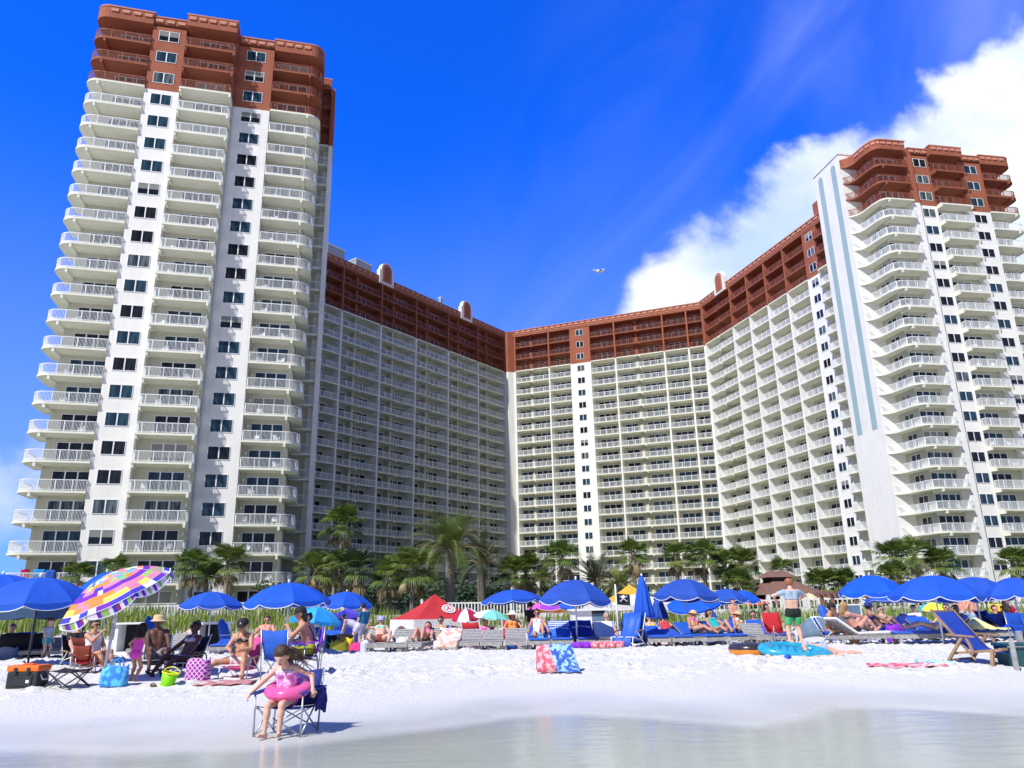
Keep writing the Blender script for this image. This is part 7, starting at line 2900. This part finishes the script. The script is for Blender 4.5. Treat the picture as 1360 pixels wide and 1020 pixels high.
person('dark skinned person in grey shorts seated behind the small girl', l, RAD(32), 1.80, SK_DARK, (-0.04, 0, 0.32), 10, (0.35, 0.22, 0.45), (0.32, -0.20, 0.42), (0.56, 0.16, 0.07), (0.52, -0.18, 0.07),
       [('shorts', m_greyc, 0.28)], (H_BLACK, 'short'), head=(8, 0), extras=[('sunhat', m_tanhat, 0.17)], female=False, bulk=1.1, h=0.0125)
g_ = LG['g'].location
person('bare chested man in sunglasses reclining on the blue lounger', g_, LG['g'].rotation_euler.z, 1.78, SK_RED, (-0.22, 0, 0.44), 44, (0.15, 0.40, 0.42), (0.05, -0.40, 0.42), (0.62, 0.13, 0.42), (0.62, -0.13, 0.42),
       [('shorts', m_petrol, 0.26)], (H_BROWN, 'short'), head=(24, 0), extras=[('shades',)], female=False, bulk=1.12, h=0.014)
l = gp(68, 23.6)
person('child in a grey rash guard and blue shorts standing under the big umbrella', l, RAD(70), 1.12, SK_FAIR, (0, 0, 0.56), 0, (0.10, 0.16, 0.52), (0.12, -0.14, 0.54), (0.02, 0.08, 0.05), (-0.02, -0.08, 0.05),
       [('tshirt', m_greyblue), ('shorts', m_tealc, 0.2)], (H_BROWN, 'short'), head=(18, 0), female=False, h=0.0125)

# middle
l = gp(484, 29)
person('man in a petrol blue shirt standing with bowed head', l, RAD(-130), 1.66, SK_FAIR, (0, 0, 0.87), 2, (0.10, 0.28, 0.80), (0.12, -0.26, 0.80), (0.04, 0.11, 0.07), (-0.04, -0.11, 0.07),
       [('tshirt', m_petrol), ('shorts', m_greyc, 0.32)], (H_BLACK, 'short'), head=(26, 10), female=False, bulk=1.1)
l = gp(470, 27)
person('woman in a wide navy hat bending over the bags', l, RAD(-82), 1.60, SK_FAIR, (-0.15, 0, 0.80), -62, (0.42, 0.12, 0.42), (0.40, -0.10, 0.40), (-0.05, 0.10, 0.07), (0.08, -0.10, 0.07),
       [('dress', m_lil2)], (H_BROWN, 'short'), head=(-10, 0), extras=[('sunhat', m_navy, 0.27)], h=0.014)


def recl(key, label, skin, wear, hair, H=1.66, lean=44, head=(20, 0), armL=(0.18, 0.36, 0.46), armR=(0.18, -0.36, 0.46), legL=(0.62, 0.12, 0.46), legR=(0.62, -0.12, 0.46), extras=(), female=True, bulk=1.0, hints=None, dz=0.0, side=0, h=0.014):
    L_ = LG[key]
    cush = any(c.name.startswith('seat_cushion') for c in L_.children)
    z = 0.375 + (0.065 if cush else 0) + dz
    add = lambda t_: (t_[0], t_[1], t_[2] - 0.085 + (0.065 if cush else 0) + dz)
    return person(label, L_.location, L_.rotation_euler.z, H, skin, (-0.16, 0, z), lean + 6, add(armL), add(armR), add(legL), add(legR), wear, hair, head=head, extras=extras, female=female, bulk=bulk, hints=hints, side=side, h=h)


recl('h', 'woman in a mint bikini top and purple cap reclining with one arm behind her head', SK_FAIR, [('bikini_top', m_mintc), ('bikini_bottom', m_brown)], (H_BROWN, 'pony'), lean=38, armR=(-0.42, -0.34, 0.98), armL=(0.05, 0.42, 0.50),
     legL=(0.52, 0.30, 0.42), legR=(0.52, -0.26, 0.42), extras=[('cap', m_lil), ('shades',)], bulk=1.2, hints={'armR': (0, -1, 0.4), 'legL': (0.4, 0.7, 0.7), 'legR': (0.4, -0.7, 0.7)})
recl('j', 'person in a pink top lying back with raised knees', SK_RED, [('bikini_top', m_hotp), ('bikini_bottom', m_blkp)], (H_BROWN, 'long'), lean=62, legL=(0.36, 0.12, 0.44), legR=(0.40, -0.12, 0.44), hints={'legL': (0.2, 0, 1), 'legR': (0.2, 0, 1)})
l = gp(681, 27)
low_chair(l, 0.1, 'low chair behind the bare loungers under the straw hat', m_chred, s=1.2)
person('person in an orange wrap and wide white straw hat behind the loungers', l, 0.1, 1.66, SK_TAN, (-0.04, 0, 0.42), 12, (0.2, 0.2, 0.62), (0.2, -0.2, 0.62), (0.52, 0.14, 0.07), (0.52, -0.14, 0.07), [('tank', m_orng), ('shorts', m_orng, 0.2)], (H_BROWN, 'shoulder'),
       extras=[('sunhat', m_straw, 0.26), ('shades',)], head=(6, 0))
recl('o', 'woman in a striped white swimsuit and sunglasses sitting up on a lounger', SK_TAN, [('one_piece', m_lil2)], (H_BLACK, 'bun'), lean=26, legL=(0.46, 0.14, 0.44), legR=(0.66, -0.12, 0.44), hints={'legL': (0.2, 0, 1)}, extras=[('shades',)], head=(8, -10))
l = gp(705, 29)
person('person in a black T shirt standing behind the lounger row', l, RAD(150), 1.56, SK_FAIR, (0, 0, 0.82), 0, (0.16, 0.24, 0.84), (0.1, -0.25, 0.76), (0.03, 0.10, 0.07), (-0.03, -0.10, 0.07),
       [('tshirt', m_black, -0.08), ('shorts', m_whitec, 0.2)], (H_BLACK, 'short'), head=(10, 20), female=False)
l = gp(808, 26.6)
low_chair(l, 0.0, 'low chair under the grey haired man', m_chnavy)
person('grey haired man sitting low beside the white hut', l, RAD(10), 1.72, SK_RED, (-0.05, 0, 0.28), 18, (0.2, 0.2, 0.36), (0.2, -0.2, 0.36), (0.6, 0.14, 0.07), (0.6, -0.14, 0.07), [('tshirt', m_greyblue), ('shorts', m_greyc)], (H_GREY, 'short'), female=False)
recl('u', 'woman in a pink and black bikini lying on her side under a straw hat', SK_TAN, [('bikini_top', m_hotp), ('bikini_bottom', m_blkp)], (H_BLOND, 'shoulder'), lean=46, side=18, legL=(0.60, 0.34, 0.42), legR=(0.55, 0.20, 0.44), extras=[('sunhat', m_tanhat, 0.18)], hints={'legL': (0.5, 0.4, 0.6), 'legR': (0.4, 0.6, 0.6)}, bulk=1.1)
recl('v', 'woman in a teal swimsuit lying back on the blue lounger with dark hair', SK_TAN, [('one_piece', m_tealc)], (H_BLACK, 'long'), lean=44, legL=(0.44, 0.12, 0.44), legR=(0.62, -0.12, 0.44), hints={'legL': (0.2, 0, 1)}, extras=[('shades',)])
l = gp(974, 33)
person('bare chested person standing beyond the loungers with folded arms', l, RAD(10), 1.60, SK_RED, (0, 0, 0.84), 0, (0.22, -0.06, 1.06), (0.22, 0.08, 1.04), (0.03, 0.10, 0.07), (-0.03, -0.10, 0.07), [('shorts', m_chnavy, 0.3)], (H_BROWN, 'short'), female=False, h=0.016)
l = gp(1018, 30)
person('dark haired child in a black dress standing on the back sand', l, RAD(40), 1.30, SK_OLIVE, (0, 0, 0.68), 0, (0.04, 0.20, 0.58), (0.04, -0.20, 0.58), (0.03, 0.08, 0.06), (-0.03, -0.08, 0.06), [('dress', m_black)], (H_BLACK, 'shoulder'), h=0.014)

# right
l = gp(1053, 21.3)
V_, VJ = person('man in black and green shorts standing with his back turned and elbows out', l, RAD(184), 1.80, SK_FAIR, (0, 0, 0.93), 1, (0.30, 0.30, 1.22), (0.30, -0.30, 1.22), (0.02, 0.16, 0.075), (-0.02, -0.15, 0.075),
                [('shorts', m_blkgreen, 0.20, m_green), ('tshirt', m_greyblue, 0.30)], (H_GING, 'short'), head=(16, 0), female=False, bulk=1.06, hints={'armL': (-0.1, 1, 0.1), 'armR': (-0.1, -1, 0.1)}, h=0.0125)
l = gp(1100, 22.8)
person('woman in a black bikini seated sideways with crossed legs and hand at her chin', l, RAD(62), 1.68, SK_TAN, (-0.06, 0, 0.32), -6, (0.24, 0.05, 0.80), (0.26, -0.02, 0.50), (0.60, 0.02, 0.07), (0.50, 0.02, 0.07),
       [('bikini_top', m_black), ('bikini_bottom', m_chblue)], (H_BLACK, 'short'), head=(12, 0), extras=[('cap', m_black)], hints={'armL': (0.3, 0.4, -1), 'legL': (0.6, 0.1, 1), 'legR': (0.6, -0.1, 1)}, h=0.0125, bend=0.12)
recl('y', 'woman in sunglasses with knees drawn up on the white cushions', SK_RED, [('bikini_top', m_blkp), ('bikini_bottom', m_black)], (H_BLOND, 'shoulder'), lean=28, legL=(0.34, 0.12, 0.44), legR=(0.40, -0.12, 0.44), hints={'legL': (0.1, 0, 1), 'legR': (0.1, 0, 1)}, extras=[('shades',)], armL=(0.32, 0.10, 0.72), armR=(0.30, -0.10, 0.72), bulk=1.08, h=0.0125)
recl('z', 'dark haired woman with raised knees behind the woman in sunglasses', SK_OLIVE, [('bikini_top', m_chnavy), ('bikini_bottom', m_chnavy)], (H_BLACK, 'short'), lean=30, legL=(0.40, 0.12, 0.44), legR=(0.46, -0.12, 0.44), hints={'legL': (0.1, 0, 1), 'legR': (0.1, 0, 1)}, extras=[('cap', m_chnavy)])
for u, lab, rz_, H_ in ((1280, 'taller sunburnt person with bare back standing under the umbrellas', 170, 1.66), (1294, 'shorter sunburnt person with bare back standing under the umbrellas', 200, 1.56)):
    person(lab, gp(u, 29.5 if u < 1290 else 28.5), RAD(rz_), H_, SK_RED, (0, 0, 0.52 * H_), -4, (0.2, 0.2, 0.62 * H_), (0.18, -0.22, 0.55 * H_), (0.03, 0.11, 0.07), (-0.03, -0.11, 0.07), [('shorts', m_greyblue, 0.3)], (H_BROWN, 'short'), head=(14, 0), female=False, bulk=1.08, h=0.014)
l = on(1094, 870)
person('woman lying face down on the sand with her head behind the turquoise float', l + Vector((0, 0.05, 0)), RAD(90), 1.68, SK_FAIR, (0, 0, 0.14), 0, (-0.62, 0.22, 0.05), (-0.62, -0.22, 0.05), (0.80, 0.08, 0.05), (0.80, -0.12, 0.05),
       [('bikini_bottom', m_greyblue), ('bikini_top', m_greyblue)], (H_BROWN, 'long'), spine=fsu(-1, 0, 0.10), hints={'legL': (0, 0.3, -1), 'legR': (0, -0.3, -1), 'footL': (1, 0, -0.2), 'footR': (1, 0, -0.2)}, bulk=1.08, h=0.0125)
recl('ac', 'woman asleep on the sideways lounger with her head to the right', SK_FAIR, [('one_piece', m_whitec)], (H_BLOND, 'shoulder'), lean=66, head=(10, 30), extras=[('shades',)])
l = gp(1214, 30)
low_chair(l, 0.0, 'low chair on the back sand under the lilac shirt', m_chblue, s=1.2)
person('person in a lilac shirt sitting on the back sand', l, RAD(-20), 1.66, SK_FAIR, (-0.04, 0, 0.42), 8, (0.3, 0.15, 0.5), (0.3, -0.15, 0.5), (0.55, 0.14, 0.07), (0.55, -0.14, 0.07), [('tshirt', m_lil2), ('shorts', m_chblue)], (H_BLACK, 'short'), female=False, h=0.016)
l = gp(1345, 25)
person('person in a maroon top seated by the yellow signs', l, RAD(20), 1.62, SK_OLIVE, (-0.08, 0, 0.48), 8, (0.3, 0.14, 0.5), (0.3, -0.14, 0.5), (0.5, 0.14, 0.07), (0.5, -0.14, 0.07), [('tshirt', m_crim), ('shorts', m_crim)], (H_BROWN, 'shoulder'), h=0.015)

# a few more sitters filling the crowd, each a copy in its own colours
SRC = {o['label']: o for o in SC.objects if o.parent is None and o.get('category') == 'person'}


def again(src, u, Y, rz, label, swaps, chair):
    g = gp(u, Y)
    if chair is not None:
        low_chair(g, rz, chair[0], chair[1])
    c = copy_tree(SRC[src], loc=g, rz=rz, label=label)
    recolour(c, swaps)


S1 = 'woman in a pale lilac one piece sitting by the backpack'
S2 = 'grey haired man sitting low beside the white hut'
S3 = 'woman in a lilac bikini and sunglasses leaning back in a low chair'
m_yelc = cloth("yellow_swim_cloth", (0.80, 0.60, 0.08))
m_redc = cloth("red_swim_cloth", (0.62, 0.04, 0.05))
again(S1, 404, 23.0, RAD(-20), 'woman in a navy one piece behind the shirtless person', {'pale_lilac_swim_cloth': m_chnavy, 'brown_hair': H_BLACK}, ('low chair under the woman in navy behind the purple chair', m_chblue))
again(S2, 112, 19.5, RAD(50), 'person in a dark shirt sitting behind the woman in the rust chair', {'grey_blue_cloth': m_black, 'grey_hair': H_BLACK}, ('dark low chair behind the woman in the rust chair', m_black))
again(S3, 866, 27.5, RAD(15), 'fair woman in a yellow bikini behind the furled umbrella', {'dark_skin': SK_FAIR, 'pale_lilac_swim_cloth': m_yelc, 'lilac_swim_cloth': m_yelc, 'black_hair': H_BLOND}, ('low chair behind the furled umbrella', m_chblue))
again(S2, 1000, 27.5, RAD(-15), 'person in a royal blue shirt sitting behind the bare lounger', {'grey_blue_cloth': m_chblue, 'grey_hair': H_BLACK, 'sunburnt_skin': SK_OLIVE}, ('low chair behind the bare lounger left of the red chair', m_chnavy))
again(S1, 1258, 26.5, RAD(-25), 'woman in a red one piece sitting under the broad blue umbrella', {'pale_lilac_swim_cloth': m_redc}, ('low chair under the woman in the red one piece', m_chnavy))
again(S2, 1330, 26.8, RAD(20), 'person in an orange shirt sitting below the yellow signs', {'grey_blue_cloth': m_orng, 'grey_hair': H_BROWN}, ('low chair under the person in the orange shirt', m_crim))
again(S3, 583, 26.6, RAD(-10), 'tanned woman in a white bikini sitting under the red tent', {'dark_skin': SK_TAN, 'pale_lilac_swim_cloth': m_whitec, 'lilac_swim_cloth': m_whitec}, ('low chair under the red tent', m_chblue))
again(S2, 18, 26.5, RAD(20), 'person in a pale shirt sitting in the shade at far left', {'grey_hair': H_BROWN}, ('low chair in the shade at far left', m_chblue))
again(S1, 1178, 26.8, RAD(30), 'woman in a teal one piece sitting behind the timber frame', {'pale_lilac_swim_cloth': m_tealc, 'brown_hair': H_BLACK}, ('low chair behind the timber frame', m_chblue))
again(S3, 640, 27.6, RAD(-25), 'tanned woman in a pink bikini under the mint umbrella', {'dark_skin': SK_RED, 'pale_lilac_swim_cloth': m_hotp, 'lilac_swim_cloth': m_hotp, 'black_hair': H_BROWN}, ('low chair under the mint umbrella', m_pinkch))


def again_on(src, u, Y, rz, label, swaps, lab2, cush):
    g = gp(u, Y)
    lounger(g, rz, lab2, cush, 30, 'second row of blue cushioned loungers')
    c = copy_tree(SRC[src], loc=g, rz=rz, label=label)
    recolour(c, swaps)


R1 = 'woman in a teal swimsuit lying back on the blue lounger with dark hair'
R2 = 'woman in a pink and black bikini lying on her side under a straw hat'
SRC = {o['label']: o for o in SC.objects if o.parent is None and o.get('category') == 'person'}
again_on(R1, 888, 27.6, 0.2, 'woman in a coral swimsuit lying behind the furled umbrellas', {'teal_swim_cloth': m_redc, 'black_hair': H_BROWN}, 'second row lounger under the woman in coral', m_cush)
again_on(R2, 984, 26.6, 0.25, 'woman in a white and black bikini lying left of the red chair', {'hot_pink_swim_cloth': m_whitec}, 'second row lounger under the woman in white and black', m_cush)
again_on(R1, 1275, 25.2, -0.3, 'woman in a yellow swimsuit lying under the broad umbrella', {'teal_swim_cloth': m_yelc}, 'second row lounger under the woman in yellow', m_cushn)
again_on(R2, 1352, 24.2, 0.3, 'woman in a lilac and black bikini on a lounger by the right edge', {'hot_pink_swim_cloth': m_lil}, 'second row lounger by the right edge', m_cush)
for u_, Y_, rz_, lab_ in ((906, 28.5, 0.1, 'empty second row lounger under the tilted umbrella'), (1205, 27.0, 0.0, 'empty second row lounger behind the navy ones'), (440, 27.5, 0.1, 'empty second row lounger beside the navy cabana'), (1240, 24.4, 0.15, 'empty second row lounger behind the sleeping woman')):
    lounger(gp(u_, Y_), rz_, lab_, m_cush, 35, 'second row of blue cushioned loungers')
